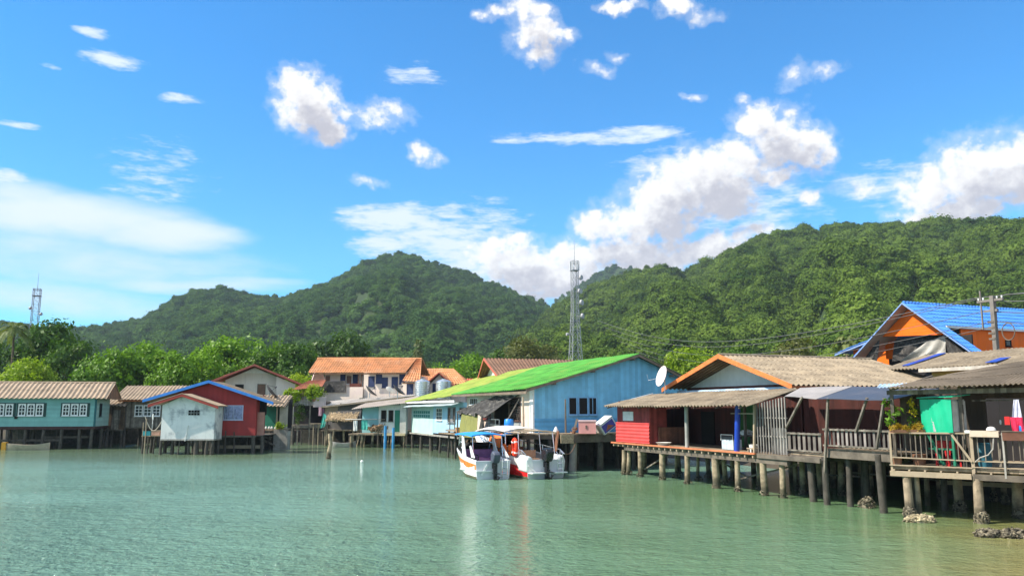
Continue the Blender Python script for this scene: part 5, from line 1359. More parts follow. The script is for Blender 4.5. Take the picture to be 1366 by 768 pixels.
# canoe
def canoe(name, label, loc, rz, L, W, D, m, m2=None):
    t = thing(name, label, 'boat', loc, rz)
    secs = []; n = 13
    b = MB()
    for i in range(n):
        u = i / (n - 1); x = (u - .5) * L; w = W / 2 * (1 - abs(2 * u - 1) ** 2.6) + .03; sh = D + .22 * abs(2 * u - 1) ** 2
        kz = -.12 + .12 * abs(2 * u - 1) ** 3
        pts = [(x, -w, sh), (x, -w * .85, sh * .45), (x, -w * .4, kz), (x, w * .4, kz), (x, w * .85, sh * .45), (x, w, sh), (x, w * .86, sh), (x, w * .7, sh * .5), (x, w * .35, kz + .08), (x, -w * .35, kz + .08), (x, -w * .7, sh * .5), (x, -w * .86, sh)]
        secs += pts
    k = 12; fs = []
    for i in range(n - 1):
        for j in range(k): fs.append((i * k + j, i * k + (j + 1) % k, (i + 1) * k + (j + 1) % k, (i + 1) * k + j))
    fs += [tuple(range(k)), tuple(range((n - 1) * k, n * k))[::-1]]
    b.add(secs, fs); b.build('hull', m, t, smooth=True)
    b = MB()
    for x in (-L * .22, L * .18): b.box(x - .1, -W * .42, D * .75, x + .1, W * .42, D * .75 + .04)
    b.build('thwart', m, t)
    if m2: MB().box(-L / 2 - .12, -.22, -.05, -L / 2 + .28, .22, D + .24).build('stern_block', m2, t)
    return t
canoe('wooden_canoe', 'grey wooden canoe with yellow stern floating below the teal house', (-44.6, 75.2, 0), rad(6), 4.0, .8, .46, mat('grey_canoe_wood', (.40, .34, .26), .8, .3, 2, dirt=((.2, .16, .12), .5, 2)), mat('ochre_paint', (.50, .26, .03), .7, .2, 3))
canoe('dinghy', 'small pale dinghy moored under the thatched hut', (-16.6, 80.5, 0), rad(8), 2.4, .8, .40, mat('pale_dinghy', (.42, .40, .37), .7, .2, 2))

# small work platform left of the white hut
h = thing('work_platform', 'small rickety platform of sticks left of the white hut', 'platform', (-31.4, 69.2, 0), 0)
MB().box(0, 0, 1.42, 1.9, 1.6, 1.5).build('deck', DECKWOOD, h)
piles(h, [(.15, .05, 1.42, .08), (.6, .0, 1.42, .07), (1.1, .1, 1.42, .08), (1.7, .05, 1.42, .09), (.3, 1.4, 1.42), (1.5, 1.4, 1.42)], PILE_DARK)
piles(h, [(.35, -.02, 2.9, .045), (.05, .1, 2.6, .04)], PALEBEAM, name='stick')
t = thing('crate', 'small turquoise plastic crate on the stick platform', 'crate', (-31.0, 69.4, 1.5), .1)
b = MB(); b.box(-.3, -.2, 0, .3, .2, .06); b.box(-.3, -.2, .065, .3, -.16, .36); b.box(-.3, .16, .065, .3, .2, .36); b.box(-.3, -.158, .065, -.26, .158, .36); b.box(.26, -.158, .065, .3, .158, .36); b.build('shell', mat('turquoise_plastic', (.05, .34, .38), .5, .2, 4), t)
t = thing('crate', 'peach coloured box right of the turquoise crate', 'box', (-30.2, 69.35, 1.5), .0)
MB().box(-.35, -.2, 0, .35, .25, .38).build('body', mat('peach_board', (.45, .26, .19), .8, .2, 3), t)
MB().box(-.37, -.22, .382, .37, .27, .43).build('lid', PALEBEAM, t)
t = thing('hose', 'pale hose hanging in a loop from the white hut to the platform', 'hose', (-29.2, 69.0, 0))
MB().tube([(-2.0 + 2.0 * k / 16, .2, 3.1 - 1.3 * math.sin(PI * min(1, k / 13)) * (1 - .2 * k / 16)) for k in range(17)], .035, 6).build('pipe', mat('pale_hose', (.55, .5, .42), .6, .1, 4), t)
t = thing('white_post', 'thin white paddle standing upright on the stick platform', 'paddle', (-30.6, 69.3, 1.5))
MB().tube([(0, 0, 0), (.02, 0, 1.3)], .025, 6).build('handle', WHITE, t); MB().blob((.03, 0, 1.55), (.07, .02, .28), 2, .05).build('blade', WHITE, t)

# red house and white hut
REDH = mat('brick_red_boards', (.35, .042, .040), .75, .14, 1, planks='v', pw=.22, plank_var=.12)
BLUEF = mat('bright_blue_fascia', (.035, .20, .60), .5, .12, 2, spec=.4)
_x = 0
h = thing('red_house', 'dark red stilt house with bright blue gable trim', 'house', (-28.9, 69.6, 0), 0, HG)
ax, az_ = 3.06, 5.95
b = MB(); gable(b, 0, 7.0, 0, 1.5, (5.0, 4.75), ax, 5.92, .12); b.build('front_wall', REDH, h)
b = MB(); b.box(0, .12, 1.5, .1, 2.6, 4.9); b.box(6.9, .12, 1.5, 7, 2.6, 4.7); b.box(.1, 2.5, 1.5, 6.9, 2.6, 4.9); b.build('side_wall', REDH, h)
MB().sheet((-2.4, -.7, 4.42), (-2.4, 2.9, 4.42), (ax, 2.9, 6.05), (ax, -.7, 6.05), .04, .25, .025, 3).build('roof_sheet', MUDROOF, h)
MB().sheet((8.6, -.7, 4.22), (8.6, 2.9, 4.22), (ax, 2.9, 6.05), (ax, -.7, 6.05), .04, .25, .025, 3).build('roof_sheet', MUDROOF, h)
b = MB()
b.ob((-2.45, -.78, 4.28), (ax + 2.45, 0, 1.63), (0, .06, 0), (0, 0, .24)); b.ob((8.65, -.78, 4.08), (ax - 8.65, 0, 1.83), (0, .06, 0), (0, 0, .24))
b.build('gable_fascia', BLUEF, h)
f = win(h, (4.22, -.002, 2.80), (1, 0, 0), 1.68, 1.24, (0, -1, 0), mat('lavender_frame', (.46, .50, .66), .6, .1, 4), GLASS, 2, 1, .07)
b = MB(); b.cloth((4.3, -.03, 2.88), (5.02, -.03, 2.88), (5.02, -.03, 3.96), (4.3, -.03, 3.96), 10, 3, .015, 4, .008); b.cloth((5.08, -.03, 2.88), (5.82, -.03, 2.88), (5.82, -.03, 3.96), (5.08, -.03, 3.96), 10, 3, .015, 4, .008); b.build('curtain', mat('lavender_curtain', (.26, .29, .46), .9, .25, 5), f)
MB().box(7.003, .4, 1.5, 7.6, .5, 3.45).build('annex_wall', mat('dusty_pink_board', (.40, .20, .16), .8, .15, 1.5), h)
MB().box(7.003, .9, 3.2, 7.6, 1.0, 4.6).build('annex_opening', DARK, h)
b = MB(); b.box(-.02, -.05, 1.35, 7.05, .1, 1.49); b.build('floor_beam', BEAM, h)
MB().box(0, .11, 1.38, 7.0, 7, 1.48).build('floor', BEAM, h)  # lengthened behind the house to cast shade underneath
MB().box(-.5, 6.9, -1, 7, 7, 1.375).build('shade_backing', PILE_DARK, h)  # added dark boards imitating the shade behind the piles
piles(h, [(4.6, -.35, 1.9, .05), (5.2, .0, 1.8, .06), (6.85, .0, 1.5, .17), (7.5, .4, 1.5, .15), (3.4, .05, 1.4), (4.3, .4, 1.4), (5.8, 1.6, 1.4), (1, 2, 1.4), (3, 2, 1.4), (6.8, 3, 1.4), (4.5, 3, 1.4), (2, 5, 1.4), (5, 5, 1.4)], PILE_DARK)
b = MB(); b.box(3.6, 1.2, .35, 7.4, 1.35, .62); b.build('cross_beam', PALEBEAM, h)

HUTW = mat('stained_white_plaster', (.72, .72, .70), .8, .08, 1, dirt=((.20, .22, .25), .75, .75), streak=((.40, .46, .48), .3))
h = thing('white_hut', 'small stained white gabled hut on stilts in front of red house', 'hut', (-29.05, 67.5, 0), 0, HG)
b = MB(); gable(b, 0, 4.4, 0, 1.27, (4.05, 3.95), 1.78, 4.82, .1); b.build('front_wall', HUTW, h)
b = MB(); b.box(0, .1, 1.27, .1, 1.85, 4.0); b.box(4.3, .1, 1.27, 4.4, 1.85, 3.92); b.build('side_wall', HUTW, h)
REDF = mat('brown_red_fascia', (.33, .055, .04), .7, .15, 3)
MB().sheet((-.95, -.5, 4.10), (-.95, 1.9, 4.10), (1.78, 1.9, 4.98), (1.78, -.5, 4.98), .03, .2, .025, 2).build('roof_sheet', TANROOF, h)
MB().sheet((4.8, -.5, 3.98), (4.8, 1.9, 3.98), (1.78, 1.9, 4.98), (1.78, -.5, 4.98), .03, .2, .025, 2).build('roof_sheet', TANROOF, h)
b = MB(); b.ob((-.98, -.56, 3.86), (2.76, 0, .88), (0, .05, 0), (0, 0, .24)); b.ob((4.83, -.56, 3.74), (-3.05, 0, 1.0), (0, .05, 0), (0, 0, .24)); b.build('fascia', REDF, h)
b = MB(); b.ob((-1.0, -.575, 4.09), (2.78, 0, .885), (0, .06, 0), (0, 0, .045)); b.ob((4.85, -.575, 3.97), (-3.07, 0, 1.005), (0, .06, 0), (0, 0, .045)); b.build('white_edge', PALEBEAM, h)
b = MB()
for i in range(4):
    for j in range(2): b.box(2.2 + i * .24, -.03, 3.22 + j * .22, 2.4 + i * .24, -.003, 3.40 + j * .22)
b.build('vent_blocks', DARK, h)
MB().box(-.02, -.03, 1.15, 4.42, 1.85, 1.265).build('floor_slab', CONCRETE, h)
MB().bar((2.05, -.04, 1.1), (2.25, -.04, 2.4), .05).build('drain_pipe', WHITE, h)
piles(h, [(.05, .05, 1.15, .11), (3.85, .1, 1.15, .15), (4.3, .15, 1.15, .15), (.9, .3, 1.15), (1.55, .15, 1.15, .06), (2.2, .4, 1.15), (2.9, .2, 1.15, .22), (3.3, .9, 1.15), (.4, 1.5, 1.15), (1.6, 1.5, 1.15), (3, 1.6, 1.15), (4.2, 1.6, 1.15)], PILE_DARK)

# porch shack
h = thing('porch_shack', 'small porch with tan corrugated roof and green door', 'porch', (-23.8, 76, 0), 0, HG)
MB().sheet((-.3, -.5, 4.0), (2.55, -.5, 3.98), (2.7, 1.8, 5.02), (-.3, 1.8, 5.05), .055, .34, .03, 1, 6).build('roof_sheet', TANROOF, h)
MB().prism([(2.62, -.45, 3.9), (2.62, 1.7, 3.9), (2.72, 1.75, 4.95)], (.06, 0, 0)).build('roof_end_board', BEAM, h)
MB().box(.45, .6, 1.9, 1.75, .7, 4.3).build('door', mat('sea_green_door', (.035, .22, .15), .65, .15, 2), h)
MB().box(2.0, .3, 1.9, 2.75, .4, 4.0).build('side_panel', mat('beige_panel', (.5, .46, .38)), h)
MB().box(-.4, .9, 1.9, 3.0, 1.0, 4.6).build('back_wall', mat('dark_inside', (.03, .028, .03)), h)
for x in (.35, 1.85): MB().box(x - .06, -.1, 1.9, x + .06, .02, 4.1).build('post', PALEBEAM, h)
MB().box(-.4, -.2, 1.72, 3.0, .9, 1.88).build('deck', DECKWOOD, h)
MB().box(1.7, -.35, -1, 3.0, .7, 1.84).build('concrete_base', CONCRETE, h)
b = MB(); rg = random.Random(9)
for i in range(6): b.bar((rg.uniform(-.3, .3), -.4, rg.uniform(.9, 1.6)), (rg.uniform(1.2, 2.0), -.45, rg.uniform(.3, 1.2)), .12)
b.build('loose_boards', OLDWOOD, h)
piles(h, [(-.2, -.1, 1.7), (.6, -.1, 1.7), (1.3, -.1, 1.7)], PILE_DARK)
plant('pot_plant', 'bright yellow-green plant on the concrete base beside the green door', (-21.55, 75.75, 1.84), [((0, 0, .32), (.38, .3, .28))], 500, .09, L_LIME, [(.15, 0), (.22, .2), (.18, .2)], seed=31)
for i in range(6):
    o = MB().lathe([(.07, 0), (.10, .03), (.10, .16), (.06, .2), (.06, .24), (.02, .25)], 12).build('jar', WHITE, smooth=True, loc=(-23.4 + i * .27 + RNG.uniform(-.05, .05), 75.9, 1.88))
    tag(o, 'small pale jar in the row at the foot of the green door', 'jar', 'jars by the green door')

# beige house behind
BEIGE = mat('pinkish_beige_plaster', (.72, .62, .53), .8, .08, .8, streak=((.45, .37, .31), .3))
h = thing('beige_house', 'two-storey pinkish beige house with red-trimmed gable', 'house', (-33.0, 89.6, 0), rad(15), 'houses on the land behind')
b = MB(); gable(b, 1.1, 6.6, .9, 1, (6.9, 7.3), 4.2, 8.35, .12); b.build('front_wall', BEIGE, h)
b = MB(); b.prism([(6.6, 0, 1), (8.7, 0, 1), (8.7, 0, 6.45), (6.6, 0, 7.35)], (0, .12, 0)); b.box(6.6, .12, 1, 6.7, .9, 7.2); b.box(8.58, .12, 1, 8.7, 7, 6.4); b.box(1.1, 1.02, 1, 1.2, 7, 6.8); b.build('side_wall', BEIGE, h)
MB().sheet((-.5, -.6, 6.65), (-.5, 7.5, 6.65), (4.2, 7.5, 8.62), (4.2, -.6, 8.62), .04, .26, .03, 3).build('roof_sheet', mat('red_brown_roof', (.34, .12, .07), .8, .25, 1), h)
MB().sheet((9.6, -.6, 6.40), (9.6, 7.5, 6.40), (4.2, 7.5, 8.62), (4.2, -.6, 8.62), .04, .26, .03, 3).build('roof_sheet', mat('red_brown_roof', (.34, .12, .07)), h)
b = MB(); b.ob((-.55, -.68, 6.45), (4.75, 0, 2.0), (0, .06, 0), (0, 0, .22)); b.ob((9.65, -.68, 6.2), (-5.45, 0, 2.25), (0, .06, 0), (0, 0, .22)); b.build('fascia', mat('salmon_red_fascia', (.50, .13, .09), .7, .15, 3), h)
MB().prism([(2.9, .84, 7.72), (5.5, .84, 7.72), (4.2, .84, 8.25)], (0, .05, 0)).build('gable_vent', WHITE, h)
win(h, (2.15, .895, 5.7), (1, 0, 0), .95, .75, (0, -1, 0), BEAM, DARK, 1, 1, .06)
win(h, (4.55, .895, 4.9), (1, 0, 0), .9, 1.6, (0, -1, 0), BEAM, mat('brown_shutter', (.20, .11, .075), .7, .2, 3), 1, 1, .06)
win(h, (3.0, .895, 2.2), (1, 0, 0), 1.2, 1.2, (0, -1, 0), BEAM, DARK, 2, 1, .06)

def mesh_dish(label, loc, r, tilt, yaw, hgt, m=MESHGREY):
    t = thing('satellite_dish', label, 'satellite dish', loc, yaw, 'satellite dishes')
    MB().tube([(0, 0, 0), (0, 0, hgt)], .05, 8).build('mast', GALV, t, smooth=True)
    d = MB(); d.lathe([(.04, .0), (r * .4, r * .05), (r * .75, r * .18), (r, r * .32), (r, r * .335), (r * .75, r * .2), (r * .4, r * .07), (.04, .02)], 20)
    o = d.build('reflector', m, t, smooth=True); o.location = (0, 0, hgt); o.rotation_euler = (tilt, 0, 0)
    b = MB()
    for i in range(3):
        a = 2 * PI * i / 3; b.tube([(r * .9 * math.cos(a), r * .9 * math.sin(a), r * .3), (0, 0, r * .85)], .02, 5)
    b.blob((0, 0, r * .85), (.09, .09, .12), 1, .05, 1)
    f = b.build('feed', MESHGREY, t); f.location = (0, 0, hgt); f.rotation_euler = (tilt, 0, 0)
    return t
mesh_dish('dark mesh satellite dish on the porch roof before the beige house', (-23.1, 77.2, 4.7), .85, rad(50), rad(105), .6)
mesh_dish('wide dark mesh satellite dish tilted on the shed roof before the pink wall', (-15.3, 87.2, 4.85), .85, rad(42), rad(100), .6)
mesh_dish('thin dark mesh satellite dish leaning right on the shed roof', (-12.0, 85.0, 4.75), .85, rad(40), rad(88), .75)
mesh_dish('small white satellite dish with black centre between the two dark dishes', (-13.2, 87.5, 5.0), .6, rad(40), rad(140), .55, WHITE)

# pink house
PINKW = mat('pink_plaster', (.76, .64, .54), .8, .07, .8, dirt=((.56, .42, .44), .4, .5), streak=((.48, .36, .36), .3))
TILE = mat('orange_clay_tiles', (.56, .25, .11), .8, .25, 1.3, bump=.3, dirt=((.72, .42, .26), .45, .7), streak=((.38, .15, .08), .4))
SHUT = mat('navy_shutter', (.030, .045, .115), .6, .2, 3, planks='h', pw=.09, plank_var=.15)
LG = 'houses on the land behind'
h = thing('pink_house', 'large two-storey pink house with orange tiled roof and navy shutters', 'house', (-22.6, 92.8, 0), rad(-13), LG)
b = MB(); b.box(6.0, 0, 1, 11.2, .15, 7.8); b.box(.4, 1.6, 1, 6.0, 1.75, 7.7); b.box(6.0, .15, 1, 6.1, 1.6, 7.7); b.box(11.1, .15, 1, 11.2, 7, 7.5); b.box(.4, 1.75, 1, .52, 7, 7.6); b.build('walls', PINKW, h)
MB().box(1.0, -.25, 3.4, 6.0, -.10, 6.15).build('terrace_wall', PINKW, h)
MB().box(1.0, -.10, 5.2, 6.0, 1.6, 5.35).build('terrace_floor', CONCRETE, h)
MB().box(.3, -.45, 5.55, 4.0, -.38, 6.85).build('balcony_net', NET, h)
MB().prism([(-1.0, 1.0, 6.9), (-.9, 4.4, 6.9), (-1.0, 2.6, 9.45)], (.1, 0, 0)).build('gable_end', mat('pale_pink_gable', (.78, .60, .58), .8, .06, 1), h)
MB().sheet((-.95, .1, 7.85), (8.0, .1, 7.85), (8.0, 2.7, 9.50), (-1.15, 2.7, 9.62), .045, .32, .03, 7, 5, step=.04).build('roof_tiles', TILE, h)
MB().sheet((6.3, -.9, 7.72), (11.3, -.9, 7.72), (11.3, 2.72, 9.45), (5.4, 2.72, 9.50), .045, .32, .03, 8, 5, step=.04).build('roof_tiles', TILE, h)
MB().sheet((11.32, -1.9, 6.75), (13.4, -1.9, 6.62), (11.9, 2.72, 9.35), (11.32, 2.72, 9.42), .045, .32, .03, 9, 5, step=.04).build('roof_tiles', TILE, h)
MB().sheet((-.95, 5.4, 7.6), (12.0, 5.4, 7.6), (12.0, 2.72, 9.4), (-1.15, 2.72, 9.6), .045, .32, .03, 5, 5, step=.04).build('roof_tiles', TILE, h)
MB().tube([(-1.15, 2.7, 9.63), (5.4, 2.7, 9.55), (11.9, 2.72, 9.42)], .11, 8).build('ridge_cap', TILE, h)
b = MB(); b.box(-.8, .08, 7.62, 6.2, .14, 7.80); b.box(6.2, -.88, 7.52, 11.3, -.82, 7.68); b.box(11.3, -1.85, 6.42, 13.2, -1.78, 6.6); b.build('eave_board', mat('brown_soffit', (.16, .09, .05)), h)
for x, z, w_, hh in ((6.55, 6.2, .75, 1.15), (7.45, 6.55, .75, 1.2), (8.2, 6.05, .7, 1.15), (9.35, 6.05, .75, 1.2), (10.25, 6.45, .7, 1.2)):
    win(h, (x, -.002, z), (1, 0, 0), w_, hh, (0, -1, 0), SHUT, SHUT, 1, 1, .05)
MB().box(11.0, -1.2, 1, 12.9, -1.05, 6.6).build('right_wall', PINKW, h)
win(h, (11.6, -1.202, 5.3), (1, 0, 0), .75, 1.2, (0, -1, 0), SHUT, SHUT, 1, 1, .05)
for x in (2.4, 3.95):
    MB().box(x, 1.52, 6.15, x + .62, 1.597, 7.65).build('shutter', SHUT, h)
win(h, (3.1, 1.595, 6.55), (1, 0, 0), .75, 1.0, (0, -1, 0), WHITE_FRAME, mat('brown_shutter', (.2, .11, .075)), 1, 1, .05)
MB().box(.55, 1.5, 5.4, 1.05, 1.598, 7.5).build('door', mat('brown_shutter', (.2, .11, .075)), h)
b = MB()
for x in (5.1, 5.45, 5.8): b.box(x, .4, 5.35, x + .12, .5, 7.6)
b.build('balusters', mat('brown_shutter', (.2, .11, .075)), h)
MB().box(4.3, -.05, 6.15, 5.6, .1, 6.55).build('bench_back', mat('maroon_brown_band', (.12, .035, .025)), h)

h = thing('awning_roof', 'small dark red awning at the left side of the pink house', 'awning', (-24.0, 90.6, 0), 0)
MB().sheet((-.6, -.6, 5.75), (2.9, -.6, 6.2), (2.9, 1.2, 7.0), (.9, 1.2, 6.9), .03, .25, .03, 1).build('roof_sheet', mat('red_brown_roof', (.34, .12, .07)), h)
for x in (.1, 1.5, 2.6): MB().box(x, -.3, 3.6, x + .12, -.18, 6.0).build('post', mat('pink_plaster', (.7, .52, .52)), h)

h = thing('orange_gable_house', 'pink house with small orange tiled gable behind the water tanks', 'house', (-12.6, 98, 0), rad(-3), LG)
MB().box(.6, .1, 1, 7.0, .25, 6.9).build('wall', PINKW, h)
MB().sheet((-.6, -.6, 6.7), (7.3, -.6, 6.7), (5.1, 2.6, 8.65), (.2, 2.6, 8.7), .045, .32, .03, 8, 5, step=.04).build('roof_tiles', TILE, h)
MB().sheet((7.3, 5.8, 6.7), (7.3, -.6, 6.7), (5.1, 2.6, 8.65), (5.1, 2.65, 8.65), .045, .32, .03, 6, 5, step=.04).build('roof_tiles', TILE, h)
b = MB(); b.prism([(2.6, -1.3, 6.3), (5.4, -1.3, 6.3), (4.0, -1.3, 7.75)], (0, .12, 0)); b.box(2.7, -1.3, 1, 5.3, -1.18, 6.29); b.build('gable_wall', PINKW, h)
MB().sheet((2.1, -1.7, 6.45), (2.1, 1.2, 6.45), (4.0, 1.2, 8.05), (4.0, -1.7, 8.05), .045, .3, .03, 4, 5, step=.04).build('roof_tiles', TILE, h)
MB().sheet((6.0, -1.7, 6.35), (6.0, 1.2, 6.35), (4.0, 1.2, 8.05), (4.0, -1.7, 8.05), .045, .3, .03, 4, 5, step=.04).build('roof_tiles', TILE, h)
b = MB(); b.ob((2.1, -1.76, 6.28), (1.9, 0, 1.6), (0, .05, 0), (0, 0, .16)); b.ob((6.0, -1.76, 6.18), (-2, 0, 1.7), (0, .05, 0), (0, 0, .16)); b.build('bargeboard', mat('salmon_red_fascia', (.5, .13, .09)), h)
win(h, (3.2, -1.302, 5.5), (1, 0, 0), .8, 1.2, (0, -1, 0), SHUT, SHUT, 1, 1, .05)

h = thing('red_roof_house', 'low house with red corrugated roof right of the orange gable', 'house', (-7.0, 101, 0), 0, LG)
MB().sheet((0, -.5, 6.3), (4.4, -.5, 6.3), (4.4, 2.0, 7.45), (-.2, 2.0, 7.55), .045, .3, .03, 3).build('roof_sheet', mat('red_metal_roof', (.50, .10, .055), .6, .2, 1), h)
MB().box(.2, 0, 1, 4.2, .12, 6.35).build('wall', BEIGE, h)

STEEL = mat('stainless_tank', (.66, .67, .67), .32, .1, 2, metal=.75, bump=.05, spec=.5)
def tank(label, x, Y, z0, r=.82, hh=1.75, base=1.2):
    t = thing('water_tank', label, 'water tank', (x, Y, base), 0, 'stainless water tanks')
    z0 -= base
    for sx in (-1, 1):
        for sy in (-1, 1): MB().bar((sx * r * .6, sy * r * .6, 0), (sx * r * .6, sy * r * .6, z0 - .1), .12).build('stand_leg', CONCRETE, t)
    MB().box(-r, -r, z0 - .1, r, r, z0 - .003).build('stand_top', CONCRETE, t)
    prof = [(r * .95, z0)]
    n = 9
    for i in range(n):
        za = z0 + hh * i / n
        prof += [(r, za + .02), (r, za + hh / n * .62), (r * .955, za + hh / n * .72), (r * .955, za + hh / n * .92)]
    prof += [(r * .98, z0 + hh), (r * .6, z0 + hh + .16), (.25, z0 + hh + .22)]
    MB().lathe(prof, 26).build('cylinder', STEEL, t, smooth=True)
    MB().lathe([(.26, z0 + hh + .215), (.26, z0 + hh + .28), (.05, z0 + hh + .32)], 14).build('lid', STEEL, t, smooth=True)
tank('left ribbed steel water tank above the pale shed roofs', -9.3, 84, 4.75)
tank('right ribbed steel water tank between orange gable and green roof', -7.1, 84, 4.75)
tank('small steel water tank far behind, peeping over the green roof', -2.0, 98, 5.2, .8, 1.6)

# brown roofed house behind the green roof
h = thing('brown_roof_house', 'house with brown corrugated roof and white gable behind green roof', 'house', (-2.1, 76, 0), rad(16), LG)
MB().sheet((.25, -2.0, 6.75), (8.5, -2.0, 6.75), (8.5, .6, 8.45), (-.4, .6, 8.5), .05, .34, .03, 3).build('roof_sheet', mat('dark_brown_roof', (.19, .105, .07), .8, .25, 1, dirt=((.34, .22, .15), .5, 1.2)), h)
MB().sheet((-.3, 3.4, 6.75), (8.5, 3.4, 6.75), (8.5, .6, 8.45), (-.4, .6, 8.5), .05, .34, .03, 3).build('roof_sheet', mat('dark_brown_roof', (.19, .105, .07)), h)
MB().prism([(.5, -1.8, 1), (.5, 3.1, 1), (.5, 3.1, 6.8), (.5, .6, 8.2), (.5, -1.8, 6.7)], (.1, 0, 0)).build('gable_wall', WHITEWALL, h)
b = MB(); b.ob((.15, -2.05, 6.55), (-.62, 2.65, 1.75), (.06, 0, 0), (0, 0, .2)); b.ob((-.35, 3.45, 6.55), (-.12, -2.85, 1.75), (.06, 0, 0), (0, 0, .2)); b.build('bargeboard', mat('salmon_red_fascia', (.5, .13, .09)), h)
MB().box(.6, -1.5, 1, 8.2, -1.4, 6.9).build('wall', BEIGE, h)

# ---- plant balcony between beige and pink house
h = thing('plant_balcony', 'grey slatted balcony on posts overgrown with plants', 'balcony', (-23.6, 86, 0), 0)
MB().box(0, 0, 4.35, 3.9, 2.4, 4.5).build('floor', BEAM, h)
b = MB()
for i in range(12): b.box(.55 + i * .165, -.05, 4.05, .68 + i * .165, -.01, 5.05)
b.box(.5, -.008, 4.95, 2.5, .05, 5.05); b.build('railing', mat('silver_grey_slats', (.3, .275, .25)), h)
MB().box(2.55, -.05, 3.9, 3.9, .06, 4.95).build('pale_panel', mat('dusty_pink_panel', (.55, .44, .42), .8, .15, 2), h)
MB().box(.1, -.02, 4.0, .5, .2, 5.2).build('peach_pillar', mat('peach_plaster', (.62, .38, .28), .8, .15, 2), h)
for x in (.3, .95, 2.2, 3.7): MB().bar((x, .1, -1), (x, .1, 4.35), .16).build('post', OLDWOOD, h)
MB().box(0, 0, 1.9, 4.2, 2.2, 2.05).build('lower_deck', OLDWOOD, h)
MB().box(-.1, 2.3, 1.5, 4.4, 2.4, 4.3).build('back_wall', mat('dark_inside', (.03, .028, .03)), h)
MB().box(0, -.05, 1.72, 4.2, .08, 1.895).build('beam', OLDWOOD, h)
piles(h, [(.5, .05, 1.9), (1.4, .05, 1.9, .08), (2.9, .05, 1.9), (4.0, .05, 1.9)], PILE_DARK)
plant('balcony_shrub', 'yellow-green shrub at the right end of the slatted balcony', (-21.0, 86.1, 4.5), [((0, 0, 1.0), (.85, .45, .65)), ((-.3, 0, .5), (.5, .4, .4))], 1700, .12, L_LIME, [(.2, 0), (.3, .35), (.25, .35)], seed=41, group=PLG)
plant('balcony_shrub', 'pale hanging shrub at the left end of the slatted balcony', (-23.5, 85.95, 4.3), [((0, 0, .9), (.6, .4, .55)), ((.7, 0, .8), (.55, .35, .5)), ((.1, -.05, .1), (.3, .25, .5))], 1500, .12, L_LIME, [(.2, 0), (.3, .3), (.25, .3)], seed=42, group=PLG)
plant('balcony_shrub', 'brownish leafy shrub in the middle of the slatted balcony', (-22.2, 86.2, 4.5), [((0, 0, .6), (.5, .35, .4))], 600, .09, L_OLIVE, [(.2, 0), (.3, .3), (.25, .3)], seed=43, group=PLG)
plant('hanging_creeper', 'green creeper hanging below the slatted balcony', (-22.3, 85.9, 2.9), [((0, 0, .5), (.5, .25, .9)), ((-.3, 0, -.2), (.25, .2, .6))], 900, .09, L_DARK, seed=44, group=PLG)
t = thing('washing', 'pink and dark clothes hanging right of the slatted balcony', 'laundry', (-20.3, 85.6, 2.4), 0)
MB().cloth((-.1, 0, .6), (.25, 0, .6), (.2, 0, 1.5), (-.05, 0, 1.5), 6, 6, .03, 2, seed=3).build('pink_shirt', mat('pink_cloth', (.62, .38, .44), .9, .15, 5), t)
MB().cloth((.3, 0, .6), (.55, 0, .6), (.5, 0, 1.35), (.3, 0, 1.35), 6, 6, .03, 2, seed=5).build('dark_shirt', mat('plum_cloth', (.10, .05, .09), .9, .15, 5), t)

# ---- long shed with thatched hut before it
h = thing('long_shed', 'long dark open shed under a pale sloping sheet roof', 'shed', (-20.1, 86, 0), 0, HG)
MB().sheet((-.1, -.3, 3.95), (9.8, -.3, 5.10), (10.4, 4.5, 5.5), (-.1, 4.5, 4.6), .03, .25, .03, 2).build('roof_sheet', mat('pale_grey_sheet_roof', (.50, .46, .42), .8, .2, 1), h)
MB().ob((-.1, -.36, 3.80), (9.9, 0, 1.15), (0, .05, 0), (0, 0, .17)).build('edge_board', PALEBEAM, h)
b = MB(); b.box(3.2, 3.8, 1.5, 10.2, 3.9, 4.9); b.build('back_wall', mat('dark_green_wall', (.02, .07, .055), .8, .25, 1.5), h)
b = MB(); b.box(-.05, .8, 1.5, 1.5, .9, 4.0); b.build('peach_wall', mat('pale_peach_wall', (.66, .50, .40), .8, .1, 1.5), h)
MB().box(1.5, .82, 1.5, 4.0, .92, 4.3).build('grey_wall', mat('grey_inside_wall', (.22, .21, .20), .85, .25, 1.5), h)
MB().box(0, -.2, 1.42, 10, 3.8, 1.5).build('deck', DECKWOOD, h)
MB().box(-3, 3.7, -1, 14, 3.79, 1.41).build('shade_backing', PILE_DARK, h)  # dark backing added where the underside is only shaded
for x in (2.0, 4.9, 8): MB().bar((x, -.1, 1.5), (x, -.1, 4.1 + x * .1), .12).build('post', BEAM, h)
piles(h, [(.2, 0, 1.45), (1.3, 0, 1.45), (3, 0, 1.45), (4.4, 0, 1.45), (6, 0, 1.45), (7.5, 0, 1.45), (9, 0, 1.45), (2, 2, 1.45), (5, 2, 1.45), (8, 2, 1.45)], PILE_DARK)
h = thing('thatched_hut', 'little open hut with thick frayed thatch awning', 'hut', (-18.8, 83, 0), 0, HG)
THATCH = mat('straw_thatch', (.44, .33, .20), .95, .4, 4, bump=.8, dirt=((.2, .15, .1), .5, 3))
b = MB(); rg = random.Random(2)
b.sheet((-.1, -.5, 2.55), (3.0, -.5, 2.62), (3.1, 1.2, 3.35), (.1, 1.2, 3.35), .02, .2, .12, 1)
for i in range(240):
    x = rg.uniform(-.1, 3.05); y = rg.uniform(-.55, 1.1); z = 2.72 + (y + .5) * .45 + .0
    b.bar((x, y, z), (x + rg.uniform(-.12, .12), y - rg.uniform(.15, .35), z - rg.uniform(.10, .35)), .035)
b.build('thatch', THATCH, h)
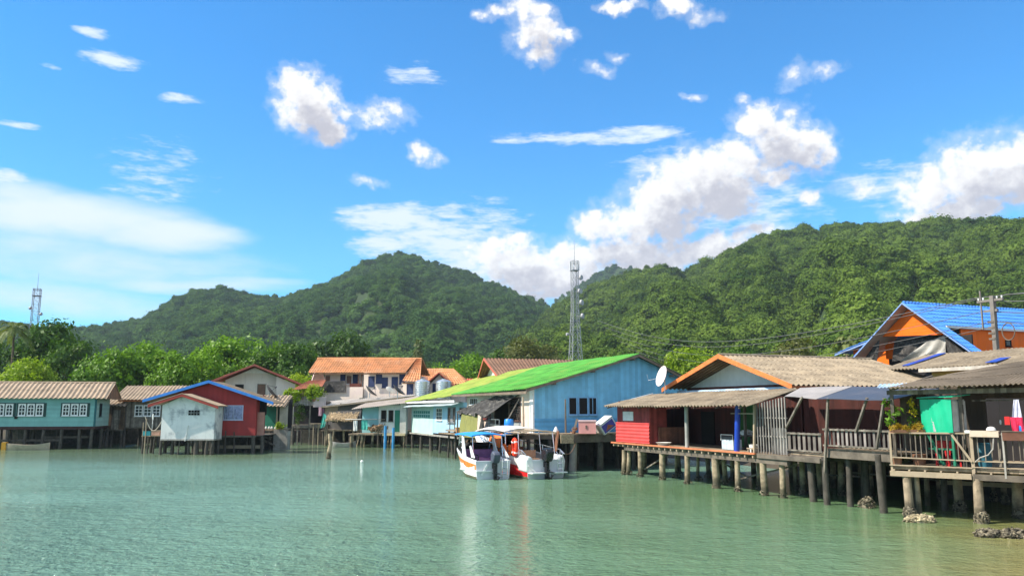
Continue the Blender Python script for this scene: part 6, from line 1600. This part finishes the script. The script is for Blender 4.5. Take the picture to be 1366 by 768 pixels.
MB().box(.2, 1.0, 1.6, 3.0, 1.1, 3.3).build('back_wall', mat('grey_inside_wall', (.22, .21, .2)), h)
MB().sheet((.5, -.1, 2.35), (3.2, -.1, 2.55), (3.2, 1.3, 3.6), (.6, 1.3, 3.5), .0, .3, .04, 1).build('dark_cover', NET, h)
MB().box(-.2, -.3, 1.55, 3.2, 1.1, 1.65).build('deck', DECKWOOD, h)
for x in (.1, 2.9): MB().bar((x, -.35, 1.6), (x, -.35, 2.6), .09).build('post', OLDWOOD, h)
piles(h, [(.0, -.2, 1.6, .07), (.7, -.2, 1.6, .1), (1.6, .3, 1.6), (2.6, .3, 1.6), (3.1, .2, 1.6)], PILE)
MB().bar((2.9, -.5, -1), (3.5, -.1, 1.7), .08).build('slanted_stake', PALEBEAM, h)
MB().bar((3.75, -.5, -1), (3.95, -.1, 1.7), .08).build('slanted_stake', PALEBEAM, h)
t = thing('net_cloth', 'turquoise net cloth hanging on the left of the thatched hut', 'cloth', (-19.2, 82.6, 1.6), 0)
MB().cloth((-.25, 0, .15), (.25, 0, .35), (.35, 0, 1.5), (.05, 0, 1.7), 8, 10, .06, 2, seed=12).build('cloth', mat('turquoise_cloth', (.10, .50, .42), .85, .2, 4), t)
t = thing('bench_plank', 'narrow plank landing on two stakes left of the thatched hut', 'landing', (-20.2, 82.8, 0), 0)
MB().box(-.3, -.2, 2.2, 1.3, .3, 2.27).build('plank', PALEBEAM, t)
for x in (0, .5, 1.2): MB().bar((x, .1, -1), (x, .1, 2.2), .09).build('stake', PALEBEAM, t)
t = thing('mooring_post', 'crooked dark post standing alone in the water before the thatched hut', 'post', (-13.84, 61.8, 0))
MB().tube([(0, 0, -1), (.03, 0, .5), (.14, .02, 1.1), (.08, 0, 1.55), (.0, 0, 1.9)], [.20, .17, .15, .17, .10], 10).build('trunk', PILE, t, smooth=True)
oysters('oyster_crust', OYSTER, t, (.02, 0, .08), (.2, .2, .22), 60, 77, .06, core=False)
t = thing('float_ball', 'small white float bobbing in open water right of the crooked post', 'float', (-10.7, 58.5, .0))
MB().lathe([(.02, -.1), (.1, -.04), (.12, .03), (.09, .10), (.03, .13), (.02, .15)], 12).build('ball', WHITE, t, smooth=True)

# ---- white and turquoise hut with blue posts
h = thing('turquoise_hut', 'small white and turquoise shack with tilted white roof', 'shack', (-15.2, 80, 0), rad(-8), HG)
MB().sheet((-.4, -.7, 3.68), (5.4, -.7, 4.35), (5.6, 3, 5.0), (-.2, 3, 4.3), .025, .2, .03, 2).build('roof_sheet', mat('pale_tan_sheet', (.46, .39, .33), .8, .15, 1.2), h)
b = MB(); b.box(2.1, .2, 1.4, 4.4, .3, 4.1); b.build('white_wall', mat('white_plaster', (.74, .74, .72), .8, .08, 1, streak=((.45, .42, .38), .5)), h)
b = MB(); b.box(.3, .6, 1.4, 2.1, .7, 3.9); b.build('turquoise_wall', mat('turquoise_plaster', (.30, .58, .62), .8, .1, 1.2), h)
MB().box(3.75, .12, 1.5, 4.3, .19, 3.6).build('door', mat('sea_green_door', (.035, .22, .15)), h)
win(h, (2.35, .198, 2.5), (1, 0, 0), .55, 1.1, (0, -1, 0), BEAM, DARK, 1, 1, .05)
win(h, (3.1, .198, 2.5), (1, 0, 0), .5, 1.1, (0, -1, 0), BEAM, DARK, 1, 1, .05)
MB().box(4.35, -.15, 1.3, 4.95, .5, 4.25).build('column', mat('pale_concrete', (.56, .54, .50), .85, .15, 1.2, streak=((.3, .28, .25), .5)), h)
MB().box(2.6, -.2, 1.15, 4.9, .6, 1.38).build('ledge', mat('yellowed_concrete', (.55, .47, .30), .85, .25, 2, dirt=((.3, .24, .14), .6, 2)), h)
MB().box(-.8, -.2, 1.2, 2.5, 2.8, 1.32).build('deck', DECKWOOD, h)
piles(h, [(2.8, -.1, 1.2, .05), (3.2, 0, 1.2, .05), (3.55, -.05, 1.2, .06), (4.7, .1, 1.2, .1), (-.6, .1, 1.2), (.5, .1, 1.2), (1.5, .4, 1.2), (2, 2, 1.2), (4, 2, 1.2)], PILE)
MB().tube([(-1.2, -.1, 2.7), (2.0, -.1, 2.75)], .03, 6).build('rail', WHITE, h)
for i, (x, y) in enumerate(((-12.15, 78.2), (-11.35, 78.0))):
    t = thing('blue_stake', ['left bright blue stake in the water before the turquoise shack', 'right bright blue stake in the water before the turquoise shack'][i], 'stake', (x, y, 0), 0, 'blue stakes')
    MB().tube([(0, 0, -1), (.02, 0, 2.1 - .15 * i)], .13, 10).build('shaft', mat('blue_stake_paint', (.05, .27, .56), .6, .15, 3), t, smooth=True)
t = thing('net_bundle', 'tangle of brown nets and sacks on the deck of the turquoise shack', 'nets', (-13.2, 79.7, 1.32))
b = MB(); rg = random.Random(4)
for i in range(9): b.blob((rg.uniform(-.9, 1.2), rg.uniform(-.2, .3), .2 + rg.uniform(0, .45)), (rg.uniform(.15, .4), .2, rg.uniform(.15, .3)), i, .4, 2)
b.build('sacks', mat('brown_net', (.24, .155, .09), .95, .45, 4, bump=.7), t)
for i in range(3): MB().bar((-.2 + .2 * i, -.25, .05), (.3 + .25 * i, -.1, 1.0), .08).build('stake', PALEBEAM, t)
t = thing('washing', 'teal and white cloths on the rail left of the turquoise shack', 'laundry', (-15.0, 79.6, 1.4))
MB().cloth((.3, 0, .3), (.9, 0, .3), (.9, 0, 1.25), (.3, 0, 1.25), 6, 6, .05, 2, seed=5).build('teal_cloth', mat('turquoise_cloth', (.1, .5, .42)), t)
MB().cloth((-.5, 0, .2), (-.1, 0, .2), (-.1, 0, 1.2), (-.5, 0, 1.2), 6, 6, .05, 2, seed=6).build('white_cloth', WHITE, t)
MB().tube([(-.7, 0, 1.27), (2.6, 0, 1.3)], .025, 6).build('line', PALEBEAM, t)

# ================================================================== speedboats
GEL = mat('white_gelcoat', (.80, .80, .78), .28, .04, 1, bump=.02, spec=.5, dirt=((.55, .54, .48), .25, 1.5))
GELG = mat('pale_grey_gelcoat', (.62, .63, .66), .35, .06, 1, bump=.02, spec=.5)
ORSTR = mat('orange_stripe', (.82, .22, .02), .3, .05, 2, bump=0, spec=.5)
REDHULL = mat('red_hull_paint', (.68, .02, .022), .3, .06, 1, bump=.02, spec=.5)
SLIME = mat('waterline_slime', (.13, .13, .075), .7, .35, 3)
BLACKP = mat('black_engine_paint', (.012, .012, .014), .3, .2, 3, spec=.5)
GREYENG = mat('grey_engine_cover', (.075, .085, .12), .5, .2, 3)
TINT = mat('tinted_screen', (.01, .012, .015), .08, .1, 1, bump=0, spec=.6)
CHROME = mat('polished_rail', (.75, .76, .77), .2, .05, 2, metal=.9, bump=0, spec=.5)
def hull(parent, L, B_, zt, zb, mats, stripe, chine=.28):
    """lofted planing hull, transom at x=0, bow at x=L; mats = slime, lower, stripe, upper"""
    n = 18; sec = []
    for i in range(n):
        u = i / (n - 1); x = L * u
        wf = (1 - max(0, (u - .35) / .65) ** 2.3)
        bg = B_ / 2 * (.93 + .07 * math.sin(u * PI)) * wf + .02
        bc = B_ / 2 * .86 * (1 - max(0, (u - .25) / .75) ** 1.7) + .01
        sheer = zt + (zb - zt) * u ** 1.4
        keel = -.45 + max(0, (u - .55) / .45) ** 2.2 * (zb * .72 + .45)
        ch = max(keel + .02, .02 + chine * .0 + max(0, (u - .3) / .7) ** 1.8 * zb * .70)
        rake = max(0, u - .6) * 1.2
        def P_(w, z, f): return (x + rake * f * .5, w, z)
        s0 = ch + (sheer - ch) * stripe[0]; s1 = ch + (sheer - ch) * stripe[1]
        half = [(0, keel, 0), (bc, ch, .2), (bc + (bg - bc) * .25, ch + (s0 - ch) * .25, .3), (bc + (bg - bc) * stripe[0], s0, .5), (bc + (bg - bc) * stripe[1], s1, .7), (bg, sheer, 1), (bg - .10 * min(1, wf + .1), sheer + .02, 1), (bg - .14 * min(1, wf + .1), sheer - .05, 1)]
        sec.append([P_(w, z, f) for w, z, f in half])
    b = MB()
    for sgn in (1, -1):
        vs = [(p[0], p[1] * sgn, p[2]) for s_ in sec for p in s_]; k = 8
        for j, mi in ((0, 0), (1, 0), (2, 1), (3, 2), (4, 3), (5, 3), (6, 3)):
            fs = []
            for i in range(n - 1):
                q = (i * k + j, (i + 1) * k + j, (i + 1) * k + j + 1, i * k + j + 1)
                fs.append(q if sgn < 0 else q[::-1])
            used = sorted({v for f in fs for v in f}); mp = {v: t_ for t_, v in enumerate(used)}
            b.add([vs[v] for v in used], [tuple(mp[v] for v in f) for f in fs], mi)
    b.build('hull', mats, parent, smooth=True)
    tr = sec[0][:6]
    pts = [(-.02, p[1], p[2]) for p in tr] + [(-.02, -p[1], p[2]) for p in tr[:0:-1]]
    return sec, pts
def deck_between(sec, i0, i1, z_off, inset, th=.04, bulge=.0):
    b = MB(); rows = []
    for i in range(i0, i1 + 1):
        p = sec[i][6]; w = max(.015, p[1] - inset); z = p[2] + z_off
        rows.append([(p[0], w * f, z + bulge * (1 - f * f)) for f in (-1, -.6, -.2, .2, .6, 1)])
    k = 6; vs = [v for r in rows for v in r]; T = len(vs)
    fs = []
    for r in range(len(rows) - 1):
        for j in range(k - 1):
            q = (r * k + j, (r + 1) * k + j, (r + 1) * k + j + 1, r * k + j + 1)
            fs.append(q[::-1]); fs.append(tuple(T + a for a in q))
    b.add(vs + [(x, y, z - th) for x, y, z in vs], fs)
    return b
def outboard(parent, y, mcowl, zt, tilt=0., s=1.):
    t = MB()
    prof = [(-.05, .02), (-.38, -.06), (-.52, .08), (-.60, .36), (-.50, .50), (-.20, .56), (.0, .38)]
    o = MB()
    for w, sc in ((-.17, .82), (-.11, 1.), (.11, 1.), (.17, .82)): pass
    vs = []; rings = [(-.20, .78), (-.15, 1.0), (.15, 1.0), (.20, .78)]
    for w, sc in rings: vs += [(-.24 + (px_ + .24) * sc * s, y + w * s, zt + (.24 + (pz - .24) * sc) * s) for px_, pz in prof]
    k = len(prof); fs = [(r * k + j, r * k + (j + 1) % k, (r + 1) * k + (j + 1) % k, (r + 1) * k + j) for r in range(3) for j in range(k)]
    fs += [tuple(range(k))[::-1], tuple(range(3 * k, 4 * k))]
    o.add(vs, fs); cowl = bevel(o.build('outboard_motor', mcowl, parent), .06)
    b = MB(); b.box(-.34, y - .09, zt - .95, -.12, y + .09, zt + .02); b.box(-.52, y - .03, zt - .55, -.34, y + .03, zt - .48); b.box(-.62, y - .16, zt - .62, -.18, y + .16, zt - .58); b.box(-.14, y - .12, zt - .35, .06, y + .12, zt - .05)
    b.build('drive_leg', BLACKP, cowl)
    b = MB(); b.tube([(-.70, y, zt - .92), (-.10, y, zt - .92)], [.05, .09], 10)
    for i in range(3):
        a = 2 * PI * i / 3; d = V(0, math.cos(a), math.sin(a)); e = V(0, -math.sin(a), math.cos(a))
        c = V(-.66, y, zt - .92)
        b.add([c + d * .05 - e * .03, c + d * .2 - e * .1 + V(.05, 0, 0), c + d * .22 + e * .06 - V(.05, 0, 0), c + d * .06 + e * .05], [(0, 1, 2, 3)])
    b.build('propeller', BLACKP, cowl)
    return cowl

HDG = math.atan2(5.9, -2.06)
bt = thing('speedboat', 'small white speedboat with orange stripe and blue canopy', 'boat', (-1.03, 44.55, 0), HDG, 'moored speedboats')
L_, W_ = 6.3, 2.1
sec, tr = hull(bt, L_, W_, .98, 1.62, [SLIME, GEL, ORSTR, GEL], (.50, .80))
bevel(MB().prism(tr, (.05, 0, 0)).build('transom', GELG, bt), .02)
deck_between(sec, 9, 17, .0, .0, .05, .14).build('foredeck', GEL, bt)
b = MB(); b.box(.1, -.86, .30, 3.6, .86, .34); b.build('cockpit_floor', GELG, bt)
b = MB(); b.box(.25, .55, .35, 3.0, .98, .72); b.box(.25, -.98, .35, 3.0, -.55, .72); b.box(3.0, -.9, .35, 3.2, .9, 1.2); b.build('seat_base', GEL, bt)
b = MB(); b.box(2.35, -.85, .74, 2.95, .15, 1.0); b.box(2.85, -.85, 1.0, 2.99, .85, 1.45); b.build('purple_seat', mat('purple_vinyl', (.20, .085, .22), .5, .2, 4), bt)
o = MB(); o.tube([(2.1 + .0 * a, .38 + .2 * math.cos(a), 1.0 + .2 * math.sin(a)) for a in [i * PI / 8 for i in range(17)]], .03, 6); o.bar((2.1, .38, 1.0), (2.5, .38, .7), .05); o.build('steering_wheel', BLACKP, bt)
ws = MB(); ws.cloth((3.5, -.85, 1.34), (3.5, .85, 1.34), (3.0, .78, 1.85), (3.0, -.78, 1.85), 6, 4, .0, 1, .02); ws.build('windscreen', TINT, bt)
for s_ in (-1, 1):
    MB().prism([(3.3, s_ * .90, 1.22), (4.9, s_ * .66, 1.48), (4.0, s_ * .74, 1.80), (3.2, s_ * .84, 1.84)], (0, s_ * .02, 0)).build('side_screen', TINT, bt)
    MB().prism([(2.0, s_ * .93, 1.13), (2.65, s_ * .93, 1.17), (3.05, s_ * .86, 2.30), (2.8, s_ * .86, 2.30)], (0, s_ * .06, 0)).build('arch_leg', GEL, bt)
    MB().prism([(.2, s_ * .96, 1.13), (.75, s_ * .96, 1.13), (1.35, s_ * .9, 1.70), (1.2, s_ * .9, 1.75)], (0, s_ * .05, 0)).build('rear_fin', GEL, bt)
    for k in range(4): MB().tube([(3.3 + k * .35, s_ * .72, 1.6 - .02 * k), (3.0 + k * .3, s_ * .8, 2.28)], .02, 6).build('canopy_strut', CHROME, bt)
    MB().tube([(.9, s_ * .85, 1.15), (1.1, s_ * .85, 2.28)], .025, 6).build('canopy_post', CHROME, bt)
cv = MB(); rows = []
for i in range(9):
    u = i / 8; x = .8 + 3.5 * u
    rows.append([(x, .98 * f, 2.30 + .10 * (1 - f * f) + .05 * math.sin(PI * u)) for f in (-1, -.7, -.35, 0, .35, .7, 1)])
k = 7; vs = [v for r in rows for v in r]; T = len(vs); fs = []
for r in range(8):
    for j in range(k - 1):
        q = (r * k + j, (r + 1) * k + j, (r + 1) * k + j + 1, r * k + j + 1); fs += [q[::-1], tuple(T + a for a in q)]
bd = list(range(k)); 
for j in range(k - 1): fs += [(j, j + 1, T + j + 1, T + j), (8 * k + j + 1, 8 * k + j, T + 8 * k + j, T + 8 * k + j + 1)]
for r in range(8): fs += [((r + 1) * k, r * k, T + r * k, T + (r + 1) * k), (r * k + k - 1, (r + 1) * k + k - 1, T + (r + 1) * k + k - 1, T + r * k + k - 1)]
cv.add(vs + [(x, y, z - .07) for x, y, z in vs], fs); cv.build('canopy', mat('bright_blue_canvas', (.03, .30, .75), .6, .1, 2, bump=.05), bt, smooth=True)
outboard(bt, -.05, GREYENG, .92, s=1.05)
b = MB()
for yy in (-.78, -.48): b.tube([(-.10, yy, .05), (-.12, yy, 1.05), (.0, yy, 1.12)], .022, 6)
for zz in (.3, .6, .9): b.tube([(-.11, -.78, zz), (-.11, -.48, zz)], .022, 6)
b.build('boarding_ladder', CHROME, bt)
MB().box(-.14, .1, .40, -.025, .98, .46).build('swim_step', GEL, bt)
MB().ob((-.10, .62, .20), (.0, -.35, .55), (.04, 0, 0), (0, .1, .06)).build('hull_prop', WHITE, bt)
MB().tube([(6.3, 0, 1.75), (6.7, -.05, 1.78), (6.75, 0, 1.4)], .03, 6).build('bow_roller', CHROME, bt)

bt = thing('speedboat', 'large white and red speedboat with curved white canopy', 'boat', (1.85, 45.0, 0), HDG + rad(8), 'moored speedboats')
L_, W_ = 9.0, 2.55
sec, tr = hull(bt, L_, W_, 1.02, 2.0, [SLIME, REDHULL, REDHULL, GEL], (.42, .62))
bevel(MB().prism(tr, (.05, 0, 0)).build('transom', GELG, bt), .02)
deck_between(sec, 10, 17, .0, .0, .05, .18).build('foredeck', GEL, bt)
MB().box(.1, -1.1, .30, 5.0, 1.1, .34).build('cockpit_floor', GELG, bt)
b = MB(); b.box(.9, .75, .36, 4.6, 1.14, .85); b.box(.9, -1.14, .36, 4.6, -.75, .85); b.box(4.65, -1.1, .36, 4.8, 1.1, 1.5); b.build('side_seat', mat('brown_vinyl', (.22, .10, .055), .6, .2, 3), bt)
b = MB(); b.box(1.9, -.7, .36, 2.5, .15, .95); b.box(2.4, -.7, .95, 2.55, .15, 1.4); b.build('tan_seat', mat('tan_vinyl', (.42, .25, .15), .6, .2, 3), bt)
MB().blob((2.2, .55, 1.0), (.28, .28, .45), 3, .1, 2).build('grey_bag', mat('grey_brown_cloth', (.30, .24, .22), .9, .2, 4), bt)
for s_ in (-1, 1):
    # bulging stern quarters, white to port and grey to starboard
    q = MB(); q.prism([(-.03, s_ * .62, .32), (-.03, s_ * 1.20, .32), (-.03, s_ * 1.27, .9), (-.03, s_ * 1.14, 1.26), (-.03, s_ * .82, 1.14)], (1.1, 0, .05)); bevel(q.build('stern_quarter', GELG if s_ < 0 else GEL, bt), .12)
    MB().tube([(.05, s_ * 1.22, 1.28), (.5, s_ * 1.22, 1.5), (2.5, s_ * 1.24, 1.66), (5.0, s_ * 1.2, 1.85), (7.2, s_ * .85, 2.2), (8.6, s_ * .3, 2.35)], .03, 8).build('hand_rail', CHROME, bt, smooth=True)
    for x, z in ((.5, 1.5), (2.5, 1.66), (5, 1.85)): MB().tube([(x, s_ * 1.2, 1.2), (x, s_ * 1.22, z)], .02, 6).build('rail_post', CHROME, bt)
    for x in (1.0, 2.6, 4.2): MB().tube([(x, s_ * 1.15, 1.2), (x + .15, s_ * 1.1, 2.5)], .03, 8).build('canopy_post', CHROME, bt)
    if s_ < 0: MB().prism([(.9, s_ * 1.20, 1.35), (1.25, s_ * 1.20, 1.35), (.75, s_ * 1.15, 2.52), (.5, s_ * 1.15, 2.52)], (0, s_ * .05, 0)).build('rear_arch', mat('brown_arch', (.24, .11, .065), .5, .2, 3), bt)
cv = MB(); rows = []
for i in range(12):
    u = i / 11; x = 2.5 + 4.0 * u
    rows.append([(x, 1.25 * f, 2.50 + .16 * (1 - f * f) + .10 * math.sin(PI * u) - .28 * max(0, u - .75) * 4 * (u - .75)) for f in (-1, -.7, -.35, 0, .35, .7, 1)])
k = 7; vs = [v for r in rows for v in r]; T = len(vs); fs = []
for r in range(11):
    for j in range(k - 1):
        q = (r * k + j, (r + 1) * k + j, (r + 1) * k + j + 1, r * k + j + 1); fs += [q[::-1], tuple(T + a for a in q)]
for j in range(k - 1): fs += [(j, j + 1, T + j + 1, T + j), (11 * k + j + 1, 11 * k + j, T + 11 * k + j, T + 11 * k + j + 1)]
for r in range(11): fs += [((r + 1) * k, r * k, T + r * k, T + (r + 1) * k), (r * k + k - 1, (r + 1) * k + k - 1, T + (r + 1) * k + k - 1, T + r * k + k - 1)]
cv.add(vs + [(x, y, z - .05) for x, y, z in vs], fs); cv.build('canopy', mat('cream_canvas', (.74, .68, .60), .7, .06, 1.5, bump=.05), bt, smooth=True)
b = MB()
for x in (.8, 1.5, 2.2, 3.5, 4.8): b.tube([(x, -1.2, 2.42), (x, -.5, 2.54), (x, .5, 2.54), (x, 1.2, 2.42)], .03, 6)
b.tube([(.8, -1.15, 2.44), (6, -1.15, 2.46)], .025, 6); b.tube([(.8, 1.15, 2.44), (6, 1.15, 2.46)], .025, 6); b.tube([(.8, 0, 2.56), (2.6, 0, 2.58)], .025, 6)
b.build('canopy_hoops', mat('tan_hoops', (.50, .38, .26), .6, .1, 3), bt)
b = MB(); b.cloth((5.2, -1.0, 1.55), (5.2, 1.0, 1.55), (4.75, .95, 2.2), (4.75, -.95, 2.2), 6, 4, 0, 1, .02); b.build('windscreen', TINT, bt)
outboard(bt, .05, BLACKP, .98, s=1.25)
b = MB()
for yy in (-1.02, -.72): b.tube([(-.08, yy, .2), (-.10, yy, 1.3), (.1, yy, 1.42)], .022, 6)
for zz in (.5, .8, 1.1): b.tube([(-.09, -1.02, zz), (-.09, -.72, zz)], .022, 6)
b.build('boarding_ladder', CHROME, bt)
MB().ob((-.10, .55, .32), (0, .55, .42), (.04, 0, 0), (0, .06, -.05)).build('hull_prop', WHITE, bt)
MB().box(-.5, .30, .30, -.03, 1.1, .36).build('swim_step', GEL, bt)
MB().box(-.5, -1.1, .30, -.03, -.32, .36).build('swim_step', GEL, bt)
b = MB(); b.tube([(2.8, 1.30, 1.9), (2.8, 1.33, 1.2), (2.8, 1.32, .5)], [.05, .13, .06], 10); b.build('fender', BLACKP, bt, smooth=True)
# life vests and ring on the big boat's rail
LV = mat('orange_life_vest', (.85, .15, .02), .8, .12, 4)
fx = Matrix.Translation(Vector((1.90, 45.0, 0))) @ Matrix.Rotation(HDG + rad(8), 4, 'Z')
for i, (x, y, z, lab) in enumerate([(1.9, 1.26, 1.46, 'orange life vest nearest the red life ring'), (2.5, 1.27, 1.50, 'orange life vest in the middle of the boat rail'), (3.1, 1.27, 1.54, 'orange life vest farthest from the red life ring')]):
    t = thing('life_vest', lab, 'life vest', fx @ V(x, y, z), HDG, 'life vests on the big boat rail')
    b = MB(); b.blob((0, .05, .0), (.26, .09, .30), i, .15, 2); b.build('vest', LV, t, smooth=True)
    b = MB(); b.box(-.2, .12, -.06, .2, .15, .0); b.build('strap', BLACKP, t)
t = thing('life_ring', 'bright red life ring hanging from the big boat canopy edge', 'life ring', fx @ V(1.25, 1.33, 1.66), HDG)
ring = [(.30 * math.cos(a), .0, .42 * math.sin(a)) for a in [i * PI / 12 for i in range(24)]]
ring.append(ring[0])
MB().tube(ring, .10, 10).build('ring', mat('red_orange_foam', (.85, .05, .015), .6, .08, 4), t, smooth=True)
b = MB()
for a in (.7, 2.4, 3.9, 5.5): b.lathe([(.115, -.05), (.115, .05)], 10, (.30 * math.cos(a), 0, .42 * math.sin(a)))
b.build('bands', WHITE, t)
t = thing('orange_tarp', 'orange cloth hung along the side of the big boat under its canopy', 'cloth', fx @ V(4.3, 1.12, 1.95), HDG)
MB().cloth((-1.3, .12, -.35), (1.1, .1, -.25), (1.0, -.2, .45), (-1.2, -.15, .40), 10, 8, .05, 2, .02, seed=5).build('cloth', mat('orange_cloth', (.82, .22, .06), .8, .15, 3), t)
for (p, q, lab) in ((fx @ V(.1, -1.2, 1.3), R(-3.4, -1.2, 1.9), 'slack mooring rope from big boat stern to the jetty'), (V(-3.3, 50.8, 1.5), R(-14, -4.6, 1.8), 'mooring rope from small boat bow to the cream house deck')):
    pts = [p.lerp(q, k / 12) - V(0, 0, .35 * math.sin(PI * k / 12)) - p for k in range(13)]
    o = MB().tube(pts, .02, 5).build('mooring_rope', mat('brown_rope', (.24, .13, .08)), loc=p); tag(o, lab, 'rope')

# ------------------------------------------------------------------ air
HAZE_D = 0.00013
if HAZE_D:
    hm = bpy.data.materials.new('haze_air'); hm.use_nodes = True
    nt = hm.node_tree; nt.nodes.clear()
    o_ = nt.nodes.new('ShaderNodeOutputMaterial'); pv = nt.nodes.new('ShaderNodeVolumePrincipled')
    pv.inputs['Color'].default_value = (.70, .84, 1.0, 1); pv.inputs['Density'].default_value = HAZE_D
    nt.links.new(pv.outputs[0], o_.inputs['Volume'])
    hz = MB().box(-1500, -120, -3.5, 1500, 2300, 420).build('haze', hm); hz['kind'] = 'stuff'
